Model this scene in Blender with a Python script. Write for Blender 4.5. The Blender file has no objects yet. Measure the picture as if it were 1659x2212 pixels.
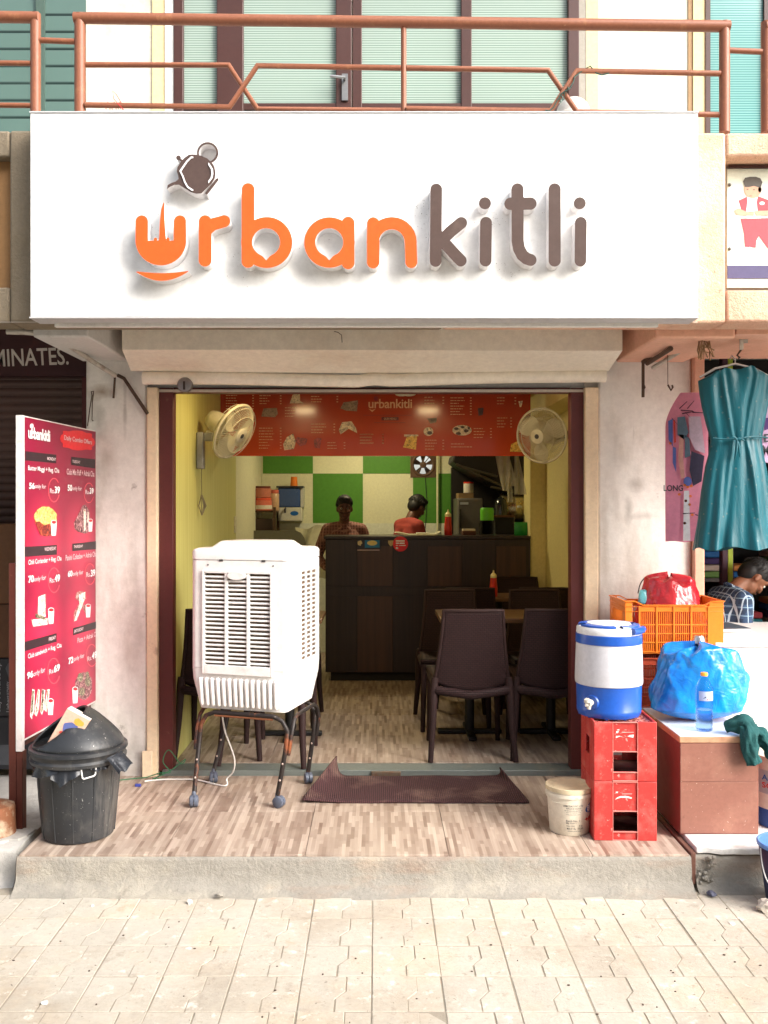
import bpy, bmesh, math, random
import numpy as np
from mathutils import Vector, Matrix
from mathutils.geometry import tessellate_polygon
random.seed(7)
PI = math.pi
SC = bpy.context.scene
COL = SC.collection
# ------------------------------------------------------------------ camera
F, CX, HY, CH = 2000.0, 814.0, 1095.0, 1.6      # measured on the photograph at 1659 px width
cam = bpy.data.cameras.new('camera'); camo = bpy.data.objects.new('camera', cam); COL.objects.link(camo)
camo.location = (0, 0, CH); camo.rotation_euler = (math.radians(90), 0, 0)
cam.sensor_width = 36; cam.lens = 36*F/2212; cam.sensor_fit = 'AUTO'
cam.shift_x = 0.0070; cam.shift_y = -0.0050; cam.clip_start = 0.05; cam.clip_end = 600
SC.camera = camo
# ------------------------------------------------------------------ daylight
SUN_EL, SUN_AZ = 33, 50          # elevation; degrees to the right of the viewing axis, behind the camera
w = bpy.data.worlds.new('World'); SC.world = w; w.use_nodes = True
nt = w.node_tree; bg = nt.nodes['Background']
sky = nt.nodes.new('ShaderNodeTexSky'); sky.sky_type = 'NISHITA'; sky.sun_disc = False
sky.sun_elevation = math.radians(SUN_EL); sky.sun_rotation = math.radians(180-SUN_AZ)
sky.air_density = 1.0; sky.dust_density = 4.0; sky.ozone_density = 0.6
hs = nt.nodes.new('ShaderNodeHueSaturation'); hs.inputs['Saturation'].default_value = 0.55
nt.links.new(sky.outputs[0], hs.inputs['Color']); nt.links.new(hs.outputs[0], bg.inputs[0])
bg.inputs[1].default_value = 0.15
sl = bpy.data.lights.new('sun', 'SUN'); slo = bpy.data.objects.new('sun', sl); COL.objects.link(slo)
sl.energy = 2.2; sl.angle = math.radians(50); sl.color = (1.0, .985, .965)
OPX = 10.0                                  # right end of the unseen shading building added across the street
a, e = math.radians(SUN_AZ), math.radians(SUN_EL)
slo.rotation_euler = Vector((math.sin(a)*math.cos(e), -math.cos(a)*math.cos(e), math.sin(e))).to_track_quat('Z', 'Y').to_euler()
SC.view_settings.view_transform = 'Standard'; SC.view_settings.look = 'None'
SC.view_settings.exposure = 1.55; SC.view_settings.gamma = 1.0
SC.view_settings.use_curve_mapping = False
SC.cycles.max_bounces = 10; SC.cycles.diffuse_bounces = 6; SC.cycles.transparent_max_bounces = 16
# ------------------------------------------------------------------ materials
def lin(c):
    c = c/255.0
    return c/12.92 if c <= .04045 else ((c+.055)/1.055)**2.4
def rgb(r, g, b): return (lin(r), lin(g), lin(b), 1)
class NT:
    def __init__(s, name):
        s.m = bpy.data.materials.new(name); s.m.use_nodes = True
        s.t = s.m.node_tree; s.b = s.t.nodes['Principled BSDF']
        s.tc = s.t.nodes.new('ShaderNodeTexCoord')
    def n(s, typ, ins=None, **kw):
        x = s.t.nodes.new(typ)
        for k, v in kw.items(): setattr(x, k, v)
        for k, v in (ins or {}).items():
            if isinstance(v, bpy.types.NodeSocket): s.t.links.new(v, x.inputs[k])
            else: x.inputs[k].default_value = v
        return x
    def link(s, a, b): s.t.links.new(a, b)
    def noise(s, scale, detail=4, rough=.6, vec=None, dist=0):
        return s.n('ShaderNodeTexNoise', {'Vector': vec or s.tc.outputs['Object'], 'Scale': scale, 'Detail': detail, 'Roughness': rough, 'Distortion': dist})
    def ramp(s, fac, lo, hi, c0=(0,0,0,1), c1=(1,1,1,1)):
        r = s.n('ShaderNodeValToRGB', {'Fac': fac}); r.color_ramp.elements[0].position = lo; r.color_ramp.elements[1].position = hi
        r.color_ramp.elements[0].color = c0; r.color_ramp.elements[1].color = c1
        return r.outputs['Color']
    def mix(s, fac, a, b, blend='MIX'):
        x = s.t.nodes.new('ShaderNodeMix'); x.data_type = 'RGBA'; x.blend_type = blend
        for i, v in ((0, fac), (6, a), (7, b)):
            if isinstance(v, bpy.types.NodeSocket): s.t.links.new(v, x.inputs[i])
            else: x.inputs[i].default_value = v
        return x.outputs[2]
    def mapping(s, scale=(1,1,1), rot=(0,0,0), vec=None):
        return s.n('ShaderNodeMapping', {'Vector': vec or s.tc.outputs['Object'], 'Scale': scale, 'Rotation': rot}).outputs[0]
    def bump(s, h, strength=.3, dist=.01, normal=None):
        ins = {'Height': h, 'Strength': strength, 'Distance': dist}
        if normal: ins['Normal'] = normal
        x = s.n('ShaderNodeBump', ins); s.link(x.outputs[0], s.b.inputs['Normal']); return x.outputs[0]
def dim(c, k): return (min(c[0]*k, 1), min(c[1]*k, 1), min(c[2]*k, 1), 1)
def M(name, col, rough=.55, metal=0, var=.10, vs=5, bump=0, bs=60, bd=.004, stains=(), rnd=0, coat=0, emis=0, trans=0, ior=1.45, alpha=1, sss=0, spec=.5, rvar=.1, world=False, grime=.12):
    """A general weathered material: base colour varied by noise, stains ((colour, scale, lo, hi, amount)...), fine relief."""
    k = NT(name); b = k.b
    wp_ = k.n('ShaderNodeNewGeometry').outputs['Position'] if world else None
    c = k.mix(k.noise(vs, 5, .6, wp_).outputs['Fac'], dim(col, 1-var), dim(col, 1+var))
    for (sc, scale, lo, hi, amt) in stains:
        vec = None
        if isinstance(scale, tuple): vec = k.mapping(scale, vec=wp_); scale = 1
        else: vec = wp_
        f = k.ramp(k.noise(scale, 6, .65, vec).outputs['Fac'], lo, hi, (0,0,0,1), (amt, amt, amt, 1))
        c = k.mix(f, c, sc)
    fg = k.ramp(k.noise(vs*7+9, 8, .75, wp_).outputs['Fac'], .32, .68, (1-grime,)*3+(1,), (1+grime*.5,)*3+(1,))
    c = k.mix(1.0, c, fg, 'MULTIPLY')
    if rnd:
        oi = k.n('ShaderNodeObjectInfo')
        mr = k.n('ShaderNodeMapRange', {'Value': oi.outputs['Random'], 'To Min': 1-rnd, 'To Max': 1+rnd})
        hsv = k.n('ShaderNodeHueSaturation', {'Color': c, 'Value': mr.outputs[0]}); c = hsv.outputs[0]
    k.link(c, b.inputs['Base Color'])
    if rvar:
        mr = k.n('ShaderNodeMapRange', {'Value': k.noise(vs*3+2, 4).outputs['Fac'], 'To Min': max(rough-rvar, .02), 'To Max': min(rough+rvar, 1)})
        k.link(mr.outputs[0], b.inputs['Roughness'])
    else: b.inputs['Roughness'].default_value = rough
    b.inputs['Metallic'].default_value = metal; b.inputs['Specular IOR Level'].default_value = spec
    b.inputs['Coat Weight'].default_value = coat; b.inputs['Coat Roughness'].default_value = .08
    b.inputs['Transmission Weight'].default_value = trans; b.inputs['IOR'].default_value = ior; b.inputs['Alpha'].default_value = alpha
    b.inputs['Subsurface Weight'].default_value = sss
    if emis: b.inputs['Emission Color'].default_value = col; b.inputs['Emission Strength'].default_value = emis
    if bump: k.bump(k.noise(bs, 6, .7, wp_).outputs['Fac'], bump, bd)
    return k.m
# ------------------------------------------------------------------ geometry
def X(dx, Y): return (dx-CX)/F*Y
def Z(dy, Y): return CH-(dy-HY)/F*Y
def P(dx, dy, Y): return Vector((X(dx, Y), Y, Z(dy, Y)))
def wm(o):
    m = o.matrix_basis.copy()
    while o.parent: o = o.parent; m = o.matrix_basis @ m
    return m
class MB:
    def __init__(s): s.v = []; s.f = []; s.mi = []
    def add(s, vs, fs, mi=0):
        n = len(s.v); s.v += [tuple(v) for v in vs]
        for f in fs: s.f.append(tuple(i+n for i in f)); s.mi.append(mi)
        return s
    def box(s, x0, x1, y0, y1, z0, z1, mi=0, m=None):
        if x0 > x1: x0, x1 = x1, x0
        if y0 > y1: y0, y1 = y1, y0
        if z0 > z1: z0, z1 = z1, z0
        vs = [Vector(p) for p in ((x0,y0,z0),(x1,y0,z0),(x1,y1,z0),(x0,y1,z0),(x0,y0,z1),(x1,y0,z1),(x1,y1,z1),(x0,y1,z1))]
        if m: vs = [m @ v for v in vs]
        return s.add(vs, [(0,3,2,1),(4,5,6,7),(0,1,5,4),(1,2,6,5),(2,3,7,6),(3,0,4,7)], mi)
    def tube(s, pts, r, seg=8, mi=0, cap=True, closed=False):
        pts = [Vector(p) for p in pts]; n = len(pts); rs = r if isinstance(r, (list, tuple)) else [r]*n
        ring = []; prev = None
        for i, p in enumerate(pts):
            if closed: t = (pts[(i+1) % n]-pts[i-1]).normalized()
            elif i == 0: t = (pts[1]-p).normalized()
            elif i == n-1: t = (p-pts[i-1]).normalized()
            else: t = ((pts[i+1]-p).normalized()+(p-pts[i-1]).normalized()).normalized()
            if prev is None:
                a = Vector((0,0,1)) if abs(t.z) < .9 else Vector((1,0,0))
                u = t.cross(a).normalized()
            else:
                u = prev-t*prev.dot(t)
                u = u.normalized() if u.length > 1e-6 else t.orthogonal().normalized()
            prev = u; v = t.cross(u)
            ring.append([p+(u*math.cos(2*PI*k/seg)+v*math.sin(2*PI*k/seg))*rs[i] for k in range(seg)])
        vs = [q for rr in ring for q in rr]; fs = []
        for i in range(n if closed else n-1):
            j = (i+1) % n
            for k in range(seg): fs.append((i*seg+k, i*seg+(k+1) % seg, j*seg+(k+1) % seg, j*seg+k))
        if cap and not closed: fs += [tuple(range(seg))[::-1], tuple((n-1)*seg+k for k in range(seg))]
        return s.add(vs, fs, mi)
    def lathe(s, prof, c=(0,0,0), seg=24, mi=0, m=None, skip=None, capb=True, capt=True, mis=None, sx=1, sy=1):
        n = len(prof); vs = []
        for (r, z) in prof:
            for k in range(seg):
                a = 2*PI*k/seg; v = Vector((r*sx*math.cos(a), r*sy*math.sin(a), z))
                vs.append((m @ v if m else v)+Vector(c))
        base = len(s.v); s.v += [tuple(v) for v in vs]
        for i in range(n-1):
            for k in range(seg):
                if skip and skip(i, k): continue
                s.f.append(tuple(base+q for q in (i*seg+k, i*seg+(k+1) % seg, (i+1)*seg+(k+1) % seg, (i+1)*seg+k)))
                s.mi.append(mis[i] if mis else mi)
        if capb and prof[0][0] > 1e-5: s.f.append(tuple(base+k for k in range(seg))[::-1]); s.mi.append(mis[0] if mis else mi)
        if capt and prof[-1][0] > 1e-5: s.f.append(tuple(base+(n-1)*seg+k for k in range(seg))); s.mi.append(mis[-1] if mis else mi)
        return s
    def capsule(s, p0, p1, r0, r1, seg=12, rings=4, mi=0):
        p0, p1 = Vector(p0), Vector(p1); d = p1-p0; L = d.length
        q = (d.normalized() if L > 1e-6 else Vector((0,0,1))).to_track_quat('Z', 'Y').to_matrix()
        prof = [(max(r0*math.cos(t), 1e-4), r0*math.sin(t)) for t in [-PI/2+PI/2*i/rings for i in range(rings+1)]]
        prof += [(max(r1*math.cos(t), 1e-4), L+r1*math.sin(t)) for t in [PI/2*i/rings for i in range(rings+1)]]
        return s.lathe(prof, p0, seg, mi, q)
    def ball(s, c, r, m=None, seg=16, rings=10, mi=0):
        rx, ry, rz = r if isinstance(r, tuple) else (r, r, r)
        mm = Matrix.Diagonal((rx, ry, rz))
        if m: mm = m @ mm
        return s.lathe([(max(math.cos(t), 1e-4), math.sin(t)) for t in [-PI/2+PI*i/rings for i in range(rings+1)]], c, seg, mi, mm)
    def prism(s, pl, loops, d0, d1, mf=0, ms=0, back=True):
        """2D loops (outer and holes) in plane pl = (o, ux, uy) raised from d0 to d1 along its normal."""
        o, ux, uy = (Vector(q) for q in pl); nn = ux.cross(uy)
        loops = [l for l in loops if len(l) > 2]
        flat = [q for l in loops for q in l]
        tris = tessellate_polygon([[Vector((a, b, 0)) for a, b in l] for l in loops])
        f = [o+ux*a+uy*b+nn*d1 for a, b in flat]
        tr = []
        for t in tris:
            (ax, ay), (bx, by), (cx, cy) = (flat[i] for i in t)
            tr.append(tuple(t) if (bx-ax)*(cy-ay)-(by-ay)*(cx-ax) > 0 else tuple(t)[::-1])
        s.add(f, tr, mf)
        if d0 != d1:
            n = len(flat); vs = f+[o+ux*a+uy*b+nn*d0 for a, b in flat]; fs = []; k = 0
            for li, l in enumerate(loops):
                m_ = len(l)
                ar = sum(l[i-1][0]*l[i][1]-l[i][0]*l[i-1][1] for i in range(m_))
                ccw = ar > 0
                if li: ccw = not ccw if False else ccw
                for i in range(m_):
                    a_, b_ = k+i, k+(i+1) % m_
                    fs.append((a_, a_+n, b_+n, b_) if ccw == (li == 0) else (a_, b_, b_+n, a_+n))
                k += m_
            s.add(vs, fs, ms)
            if back: s.add([o+ux*a+uy*b+nn*d0 for a, b in flat], [t[::-1] for t in tr], ms)
        return s
    def grid(s, fn, nu, nv, mi=0, thick=0):
        vs = [fn(i/nu, j/nv) for j in range(nv+1) for i in range(nu+1)]
        fs = [(j*(nu+1)+i, j*(nu+1)+i+1, (j+1)*(nu+1)+i+1, (j+1)*(nu+1)+i) for j in range(nv) for i in range(nu)]
        return s.add(vs, fs, mi)
    def mesh(s, name, mats, inv=None, smooth=0, recalc=False, weld=False):
        me = bpy.data.meshes.new(name)
        vs = [inv @ Vector(v) for v in s.v] if inv else s.v
        me.from_pydata([tuple(v) for v in vs], [], s.f)
        for m in (mats if isinstance(mats, (list, tuple)) else [mats]): me.materials.append(m)
        me.polygons.foreach_set('material_index', s.mi)
        if recalc or weld:
            bm = bmesh.new(); bm.from_mesh(me)
            if weld: bmesh.ops.remove_doubles(bm, verts=bm.verts, dist=1e-5)
            if recalc: bmesh.ops.recalc_face_normals(bm, faces=bm.faces)
            bm.to_mesh(me); bm.free()
        if smooth:
            me.shade_smooth()
            if smooth < 180: me.set_sharp_from_angle(angle=math.radians(smooth))
        me.update(); return me
    def build(s, name, mats, parent=None, local=False, smooth=0, bevel=0, seg=2, recalc=False, weld=False, solid=0, subs=0, label=None, cat=None, group=None, kind=None, loc=None):
        inv = None
        if parent is not None and not local: inv = wm(parent).inverted()
        if parent is None and loc is not None: inv = Matrix.Translation(loc).inverted()
        me = s.mesh(name, mats, inv, smooth, recalc, weld)
        o = bpy.data.objects.new(name, me); COL.objects.link(o)
        if parent is not None: o.parent = parent
        elif loc is not None: o.location = loc
        if solid:
            md = o.modifiers.new('solid', 'SOLIDIFY'); md.thickness = solid; md.offset = 0
        if bevel:
            md = o.modifiers.new('bevel', 'BEVEL'); md.width = bevel; md.segments = seg; md.limit_method = 'ANGLE'; md.angle_limit = math.radians(35); md.harden_normals = False
            me.shade_smooth(); me.set_sharp_from_angle(angle=math.radians(50))
        if subs:
            md = o.modifiers.new('subs', 'SUBSURF'); md.levels = subs; md.render_levels = subs
        tag(o, label, cat, group, kind)
        return o
def tag(o, label=None, cat=None, group=None, kind=None):
    if label: o['label'] = label
    if cat: o['category'] = cat
    if group: o['group'] = group
    if kind: o['kind'] = kind
    return o
def thing(name, label, cat, loc=(0,0,0), rz=0, group=None):
    o = bpy.data.objects.new(name, None); COL.objects.link(o); o.location = loc; o.rotation_euler = (0, 0, rz)
    o.empty_display_size = .1
    return tag(o, label, cat, group)
def kids(o): return [c for c in COL.objects if c.parent == o]
def copy_tree(o, parent=None):
    c = o.copy(); COL.objects.link(c); c.parent = parent
    for ch in list(o.children): copy_tree(ch, c)
    return c
def piece(name, me, parent, loc=(0,0,0), rot=(0,0,0), local=True):
    o = bpy.data.objects.new(name, me); COL.objects.link(o); o.parent = parent; o.location = loc; o.rotation_euler = rot
    return o
def FP(Y): return (Vector((0, Y, 0)), Vector((1,0,0)), Vector((0,0,1)))      # a facade-facing plane at depth Y
def fpx(pts, Y): return [(X(a, Y), Z(b, Y)) for a, b in pts]
def rect(x0, y0, x1, y1): return [(x0,y0),(x1,y0),(x1,y1),(x0,y1)]
def ell(cx, cy, rx, ry, n=24, rot=0):
    return [(cx+rx*math.cos(t)*math.cos(rot)-ry*math.sin(t)*math.sin(rot), cy+rx*math.cos(t)*math.sin(rot)+ry*math.sin(t)*math.cos(rot)) for t in [2*PI*i/n for i in range(n)]]
def wob(loop, amp, seed):
    r = random.Random(seed); return [(a+r.uniform(-amp, amp), b+r.uniform(-amp, amp)) for a, b in loop]
_tc = {}
def text_mesh(body, res=3, bold=0, shear=0, spacing=1):
    key = (body, res, bold, shear, spacing)
    if key in _tc: return _tc[key]
    cu = bpy.data.curves.new('t', 'FONT'); cu.body = body; cu.resolution_u = res; cu.fill_mode = 'FRONT'; cu.offset = bold; cu.shear = shear; cu.space_character = spacing
    ob = bpy.data.objects.new('t', cu); COL.objects.link(ob)
    dg = bpy.context.evaluated_depsgraph_get()
    me = bpy.data.meshes.new_from_object(ob.evaluated_get(dg))
    vs = [v.co.copy() for v in me.vertices]; fs = [tuple(p.vertices) for p in me.polygons]
    bpy.data.objects.remove(ob); bpy.data.curves.remove(cu); bpy.data.meshes.remove(me)
    x0 = min(v.x for v in vs); x1 = max(v.x for v in vs); y0 = min(v.y for v in vs); y1 = max(v.y for v in vs)
    _tc[key] = ([((v.x-x0)/(x1-x0), (v.y-y0)/(y1-y0)) for v in vs], fs); return _tc[key]
def text_into(mb, body, fn, d=None, mi=0, **kw):
    """Write BODY so that its bounding box fills the unit square mapped by fn(u, v) -> 3D point."""
    vs, fs = text_mesh(body, **kw)
    mb.add([fn(u, v) for u, v in vs], fs, mi)
# ---- outlines from distance fields (for the rounded letters and emblem)
def d_cap(gx, gy, ax, ay, bx, by, r):
    dx, dy = bx-ax, by-ay; L = dx*dx+dy*dy+1e-9
    t = np.clip(((gx-ax)*dx+(gy-ay)*dy)/L, 0, 1)
    return np.hypot(gx-ax-t*dx, gy-ay-t*dy)-r
def d_circ(gx, gy, cx, cy, r): return np.hypot(gx-cx, gy-cy)-r
def d_line(gx, gy, pts, r):
    d = None
    for (a, b) in zip(pts[:-1], pts[1:]):
        q = d_cap(gx, gy, *a, *b, r); d = q if d is None else np.minimum(d, q)
    return d
def d_poly(gx, gy, pts):
    d = np.full(gx.shape, 1e9); ins = np.zeros(gx.shape, bool); n = len(pts)
    for i in range(n):
        (ax, ay), (bx, by) = pts[i-1], pts[i]
        d = np.minimum(d, d_cap(gx, gy, ax, ay, bx, by, 0))
        c = ((ay > gy) != (by > gy)) & (gx < (bx-ax)*(gy-ay)/((by-ay) if by != ay else 1e-9)+ax); ins ^= c
    return np.where(ins, -d, d)
def outline(fn, x0, x1, y0, y1, st):
    xs = np.arange(x0, x1+st, st); ys = np.arange(y0, y1+st, st); gx, gy = np.meshgrid(xs, ys)
    d = fn(gx, gy)+1e-7; seg = {}
    def e(j, i, hor):
        if hor: a, b = d[j, i], d[j, i+1]; return ((j, i, 0), (xs[i]+st*a/(a-b), ys[j]))
        a, b = d[j, i], d[j+1, i]; return ((j, i, 1), (xs[i], ys[j]+st*a/(a-b)))
    pos = {}; nxt = {}
    sg = d < 0
    mixed = (sg[:-1,:-1] != sg[1:,:-1]) | (sg[:-1,:-1] != sg[:-1,1:]) | (sg[:-1,:-1] != sg[1:,1:])
    for j, i in zip(*np.nonzero(mixed)):
        c = []
        if sg[j,i] != sg[j,i+1]: c.append(e(j, i, 1))
        if sg[j,i+1] != sg[j+1,i+1]: c.append(e(j, i+1, 0))
        if sg[j+1,i] != sg[j+1,i+1]: c.append(e(j+1, i, 1))
        if sg[j,i] != sg[j+1,i]: c.append(e(j, i, 0))
        for q in c: pos[q[0]] = q[1]
        for a_, b_ in ([(0,1)] if len(c) == 2 else [(0,1),(2,3)]):
            nxt.setdefault(c[a_][0], []).append(c[b_][0]); nxt.setdefault(c[b_][0], []).append(c[a_][0])
    loops = []; seen = set()
    for k in nxt:
        if k in seen: continue
        l = [k]; seen.add(k); cur = k
        while True:
            nn = [q for q in nxt[cur] if q not in seen]
            if not nn: break
            cur = nn[0]; seen.add(cur); l.append(cur)
        if len(l) > 5: loops.append([(float(pos[q][0]), float(pos[q][1])) for q in l])
    out = []
    for l in loops:                      # drop nearly collinear points
        q = []
        for i in range(len(l)):
            if q and (abs(l[i][0]-q[-1][0])+abs(l[i][1]-q[-1][1])) < st*.6: continue
            q.append(l[i])
        out.append(q)
    ar = lambda l: abs(sum(l[i-1][0]*l[i][1]-l[i][0]*l[i-1][1] for i in range(len(l))))
    return sorted(out, key=ar, reverse=True)
# ------------------------------------------------------------------ palette
dirt = rgb(120, 105, 85)
m_white_wall = M('white_plaster', (.78, .755, .71, 1), .8, var=.05, vs=2, bump=.35, bs=35, bd=.006, stains=((rgb(150,135,112), (1.6,1.6,.55), .50, .72, .8), (rgb(95,85,75), 9, .64, .72, .6), (rgb(80,72,62), (14,14,1.1), .66, .72, .5)))
m_white_smooth = M('white_paint', (.74, .71, .66, 1), .7, var=.05, stains=((rgb(170,160,145), 3, .5, .8, .5),), bump=.15, bs=40)
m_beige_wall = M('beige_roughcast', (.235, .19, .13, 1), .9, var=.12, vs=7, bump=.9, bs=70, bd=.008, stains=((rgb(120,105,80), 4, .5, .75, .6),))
m_peach_wall = M('peach_roughcast', (.72, .43, .30, 1), .9, var=.1, vs=6, bump=1.0, bs=55, bd=.012, stains=((rgb(235,215,185), 3.5, .42, .7, .75), (rgb(150,110,85), 45, .62, .7, .6)))
m_salmon = M('salmon_paint', (.74, .42, .30, 1), .75, var=.08, bump=.3, bs=45, stains=((rgb(190,140,110), 3, .5, .8, .5),))
m_brown_board = M('tan_board', rgb(150, 112, 70), .7, var=.15)
m_soffit = M('pale_soffit', (.74, .72, .68, 1), .85, var=.06, bump=.2, stains=((rgb(120,105,85), 2.5, .55, .8, .6),))
m_grey_beam = M('grey_plaster_beam', (.60, .59, .57, 1), .85, var=.08, bump=.3, stains=((rgb(120,95,65), 3.5, .58, .8, .7),))
m_cream_metal = M('cream_sheet_metal', (.84, .78, .66, 1), .45, var=.04, vs=3, stains=((rgb(190,160,125), 2, .5, .8, .5), (rgb(110,85,60), 14, .72, .8, .4)), bump=.05, bs=12)
m_jamb = M('cream_stone_jamb', rgb(234, 212, 180), .6, var=.08, stains=((rgb(120,90,65), 9, .62, .74, .6),), bump=.2)
m_maroon = M('maroon_paint', (.105, .022, .02, 1), .45, var=.15, stains=((rgb(120,80,65), 18, .66, .74, .6),), bump=.1)
m_wood_dk = M('dark_brown_frame', (.055, .02, .016, 1), .4, var=.2)
m_uwall = M('cream_upper_wall', (.66, .62, .50, 1), .8, var=.06, stains=((rgb(150,140,115), 3, .5, .8, .5),), bump=.2)
m_ustrip = M('yellow_strip', (.70, .53, .29, 1), .7, var=.08)
m_concrete = M('grey_cement', (.28, .258, .22, 1), .92, var=.16, vs=5, bump=.75, bs=38, bd=.012, stains=((rgb(196,186,165), 3, .5, .78, .6), (rgb(150,100,66), (1.2,1.2,5), .52, .7, .45), (rgb(85,75,65), 7, .62, .75, .6)))
m_concrete_l = M('pale_cement', (.44, .42, .385, 1), .92, var=.14, vs=6, bump=.6, bs=45, bd=.01, stains=((rgb(110,100,88), 5, .55, .75, .6), (rgb(60,52,45), 24, .68, .76, .6)))
m_dust = M('dusty_ground', (.31, .27, .21, 1), .95, var=.14, vs=3, bump=.6, bs=60, bd=.008, stains=((rgb(186,120,80), (2.2,5,2), .6, .82, .45), (rgb(112,100,85), 9, .62, .76, .5)))
m_paver = M('dusty_paver', (.47, .43, .36, 1), .93, var=.13, vs=3.5, world=True, bump=.55, bs=70, bd=.006, rnd=.045, stains=((rgb(198,172,140), 2.4, .5, .78, .6), (rgb(188,122,78), 3.6, .63, .74, .6), (rgb(120,108,92), 8, .60, .74, .55), (rgb(150,132,108), 1.3, .46, .70, .6), (rgb(120,108,92), 26, .60, .68, .35), (rgb(70,60,50), 38, .655, .70, .75), (rgb(236,230,218), 14, .60, .68, .5)))
m_marble = M('white_marble', (.74, .72, .69, 1), .5, var=.06, stains=((rgb(140,130,115), 5, .56, .78, .6),), bump=.2)
m_granite = M('green_grey_granite', (.15, .17, .155, 1), .45, var=.15, vs=25, stains=((rgb(150,140,120), 8, .58, .75, .5),))

def strip_floor():
    k = NT('strip_parquet_tile'); v = k.mapping(rot=(0, 0, PI/2))
    def br(h, wd, c1, c2, off):
        n = k.n('ShaderNodeTexBrick', {'Vector': k.n('ShaderNodeVectorMath', {0: v, 1: off}).outputs[0], 'Color1': c1, 'Color2': c2, 'Mortar': c1, 'Scale': 1, 'Mortar Size': 0, 'Brick Width': wd, 'Row Height': h, 'Bias': 0.0}, offset=.37, offset_frequency=2, squash=1.4, squash_frequency=3)
        return n
    a_ = br(.0165, .15, rgb(196,180,164), rgb(104,82,70), (0, 0, 0)); b_ = br(.0165, .235, rgb(190,172,156), rgb(136,114,100), (.41, 0, 0))
    c = k.mix(.45, a_.outputs[0], b_.outputs[0])
    g = k.noise(1, 5, .6, k.mapping((90, 3, 10))).outputs['Fac']
    c = k.mix(k.ramp(g, .35, .75, (0,0,0,1), (.35,.35,.35,1)), c, rgb(110,84,64))
    c = k.mix(k.ramp(k.noise(3, 5).outputs['Fac'], .5, .8, (0,0,0,1), (.4,.4,.4,1)), c, rgb(190,176,156))
    k.link(c, k.b.inputs['Base Color'])
    mr = k.n('ShaderNodeMapRange', {'Value': k.noise(6).outputs['Fac'], 'To Min': .32, 'To Max': .62}); k.link(mr.outputs[0], k.b.inputs['Roughness'])
    k.bump(k.noise(60).outputs['Fac'], .06, .002); return k.m
m_floor = strip_floor()
def panel_wood(name, c1, c2, sc=(14, 14, .35), rough=.45):
    k = NT(name)
    n = k.noise(1, 6, .65, k.mapping(sc), .6).outputs['Fac']
    c = k.mix(k.ramp(n, .3, .7), c1, c2); k.link(c, k.b.inputs['Base Color']); k.b.inputs['Roughness'].default_value = rough
    k.bump(n, .08, .002); return k.m
m_yellow_panel = panel_wood('yellow_wood_panel', rgb(190,184,102), rgb(212,208,134), (40, 40, .5))
m_wenge = panel_wood('dark_wenge', rgb(34,24,22), rgb(54,38,33), (30, 30, .8), .4)
m_walnut = panel_wood('brown_walnut', rgb(56,37,28), rgb(80,53,38), (26, 26, .8), .4)
m_cream_in = M('cream_inner_wall', rgb(226, 212, 146), .6, var=.05)
m_white_in = M('cream_white_inner_wall', rgb(226, 224, 190), .6, var=.04)
m_green_sq = M('green_wall_paint', (.085, .27, .03, 1), .5, var=.06, vs=3)
m_white_sq = M('cream_wall_paint', rgb(226, 226, 190), .5, var=.05)
m_ceil = M('ceiling_white', (.6, .58, .5, 1), .8)
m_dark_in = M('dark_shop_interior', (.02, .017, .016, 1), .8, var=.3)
# ------------------------------------------------------------------ ground and pavement
MB().box(-120, 120, -120, 120, -.5, -.0008).build('ground', m_dust, kind='structure')
pv = thing('pavement', None, None, (0, 3, 0)); pv['kind'] = 'structure'
cw, cd, g = .2365, .222, .0019
lt = [(g,g),(cw*.5-g,g),(cw*.5-g,cd*.34),(cw*.5+.034-g,cd*.56),(cw*.5+.034-g,cd-g),(g,cd-g)]
rt = [(cw*.5+g,g),(cw-g,g),(cw-g,cd-g),(cw*.5+.034+g,cd-g),(cw*.5+.034+g,cd*.56),(cw*.5+g,cd*.34)]
def paver_mesh(l, nm):
    b = MB(); ins = .004
    cx_ = sum(p[0] for p in l)/len(l); cy_ = sum(p[1] for p in l)/len(l)
    top = [(a+(cx_-a)*.022, c_+(cy_-c_)*.022) for a, c_ in l]; n = len(l)
    vs = [(a, c_, -.02) for a, c_ in l]+[(a, c_, -.0015) for a, c_ in l]+[(a, c_, .0012) for a, c_ in top]
    fs = [(i, (i+1) % n, n+(i+1) % n, n+i) for i in range(n)]+[(n+i, n+(i+1) % n, 2*n+(i+1) % n, 2*n+i) for i in range(n)]+[tuple(2*n+i for i in range(n))]
    return b.add(vs, fs).mesh(nm, m_paver)
pm = [paver_mesh(lt, 'paver'), paver_mesh(rt, 'paver')]
rr = random.Random(3)
for j in range(6):
    for i in range(-8, 8):
        for q in pm:
            o = piece('paver', q, pv, (-.018+i*cw+rr.uniform(-.0015, .0015), 2.50-3+j*cd-.013, rr.uniform(-.0008, .0012)), (rr.uniform(-.004, .004), rr.uniform(-.004, .004), rr.uniform(-.006, .006)))
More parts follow.
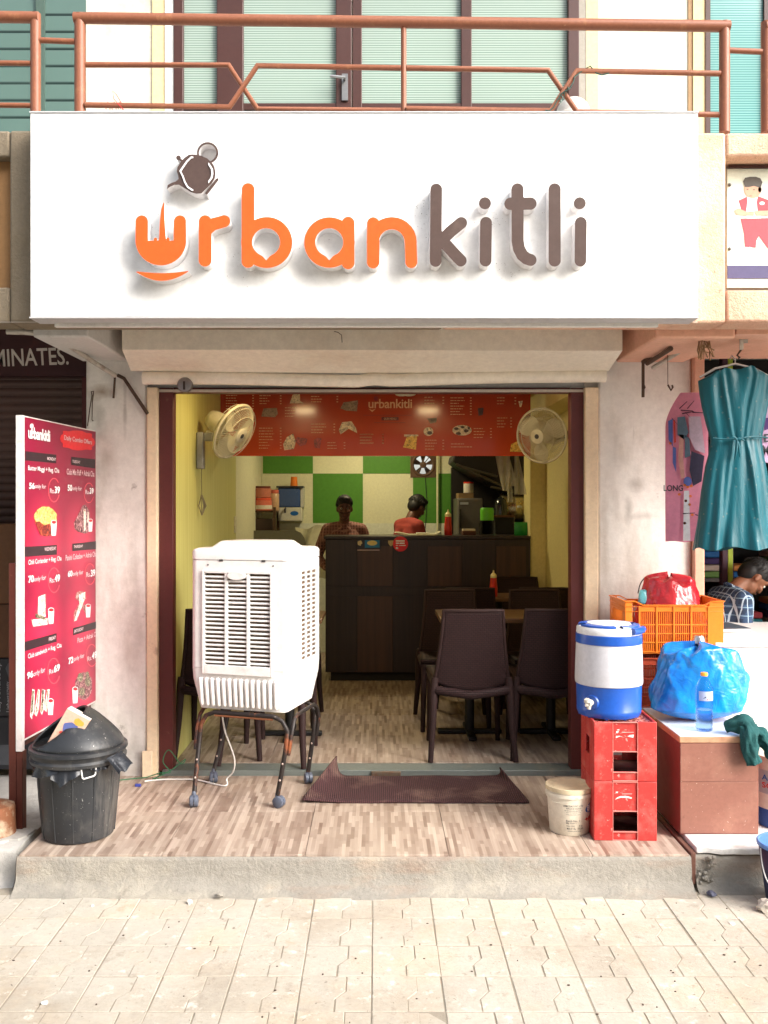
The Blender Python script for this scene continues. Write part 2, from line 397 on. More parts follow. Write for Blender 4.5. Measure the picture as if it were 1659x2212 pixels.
# platform of the shop: cement step with a coved foot, tiled top
def kerb(x0, x1, yf, zt, mat, name, seed, flare=.05, yb=5.02, **kw):
    r = random.Random(seed); nx = int((x1-x0)/.035)+2
    prof = [(yb, zt), (yf+.012, zt), (yf+.003, zt-.005), (yf, zt-.018), (yf-.004, zt*.62), (yf-.010, zt*.36), (yf-.010-flare*.35, zt*.16), (yf-.010-flare, .006), (yf-.03-flare*1.6, -.006)]
    off = [[r.uniform(-1, 1) for _ in range(nx)] for _ in prof]
    b = MB()
    vs = []
    for i in range(nx):
        for j, (y, z) in enumerate(prof):
            a_ = 0 if j == 0 else (.0015 if j < 4 else .0042)
            vs.append((x0+(x1-x0)*i/(nx-1), y+off[j][i]*a_+(.006*math.sin(i*.31+seed)+.005*math.sin(i*.83)) * (j > 5), z+(off[j][i]*.002 if 3 < j < 8 else 0)))
    n = len(prof)
    fs = [(i*n+j, i*n+j+1, (i+1)*n+j+1, (i+1)*n+j) for i in range(nx-1) for j in range(n-1)]
    b.add(vs, fs)
    b.add([(x0, y, z) for y, z in prof]+[(x0, yb, -.02)], [tuple(range(n+1))]); b.add([(x1, y, z) for y, z in prof]+[(x1, yb, -.02)], [tuple(range(n+1))[::-1]])
    return b.build(name, mat, smooth=60, kind='structure', **kw)
ZP = .148
plat = kerb(-1.50, 1.31, 3.855, ZP-.006, m_concrete, 'shop_platform', 5)
def tiles(name, parent, xs, ys, z, mat, gap=.0012, th=.008):
    for j in range(len(ys)-1):
        for i in range(len(xs)-1):
            b = MB().box(xs[i]+gap, xs[i+1]-gap, ys[j]+gap, ys[j+1]-gap, z-th, z); b.build(name, mat, parent, bevel=.0012, seg=1)
tiles('floor_tile', plat, [-1.495, -.9, -.3, .3, .9, 1.305], [3.862, 4.42, 5.0], ZP, m_floor)
# neighbouring platforms
lk = kerb(-3.4, -1.53, 3.93, ZP-.002, m_concrete_l, 'neighbour_step', 9, flare=.02)
r_ = random.Random(2)
b = MB()                                                             # broken slab lip of the left step
top = [(-1.53, 4.16)]+[(-1.53-.03*i-(.01*r_.random()), 4.06-.022*i+.012*r_.uniform(-1, 1)) for i in range(8)]+[(-2.4, 3.87), (-3.3, 3.87), (-3.3, 4.3)]
b.prism(((0,0,0), (1,0,0), (0,1,0)), [top], ZP-.03, ZP+.008)
b.build('broken_slab', m_concrete_l, lk, weld=True, recalc=True)
rk = kerb(1.335, 4.2, 3.886, .136, m_concrete, 'neighbour_plinth', 4, flare=.03)
b = MB(); r_ = random.Random(5)
edge = [(1.345+i*.05, 3.872+.012*r_.uniform(-1, 1)+(.02 if i < 2 else 0)) for i in range(56)]
b.prism(((0,0,0), (1,0,0), (0,1,0)), [edge+[(4.15, 4.95), (1.345, 4.95)]], .141, .168)
b.build('marble_slab', m_marble, rk, weld=True, recalc=True, bevel=.004)
b = MB(); r_ = random.Random(8)
for i in range(26):
    b.ball((1.345+r_.random()*.07, 3.874+r_.uniform(-.012, .006), .02+r_.random()*.12), r_.uniform(.004, .012), Matrix.Rotation(r_.random()*3, 3, 'X'), 6, 4)
b.build('cement_crumbs', m_concrete, rk, kind='stuff')
MB().box(1.3115, 1.334, 3.87, 4.98, .02, ZP+.006).build('joint_strip', M('brown_joint', rgb(104,70,58), .9, var=.3, bump=.5), rk, bevel=.004)
# ------------------------------------------------------------------ inside of the shop
ZI = .180
fl = MB().box(-1.127, 1.385, 5.14, 9.05, ZI-.03, ZI-.009).build('interior_floor', m_floor, kind='structure')
tiles('floor_tile', fl, [-1.125, -.6, 0, .6, 1.383], [5.14, 5.74, 6.34, 6.94, 7.54], ZI, m_floor)
MB().box(-1.125, 1.383, 7.545, 9.04, ZI-.0088, ZI-.002).build('floor_tile', m_floor, fl)
th = MB().box(-1.16, 1.115, 5.00, 5.1385, .10, ZI-.002).build('threshold', m_granite, kind='structure', bevel=.004)
MB().box(-.03, .13, 4.985, 4.9985, ZP, ZI-.006).build('lock_plate', M('rusty_steel', rgb(120,105,90), .5, .6, stains=((rgb(130,80,50), 20, .5, .7, .7),)), th, bevel=.003)
MB().box(-1.2, -1.127, 5.12, 7.40, .1, 2.7).build('wall_left', m_yellow_panel, kind='structure')
MB().box(-1.2, -1.129, 7.40, 9.1, .1, 2.7).build('kitchen_wall', m_white_in, kind='structure')
wr = MB().box(1.385, 1.46, 5.05, 9.1, .1, 2.7).build('wall_right', m_cream_in, kind='structure')
MB().box(1.255, 1.384, 7.58, 7.9, ZI, 2.7).build('pilaster', m_cream_in, wr, bevel=.004)
MB().box(1.20, 1.384, 5.3, 7.57, 2.30, 2.45).build('ceiling_ledge', m_cream_in, wr)
MB().box(1.13, 1.384, 5.03, 5.12, ZI, 2.6).build('door_nib', m_white_wall, wr)
MB().box(-1.127, 1.384, 5.12, 9.1, 2.60, 2.70).build('ceiling', m_ceil, kind='structure')
YB = 9.05
fxc, fzc, fr = X(914, YB), Z(1004, YB), .095
wb = thing('wall_back', None, None, (0, YB, 0)); wb['kind'] = 'structure'
b = MB()
hx0, hx1, hz0, hz1 = fxc-fr-.02, fxc+fr+.02, fzc-fr-.02, fzc+fr+.02
for q in ((-1.127, hx0, .1, 2.6), (hx1, 1.384, .1, 2.6), (hx0, hx1, .1, hz0), (hx0, hx1, hz1, 2.6)): b.box(q[0], q[1], YB, YB+.1, q[2], q[3])
b.build('wall_face', m_white_sq, wb)
def sq(x0, y0, x1, y1, m): MB().box(X(x0, YB), X(x1, YB), YB-.004, YB-.0005, Z(y1, YB), Z(y0, YB)).build('painted_square', m, wb)
for x0, y0, x1, y1 in ((568,916,676,1023), (784,916,886,1023), (676,1023,784,1130), (892,1025,943,1130), (947,1023,1000,1130), (1000,916,1107,1023)): sq(x0, y0, x1, y1, m_green_sq)
MB().box(-1.12, 1.38, YB-.009, YB-.0045, ZI, Z(1130.5, YB)).build('tile_dado', M('pale_wall_tile', rgb(222,226,206), .25, var=.03), wb)
# ------------------------------------------------------------------ the building
bd = thing('shop_building', 'two-storey shop building with white piers, cantilever beams and a glazed upper floor', 'building', (0, 5.0, 0))
def part(mb, name, mat, par=None, **k): return mb.build(name, mat, par or bd, **k)
def stained(base, name, spots):
    m = base.copy(); m.name = name; t = m.node_tree; bs = t.nodes['Principled BSDF']; tc = t.nodes.new('ShaderNodeTexCoord'); nz = t.nodes.new('ShaderNodeTexNoise'); nz.inputs['Scale'].default_value = 9; nz.inputs['Detail'].default_value = 6
    t.links.new(tc.outputs['Object'], nz.inputs['Vector'])
    for (x, z, rx_, rz_, col_, amt) in spots:
        mp_ = t.nodes.new('ShaderNodeMapping'); mp_.inputs['Location'].default_value = (-x/rx_, 0, -z/rz_); mp_.inputs['Scale'].default_value = (1/rx_, 0, 1/rz_); t.links.new(tc.outputs['Object'], mp_.inputs['Vector'])
        ln = t.nodes.new('ShaderNodeVectorMath'); ln.operation = 'LENGTH'; t.links.new(mp_.outputs[0], ln.inputs[0])
        ad = t.nodes.new('ShaderNodeMath'); ad.operation = 'MULTIPLY_ADD'; t.links.new(nz.outputs['Fac'], ad.inputs[0]); ad.inputs[1].default_value = 1.6; t.links.new(ln.outputs['Value'], ad.inputs[2])
        mr = t.nodes.new('ShaderNodeMapRange'); t.links.new(ad.outputs[0], mr.inputs['Value']); mr.inputs['From Min'].default_value = .75; mr.inputs['From Max'].default_value = 1.75; mr.inputs['To Min'].default_value = amt; mr.inputs['To Max'].default_value = 0
        mx_ = t.nodes.new('ShaderNodeMix'); mx_.data_type = 'RGBA'; old = bs.inputs['Base Color'].links[0].from_socket
        t.links.new(mr.outputs[0], mx_.inputs[0]); t.links.new(old, mx_.inputs[6]); mx_.inputs[7].default_value = col_; t.links.new(mx_.outputs[2], bs.inputs['Base Color'])
    return m
bst, gst = rgb(122, 92, 60), rgb(112, 104, 92)
m_pier_l = stained(m_white_wall, 'stained_plaster', [(-1.49, 2.22, .10, .05, bst, .75), (-1.50, 2.05, .05, .16, gst, .5), (-1.46, 1.86, .07, .20, bst, .4), (-1.30, 1.2, .05, .5, gst, .25), (-1.27, .25, .12, .16, gst, .5), (-1.40, .17, .2, .06, bst, .6), (-1.36, 2.15, .015, .20, gst, .55)])
m_pier_r = stained(m_white_wall, 'scuffed_plaster', [(1.40, 1.72, .07, .05, gst, .5), (1.36, 1.58, .03, .10, gst, .5), (1.28, 1.9, .06, .25, gst, .25), (1.45, 1.55, .10, .03, gst, .35), (1.23, 1.4, .03, .4, bst, .25), (1.31, .86, .10, .12, gst, .5)])
part(MB().box(-1.5725, -1.241, 5.0, 5.6, .1, 2.72), 'pier', m_pier_l, bevel=.012)
part(MB().box(1.195, 1.70, 5.0, 5.6, .1, 2.72), 'pier', m_pier_r, bevel=.012)
part(MB().box(1.7015, 1.757, 4.96, 5.5, .13, 2.72), 'corner_strip', m_salmon, bevel=.006)
part(MB().box(-1.2395, -1.182, 4.985, 5.1, .1, 2.245), 'stone_jamb', m_jamb, bevel=.005)
part(MB().box(1.122, 1.1935, 4.985, 5.1, .1, 2.245), 'stone_jamb', m_jamb, bevel=.005)
part(MB().box(-1.26, -1.205, 4.965, 4.984, ZP, ZP+.14), 'jamb_foot', m_jamb, bevel=.004)
for x0, x1 in ((-1.181, -1.106), (1.053, 1.121)):
    b = MB(); b.box(x0, x1, 5.02, 5.038, ZP+.02, 2.245); b.box(x0, x0+.012, 5.038, 5.10, ZP+.02, 2.245); b.box(x1-.012, x1, 5.038, 5.10, ZP+.02, 2.245)
    part(b, 'guide_rail', m_maroon, bevel=.002)
part(MB().box(-1.105, 1.052, 5.03, 5.09, 2.219, 2.248), 'door_header', m_maroon, bevel=.003)
part(MB().box(-1.18, 1.12, 5.015, 5.028, 2.222, 2.236), 'header_trim', M('pale_trim', rgb(190,180,165), .6))
part(MB().box(-1.24, 1.195, 5.05, 5.13, 2.249, 2.74), 'lintel', m_grey_beam)
# rolling-shutter hood
b = MB()
hp = [(4.62, 2.735), (4.62, 2.385), (4.895, 2.318), (4.895, 2.40), (4.905, 2.735)]
vs = []
NXH = 24
for i in range(NXH+1):
    t = i/NXH; x = -1.272+2.497*t
    for j, (y, z) in enumerate(hp[:3]):
        sx = (-.028 if j == 2 else 0)*(1-t)*1.0
        vs.append((x+sx, y+.004*math.sin(t*9+j), z-.012*math.sin(PI*t)*(j == 2)-.006*t*(j == 1)))
fs = [(i*3+j, i*3+j+1, (i+1)*3+j+1, (i+1)*3+j) for i in range(NXH) for j in range(2)]
b.add(vs, fs)
e0 = [(-1.272, 4.62, 2.735), (-1.272, 4.62, 2.385), (-1.298, 4.895, 2.318), (-1.272, 4.98, 2.735)]
e1 = [(1.225, 4.62, 2.735), (1.225, 4.62, 2.38), (1.225, 4.895, 2.318), (1.225, 4.98, 2.735)]
b.add(e0, [(0,3,2,1)]); b.add(e1, [(0,1,2,3)])
part(b, 'shutter_hood', m_cream_metal, smooth=20)
b = MB()
def lip(u, v):
    x = -1.238+2.45*u
    sag = .020*math.exp(-((u-.47)/.22)**2); twist = .012*u
    a_ = -PI*.5+v*PI*1.3
    return (x, 4.905-.03*math.cos(a_), 2.282-sag+twist+.034*math.sin(-a_)+.004*math.sin(u*40)*math.exp(-((u-.49)/.03)**2)*3)
b.grid(lip, 60, 10)
part(b, 'shutter_lip', m_cream_metal, smooth=80)
lock = MB(); mm = Matrix.Rotation(PI/2, 3, 'X')
lock.lathe([(.041, 0), (.041, .012), (.036, .02), (.012, .026), (.0001, .027)], (X(398, 4.86), 4.886, Z(832, 4.88)), 24, 0, mm)
lk_o = part(lock, 'shutter_lock', M('dull_steel', rgb(150,145,145), .35, .8), smooth=40)
MB().box(X(396, 4.86), X(400, 4.86), 4.853, 4.862, Z(842, 4.86), Z(824, 4.86)).build('keyhole', m_wenge, lk_o)
# cantilever beams and soffit
part(MB().box(-1.592, -1.335, 4.282, 4.9985, 2.385, 2.745), 'cantilever_beam', m_grey_beam, bevel=.01)
part(MB().box(1.29, 1.66, 4.282, 4.9985, 2.38, 2.745), 'cantilever_beam', m_salmon, bevel=.01)
part(MB().box(-6, 6, 4.282, 9.3, 2.746, 3.0), 'floor_slab', m_soffit)
part(MB().box(1.665, 4.5, 4.285, 5.0, 2.40, 2.742), 'shop_canopy_soffit', m_salmon)
# parapet: beige on the left, peach on the right, with recessed sign panels
xs_ = X(1300, 4.1)
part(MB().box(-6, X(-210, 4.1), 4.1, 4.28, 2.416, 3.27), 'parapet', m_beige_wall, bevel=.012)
lx = X(20, 4.1)
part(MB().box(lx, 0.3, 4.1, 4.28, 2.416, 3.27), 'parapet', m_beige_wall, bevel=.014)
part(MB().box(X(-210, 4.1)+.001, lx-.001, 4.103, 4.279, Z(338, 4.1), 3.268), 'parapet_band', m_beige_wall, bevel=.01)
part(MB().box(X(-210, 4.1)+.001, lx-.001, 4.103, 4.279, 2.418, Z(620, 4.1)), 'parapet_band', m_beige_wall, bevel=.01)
part(MB().box(X(-209, 4.1), lx-.002, 4.16, 4.2, Z(620, 4.1)+.001, Z(338, 4.1)-.001), 'recess_panel', m_brown_board)
rx = X(1569, 4.1)
part(MB().box(.302, rx, 4.1, 4.28, 2.416, 3.26), 'parapet', m_peach_wall, bevel=.014)
part(MB().box(rx+.001, 2.15, 4.101, 4.279, Z(337, 4.1), 3.258), 'parapet_band', m_peach_wall, bevel=.012)
part(MB().box(rx+.001, 2.15, 4.101, 4.279, 2.418, Z(626, 4.1)), 'parapet_band', m_peach_wall, bevel=.012)
part(MB().box(2.151, 6, 4.1, 4.28, 2.416, 3.26), 'parapet', m_peach_wall, bevel=.012)
part(MB().box(rx+.001, 2.149, 4.22, 4.278, Z(626, 4.1)+.001, Z(337, 4.1)-.001), 'recess_back', m_concrete)
part(MB().box(-3.0, 1.42, 4.098, 4.0985, 2.4175, 2.4185), 'drip_edge', m_soffit)
part(MB().box(-1.42, 1.24, 4.075, 4.099, 2.392, 2.4155), 'sign_rail', m_soffit, bevel=.004)
# shell around (closes the rooms; blocks light as the real building does)
part(MB().box(-6, -5.9, 5.0, 9.3, .0, 5.6), 'side_wall', m_uwall); part(MB().box(5.9, 6, 5.0, 9.3, 0, 5.6), 'side_wall', m_uwall)
part(MB().box(-6, 6, 9.2, 9.3, 3.0, 5.6), 'rear_wall', m_uwall); part(MB().box(-6, 6, 4.6, 9.3, 5.6, 5.8), 'roof_slab', m_soffit)
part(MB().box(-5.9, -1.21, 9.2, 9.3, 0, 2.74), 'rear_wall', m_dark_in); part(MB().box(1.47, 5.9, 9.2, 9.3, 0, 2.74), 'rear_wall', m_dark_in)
# unseen building added behind the camera to shade the left side from the sun
ob = thing('added_shade_building', 'plain plastered building added across the street, unseen behind the viewer, to shade the left', 'building', (0, -6.5, 0))
MB().box(-16, OPX, -13, -6.5, -.1, 10.8).build('walls', M('shade_building_plaster', (.62,.58,.52,1), .9, bump=.3), ob)
for fz in (1.2, 4.4, 7.6):
    for fx in range(-14, int(OPX)-2, 3): MB().box(fx, fx+1.4, -6.52, -6.499, fz, fz+1.5).build('window', m_wood_dk, ob)
# ---- upper floor front
YU = 5.30
def up(x0, x1, z0, z1, name, mat, d=0, th=.08, par=None, **k): return part(MB().box(X(x0, YU), X(x1, YU), YU-d, YU-d+th, z0, z1), name, mat, par, **k)
def frosted(name, c1, c2, pitch, rough=.15, dk=.30):
    k = NT(name); s = k.n('ShaderNodeSeparateXYZ', {0: k.tc.outputs['Object']})
    wv = k.n('ShaderNodeMath', {0: k.n('ShaderNodeMath', {0: s.outputs[2], 1: 1/pitch}, operation='MULTIPLY').outputs[0]}, operation='FRACT')
    f = k.ramp(wv.outputs[0], dk, dk+.1)
    c = k.mix(f, c2, c1); c = k.mix(k.ramp(k.noise(1.3, 3).outputs['Fac'], .4, .7, (0,0,0,1), (.3,.3,.3,1)), c, dim(c1, .75))
    k.link(c, k.b.inputs['Base Color']); k.b.inputs['Roughness'].default_value = rough; k.b.inputs['Specular IOR Level'].default_value = .4
    return k.m
m_glass_m = frosted('frosted_stripe_glass', rgb(154,170,160), rgb(100,124,116), .0135)
m_glass_r = frosted('teal_stripe_glass', rgb(118,162,158), rgb(62,118,120), .0140)
m_glass_l = frosted('teal_band_glass', rgb(86,110,104), rgb(30,44,42), .098, .12, .10)
up(-420, 186, 3.0, 5.6, 'side_glazing', m_glass_l, .0, .03); 
up(80, 98, 3.0, 5.6, 'mullion', M('dull_green_mullion', rgb(70,90,82), .5), .02, .06)
up(186, 330, 3.0, 5.6, 'wall_panel', m_uwall); up(330, 358, 3.0, 5.6, 'wall_strip', m_ustrip, .012); up(358, 377, 3.0, 5.6, 'wall_strip', M('white_strip', (.8,.8,.76,1), .6), .02)
up(1249, 1265, 3.0, 5.6, 'wall_strip', M('grey_strip', rgb(150,145,135), .7), .01); up(1265, 1291, 3.0, 5.6, 'wall_strip', m_ustrip, .012)
up(1291, 1486, 3.0, 5.6, 'wall_panel', m_uwall); up(1486, 1496, 3.0, 5.6, 'wall_strip', M('brown_strip', rgb(150,120,85), .7), .006); up(1496, 1522, 3.0, 5.6, 'wall_strip', m_ustrip, .012)
up(1522, 1532, 3.0, 5.6, 'mullion', m_wood_dk, .02, .06); up(1532, 1900, 3.0, 5.6, 'side_glazing', m_glass_r, 0, .03); up(1648, 1660, 3.0, 5.6, 'mullion', m_wood_dk, .02, .06)
dr = up(377, 1249, 5.42, 5.5, 'glazed_door', m_wood_dk, .01); up(377, 1249, 5.5, 5.6, 'door_top_beam', m_uwall)
for x0, x1 in ((377,398), (470,527), (726,760), (761.5,782), (995,1018), (1225,1249)): up(x0, x1, 3.0, 5.42, 'frame', m_wood_dk, .03, .06, dr, bevel=.004)
zr0, zr1 = Z(241, YU), Z(227, YU)
for x0, x1 in ((398,470), (527,726), (782,995), (1018,1225)):
    up(x0, x1, zr0, zr1, 'mid_rail', m_wood_dk, .025, .05, dr); up(x0, x1, zr1, 5.42, 'pane', m_glass_m, 0, .02, dr); up(x0, x1, 3.0, zr0, 'pane', m_glass_m, 0, .02, dr)
hd = MB(); hd.box(X(739, YU), X(752, YU), YU-.045, YU-.031, Z(224, YU), Z(167, YU)); hd.tube([(X(745, YU), YU-.045, Z(180, YU)), (X(745, YU), YU-.075, Z(180, YU)), (X(715, YU), YU-.078, Z(178, YU))], .008, 8)
hd.build('handle', M('brushed_steel', rgb(150,150,150), .35, .9), dr, smooth=40)
# ---- neighbour on the left: fascia with lettering over a roller shutter
m_shut = M('maroon_shutter', (.085, .046, .038, 1), .5, var=.25, vs=3, stains=((rgb(98,80,62), 4, .48, .75, .6),), rnd=.06)
YS = 5.25
part(MB().box(-4.5, -1.575, YS-.10, YS-.02, Z(812, 5.15), 2.742), 'shop_fascia', M('dark_maroon_fascia', (.045,.012,.014,1), .6, var=.2, stains=((rgb(105,50,40), 5, .52, .75, .7),)))
b = MB()
wd = X(148, YS-.105)-X(-62, YS-.105)
text_into(b, 'LAMINATES.', lambda u, v: (X(-62, 5.145)+wd*u, YS-.1015, Z(794-4*u, 5.145)+v*.098+.006*u), bold=.012, shear=-.08)
b.build('fascia_lettering', M('white_sign_paint', rgb(205,198,190), .6), [o for o in bd.children if o.name.startswith('shop_fascia')][0])
sh = MB().box(-1.66, -1.578, YS-.045, YS-.005, .14, Z(800, YS)).build('shutter_guide', m_maroon, bd, bevel=.006)
sm = None
b = MB(); NS = 10
def slat(u, v): return ((-4.5+2.838*u), -.006-.009*math.sin(PI*v)**.7-(.006 if v > .93 else 0), v*.0445)
b.grid(slat, 1, NS)
sme = b.mesh('slat', m_shut, smooth=50)
shut = thing('roller_shutter', None, None, (0, YS, .14)); shut.parent = bd; shut.location = (0, .25, .14)
for i in range(50): piece('slat', sme, shut, (0, 0, i*.0455))
# ---- the clothes shop on the right: a dark room behind posts
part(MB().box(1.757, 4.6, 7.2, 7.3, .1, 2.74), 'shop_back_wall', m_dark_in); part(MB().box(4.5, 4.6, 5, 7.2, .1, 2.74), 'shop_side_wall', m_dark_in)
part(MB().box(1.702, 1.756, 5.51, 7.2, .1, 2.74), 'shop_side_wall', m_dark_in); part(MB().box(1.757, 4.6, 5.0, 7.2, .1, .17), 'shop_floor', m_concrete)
m_purple = M('purple_post', rgb(62,34,48), .5); m_lime = M('lime_post', rgb(150,170,50), .5)
part(MB().box(X(1558, 5.8), X(1570, 5.8), 5.78, 5.84, .17, 2.7), 'post', m_purple, bevel=.004); part(MB().box(X(1570.4, 5.8), X(1581.5, 5.8), 5.785, 5.835, .17, 2.7), 'post', m_lime, bevel=.004)
part(MB().box(1.76, X(1557.5, 5.8), 5.79, 5.83, Z(1297, 5.8), Z(1289, 5.8)), 'cross_rail', m_lime); part(MB().box(1.76, X(1557.5, 5.8), 5.78, 5.83, Z(1288.6, 5.8), Z(1281, 5.8)), 'cross_rail', m_purple)
# ------------------------------------------------------------------ the sign
YF, YSB = 3.90, 3.972
m_acry = M('white_acrylic', (.80, .80, .79, 1), .3, var=.02, vs=2, stains=((rgb(150,140,125), 40, .74, .78, .5),))
m_orange = M('orange_acrylic', (.78, .105, .018, 1), .35, var=.04)
m_brown_l = M('brown_acrylic', (.082, .052, .044, 1), .4, var=.06, stains=((rgb(140,120,105), 5, .55, .8, .3),))
m_lside = M('white_letter_side', (.72, .70, .70, 1), .4, var=.03)
m_chrome = M('brown_gloss', (.115, .075, .066, 1), .18, .3, var=.05, coat=.6, rvar=.03)
m_highlight = M('white_highlight', (.8, .78, .8, 1), .2)
sg = thing('shop_sign', 'large white shop signboard with raised orange and brown letters and a tilted teapot', 'sign', (0, 4.0, Z(684, YSB)))
sb = MB().box(X(65, YSB), X(1508, YSB), YSB, 4.097, Z(684.5, YSB), Z(244, YSB)).build('board', m_acry, sg, bevel=.003, seg=1)
b = MB()
zt, zb_ = Z(244, YSB), Z(684.5, YSB)
for z0, z1 in ((zt+.0005, zt+.006), (zb_-.006, zb_-.0005)): b.box(X(64, YSB), X(1509, YSB), YSB-.004, 4.0975, z0, z1)
b.build('edge_trim', M('grey_aluminium', rgb(190,190,192), .5), sb)
MB().box(X(267, YSB), X(267.5, YSB), YSB-.0006, YSB-.0002, zb_, zt).build('panel_joint', m_lside, sb)
def c3(p): return (257.5+p[0]*.31865, 271.1+p[1]*.3187)
def c4(p): return (772.6+p[0]*.335, 338.9+p[1]*.335)
def letter(name, fn, box, cv, face, step=4, d=.07, extra=None, par=sg, y0=YSB):
    lo = outline(fn, *box, step)
    lo = [[(X(*[cv(p)[0], YF]), Z(cv(p)[1], YF)) for p in l] for l in lo]
    # separate outer loops from holes
    def inside(pt, l):
        c = False
        for i in range(len(l)):
            (ax, ay), (bx, by) = l[i-1], l[i]
            if (ay > pt[1]) != (by > pt[1]) and pt[0] < (bx-ax)*(pt[1]-ay)/(by-ay)+ax: c = not c
        return c
    b = MB(); outer = [l for i, l in enumerate(lo) if not any(inside(l[0], q) for q in lo if q is not l)]
    for l in outer:
        hs_ = [q for q in lo if q not in outer and inside(q[0], l)]
        b.prism(FP(y0), [l]+hs_, .0006, d, 0, 1)
    return b.build(name, [face, m_lside], par, weld=True, recalc=True, smooth=40)
mn = np.minimum; mx = np.maximum
def f_u(x, y):
    bowl = mx(d_circ(x, y, 282, 775, 172), -(y-780))
    body = mn(mn(d_cap(x, y, 152, 650, 152, 790, 42), d_cap(x, y, 411, 650, 411, 790, 42)), bowl)
    spike = d_poly(x, y, [(268,800), (276,640), (283,570), (292,540), (301,516), (307,530), (304,580), (308,660), (318,800)])
    n1 = d_circ(x, y, 245, 772, 12); n2 = d_circ(x, y, 330, 772, 12)
    return mn(mn(body, spike), mn(n1, n2))
letter('letter', f_u, (90, 470, 500, 960), c3, m_orange)
letter('smile', lambda x, y: d_poly(x, y, [(108,988)]+[(108+367*i/16, 988-4*i/16+14*math.sin(PI*i/16)) for i in range(1,16)]+[(475,984)]+[(475-367*i/16, 984+4*i/16+66*math.sin(PI*i/16)**.9) for i in range(1,16)]), (70, 510, 960, 1070), c3, m_orange)
def f_r(x, y):
    return mn(d_cap(x, y, 582, 650, 582, 912, 43), mx(mn(d_line(x, y, [(600,700), (640,665), (710,648)], 40), d_cap(x, y, 640, 668, 711, 648, 41)), -1e3))
letter('letter', f_r, (520, 780, 590, 980), c3, m_orange)
def drop(x, y, cx, cy, r, tip): return mn(d_circ(x, y, cx, cy, r), d_poly(x, y, [(cx-r*.68, cy+r*.73), (cx-r*.25, cy+r*1.02), (cx, tip), (cx+r*.25, cy+r*1.02), (cx+r*.68, cy+r*.73)]))
def f_b(x, y):
    o = mn(d_cap(x, y, 873, 432, 873, 920, 43), d_circ(x, y, 1000, 792, 173)); return mx(o, -drop(x, y, 996, 790, 95, 914))
letter('letter', f_b, (810, 1190, 370, 985), c3, m_orange)
def f_a(x, y):
    o = mn(d_circ(x, y, 1425, 792, 171), d_cap(x, y, 1552, 660, 1552, 930, 43)); return mx(o, -drop(x, y, 1424, 790, 95, 914))
letter('letter', f_a, (1235, 1615, 600, 990), c3, m_orange)
def f_n(x, y):
    arc = [(220+122*math.cos(t), 548-122*math.sin(t)) for t in [PI-PI*i/14 for i in range(15)]]
    return mn(d_cap(x, y, 100, 428, 100, 678, 40), mn(d_line(x, y, arc, 39), d_cap(x, y, 342, 548, 346, 678, 38)))
letter('letter', f_n, (40, 400, 370, 735), c4, m_orange, 4)
letter('letter', lambda x, y: mn(d_cap(x, y, 507, 209, 503, 670, 38), mn(d_line(x, y, [(540,540), (600,480), (668,425)], 38), d_cap(x, y, 560, 555, 665, 668, 38))), (450, 720, 150, 720), c4, m_brown_l)
def f_i(cx): return lambda x, y: mn(d_circ(x, y, cx, 298, 39), d_cap(x, y, cx+7, 424, cx+4, 668, 38))
letter('letter', f_i(821), (770, 880, 240, 720), c4, m_brown_l)
letter('letter', lambda x, y: mn(d_line(x, y, [(1031,208), (1032,540), (1040,590), (1062,632), (1090,655), (1115,664)], 39), d_cap(x, y, 986, 302, 1114, 300, 40)), (935, 1170, 150, 715), c4, m_brown_l)
letter('letter', lambda x, y: d_cap(x, y, 1271, 208, 1271, 668, 39), (1220, 1325, 150, 720), c4, m_brown_l)
letter('letter', f_i(1433), (1385, 1490, 240, 720), c4, m_brown_l)
# teapot emblem (measured on a closer view)
def c6(p): return ((500+p[0]*.18083)*.6777, (400+p[1]*.18083)*.6777)
body_pts = [(620,500), (690,505), (780,525), (880,570), (960,640), (1010,720), (1032,820), (1020,920), (960,1020), (860,1110), (780,1190), (690,1195), (600,1170), (520,1120), (440,1070), (380,1035), (300,1040), (230,1070), (170,1115), (185,1040), (260,1000), (330,975), (375,935), (370,880), (345,800), (360,720), (410,640), (480,560), (560,505)]
tp = letter('teapot', lambda x, y: mn(d_poly(x, y, body_pts), mn(d_circ(x, y, 375, 560, 42), d_cap(x, y, 400, 590, 450, 620, 20))), (120, 1100, 470, 1240), c6, m_chrome, 9, .066)
h = letter('handle', lambda x, y: mx(mx(np.abs(d_circ(x, y, 887, 466, 171))-19, -d_poly(x, y, [(700,545), (960,660), (700,900)])), -1e3), (650, 1100, 240, 700), c6, m_chrome, 8, .062, par=tp)
letter('base_bar', lambda x, y: d_cap(x, y, 1058, 935, 870, 1180, 24), (820, 1100, 880, 1230), c6, m_chrome, 8, .062, par=tp)
inner = [(600,545), (700,550), (820,590), (920,660), (985,760), (995,850), (975,930), (900,1030), (790,1140), (690,1165), (610,1145), (530,1090), (480,1000), (440,890), (395,800), (450,720), (520,620)]
letter('highlight_line', lambda x, y: mx(mx(d_poly(x, y, inner), -d_poly(x, y, [(a_+(700-a_)*.11, b_+(850-b_)*.09) for a_, b_ in inner])), mn(x-640, 905-x)), (350, 1050, 500, 1200), c6, m_highlight, 7, .003, par=tp, y0=YF+.0035)  # white arcs stand in for highlights on the glossy teapot
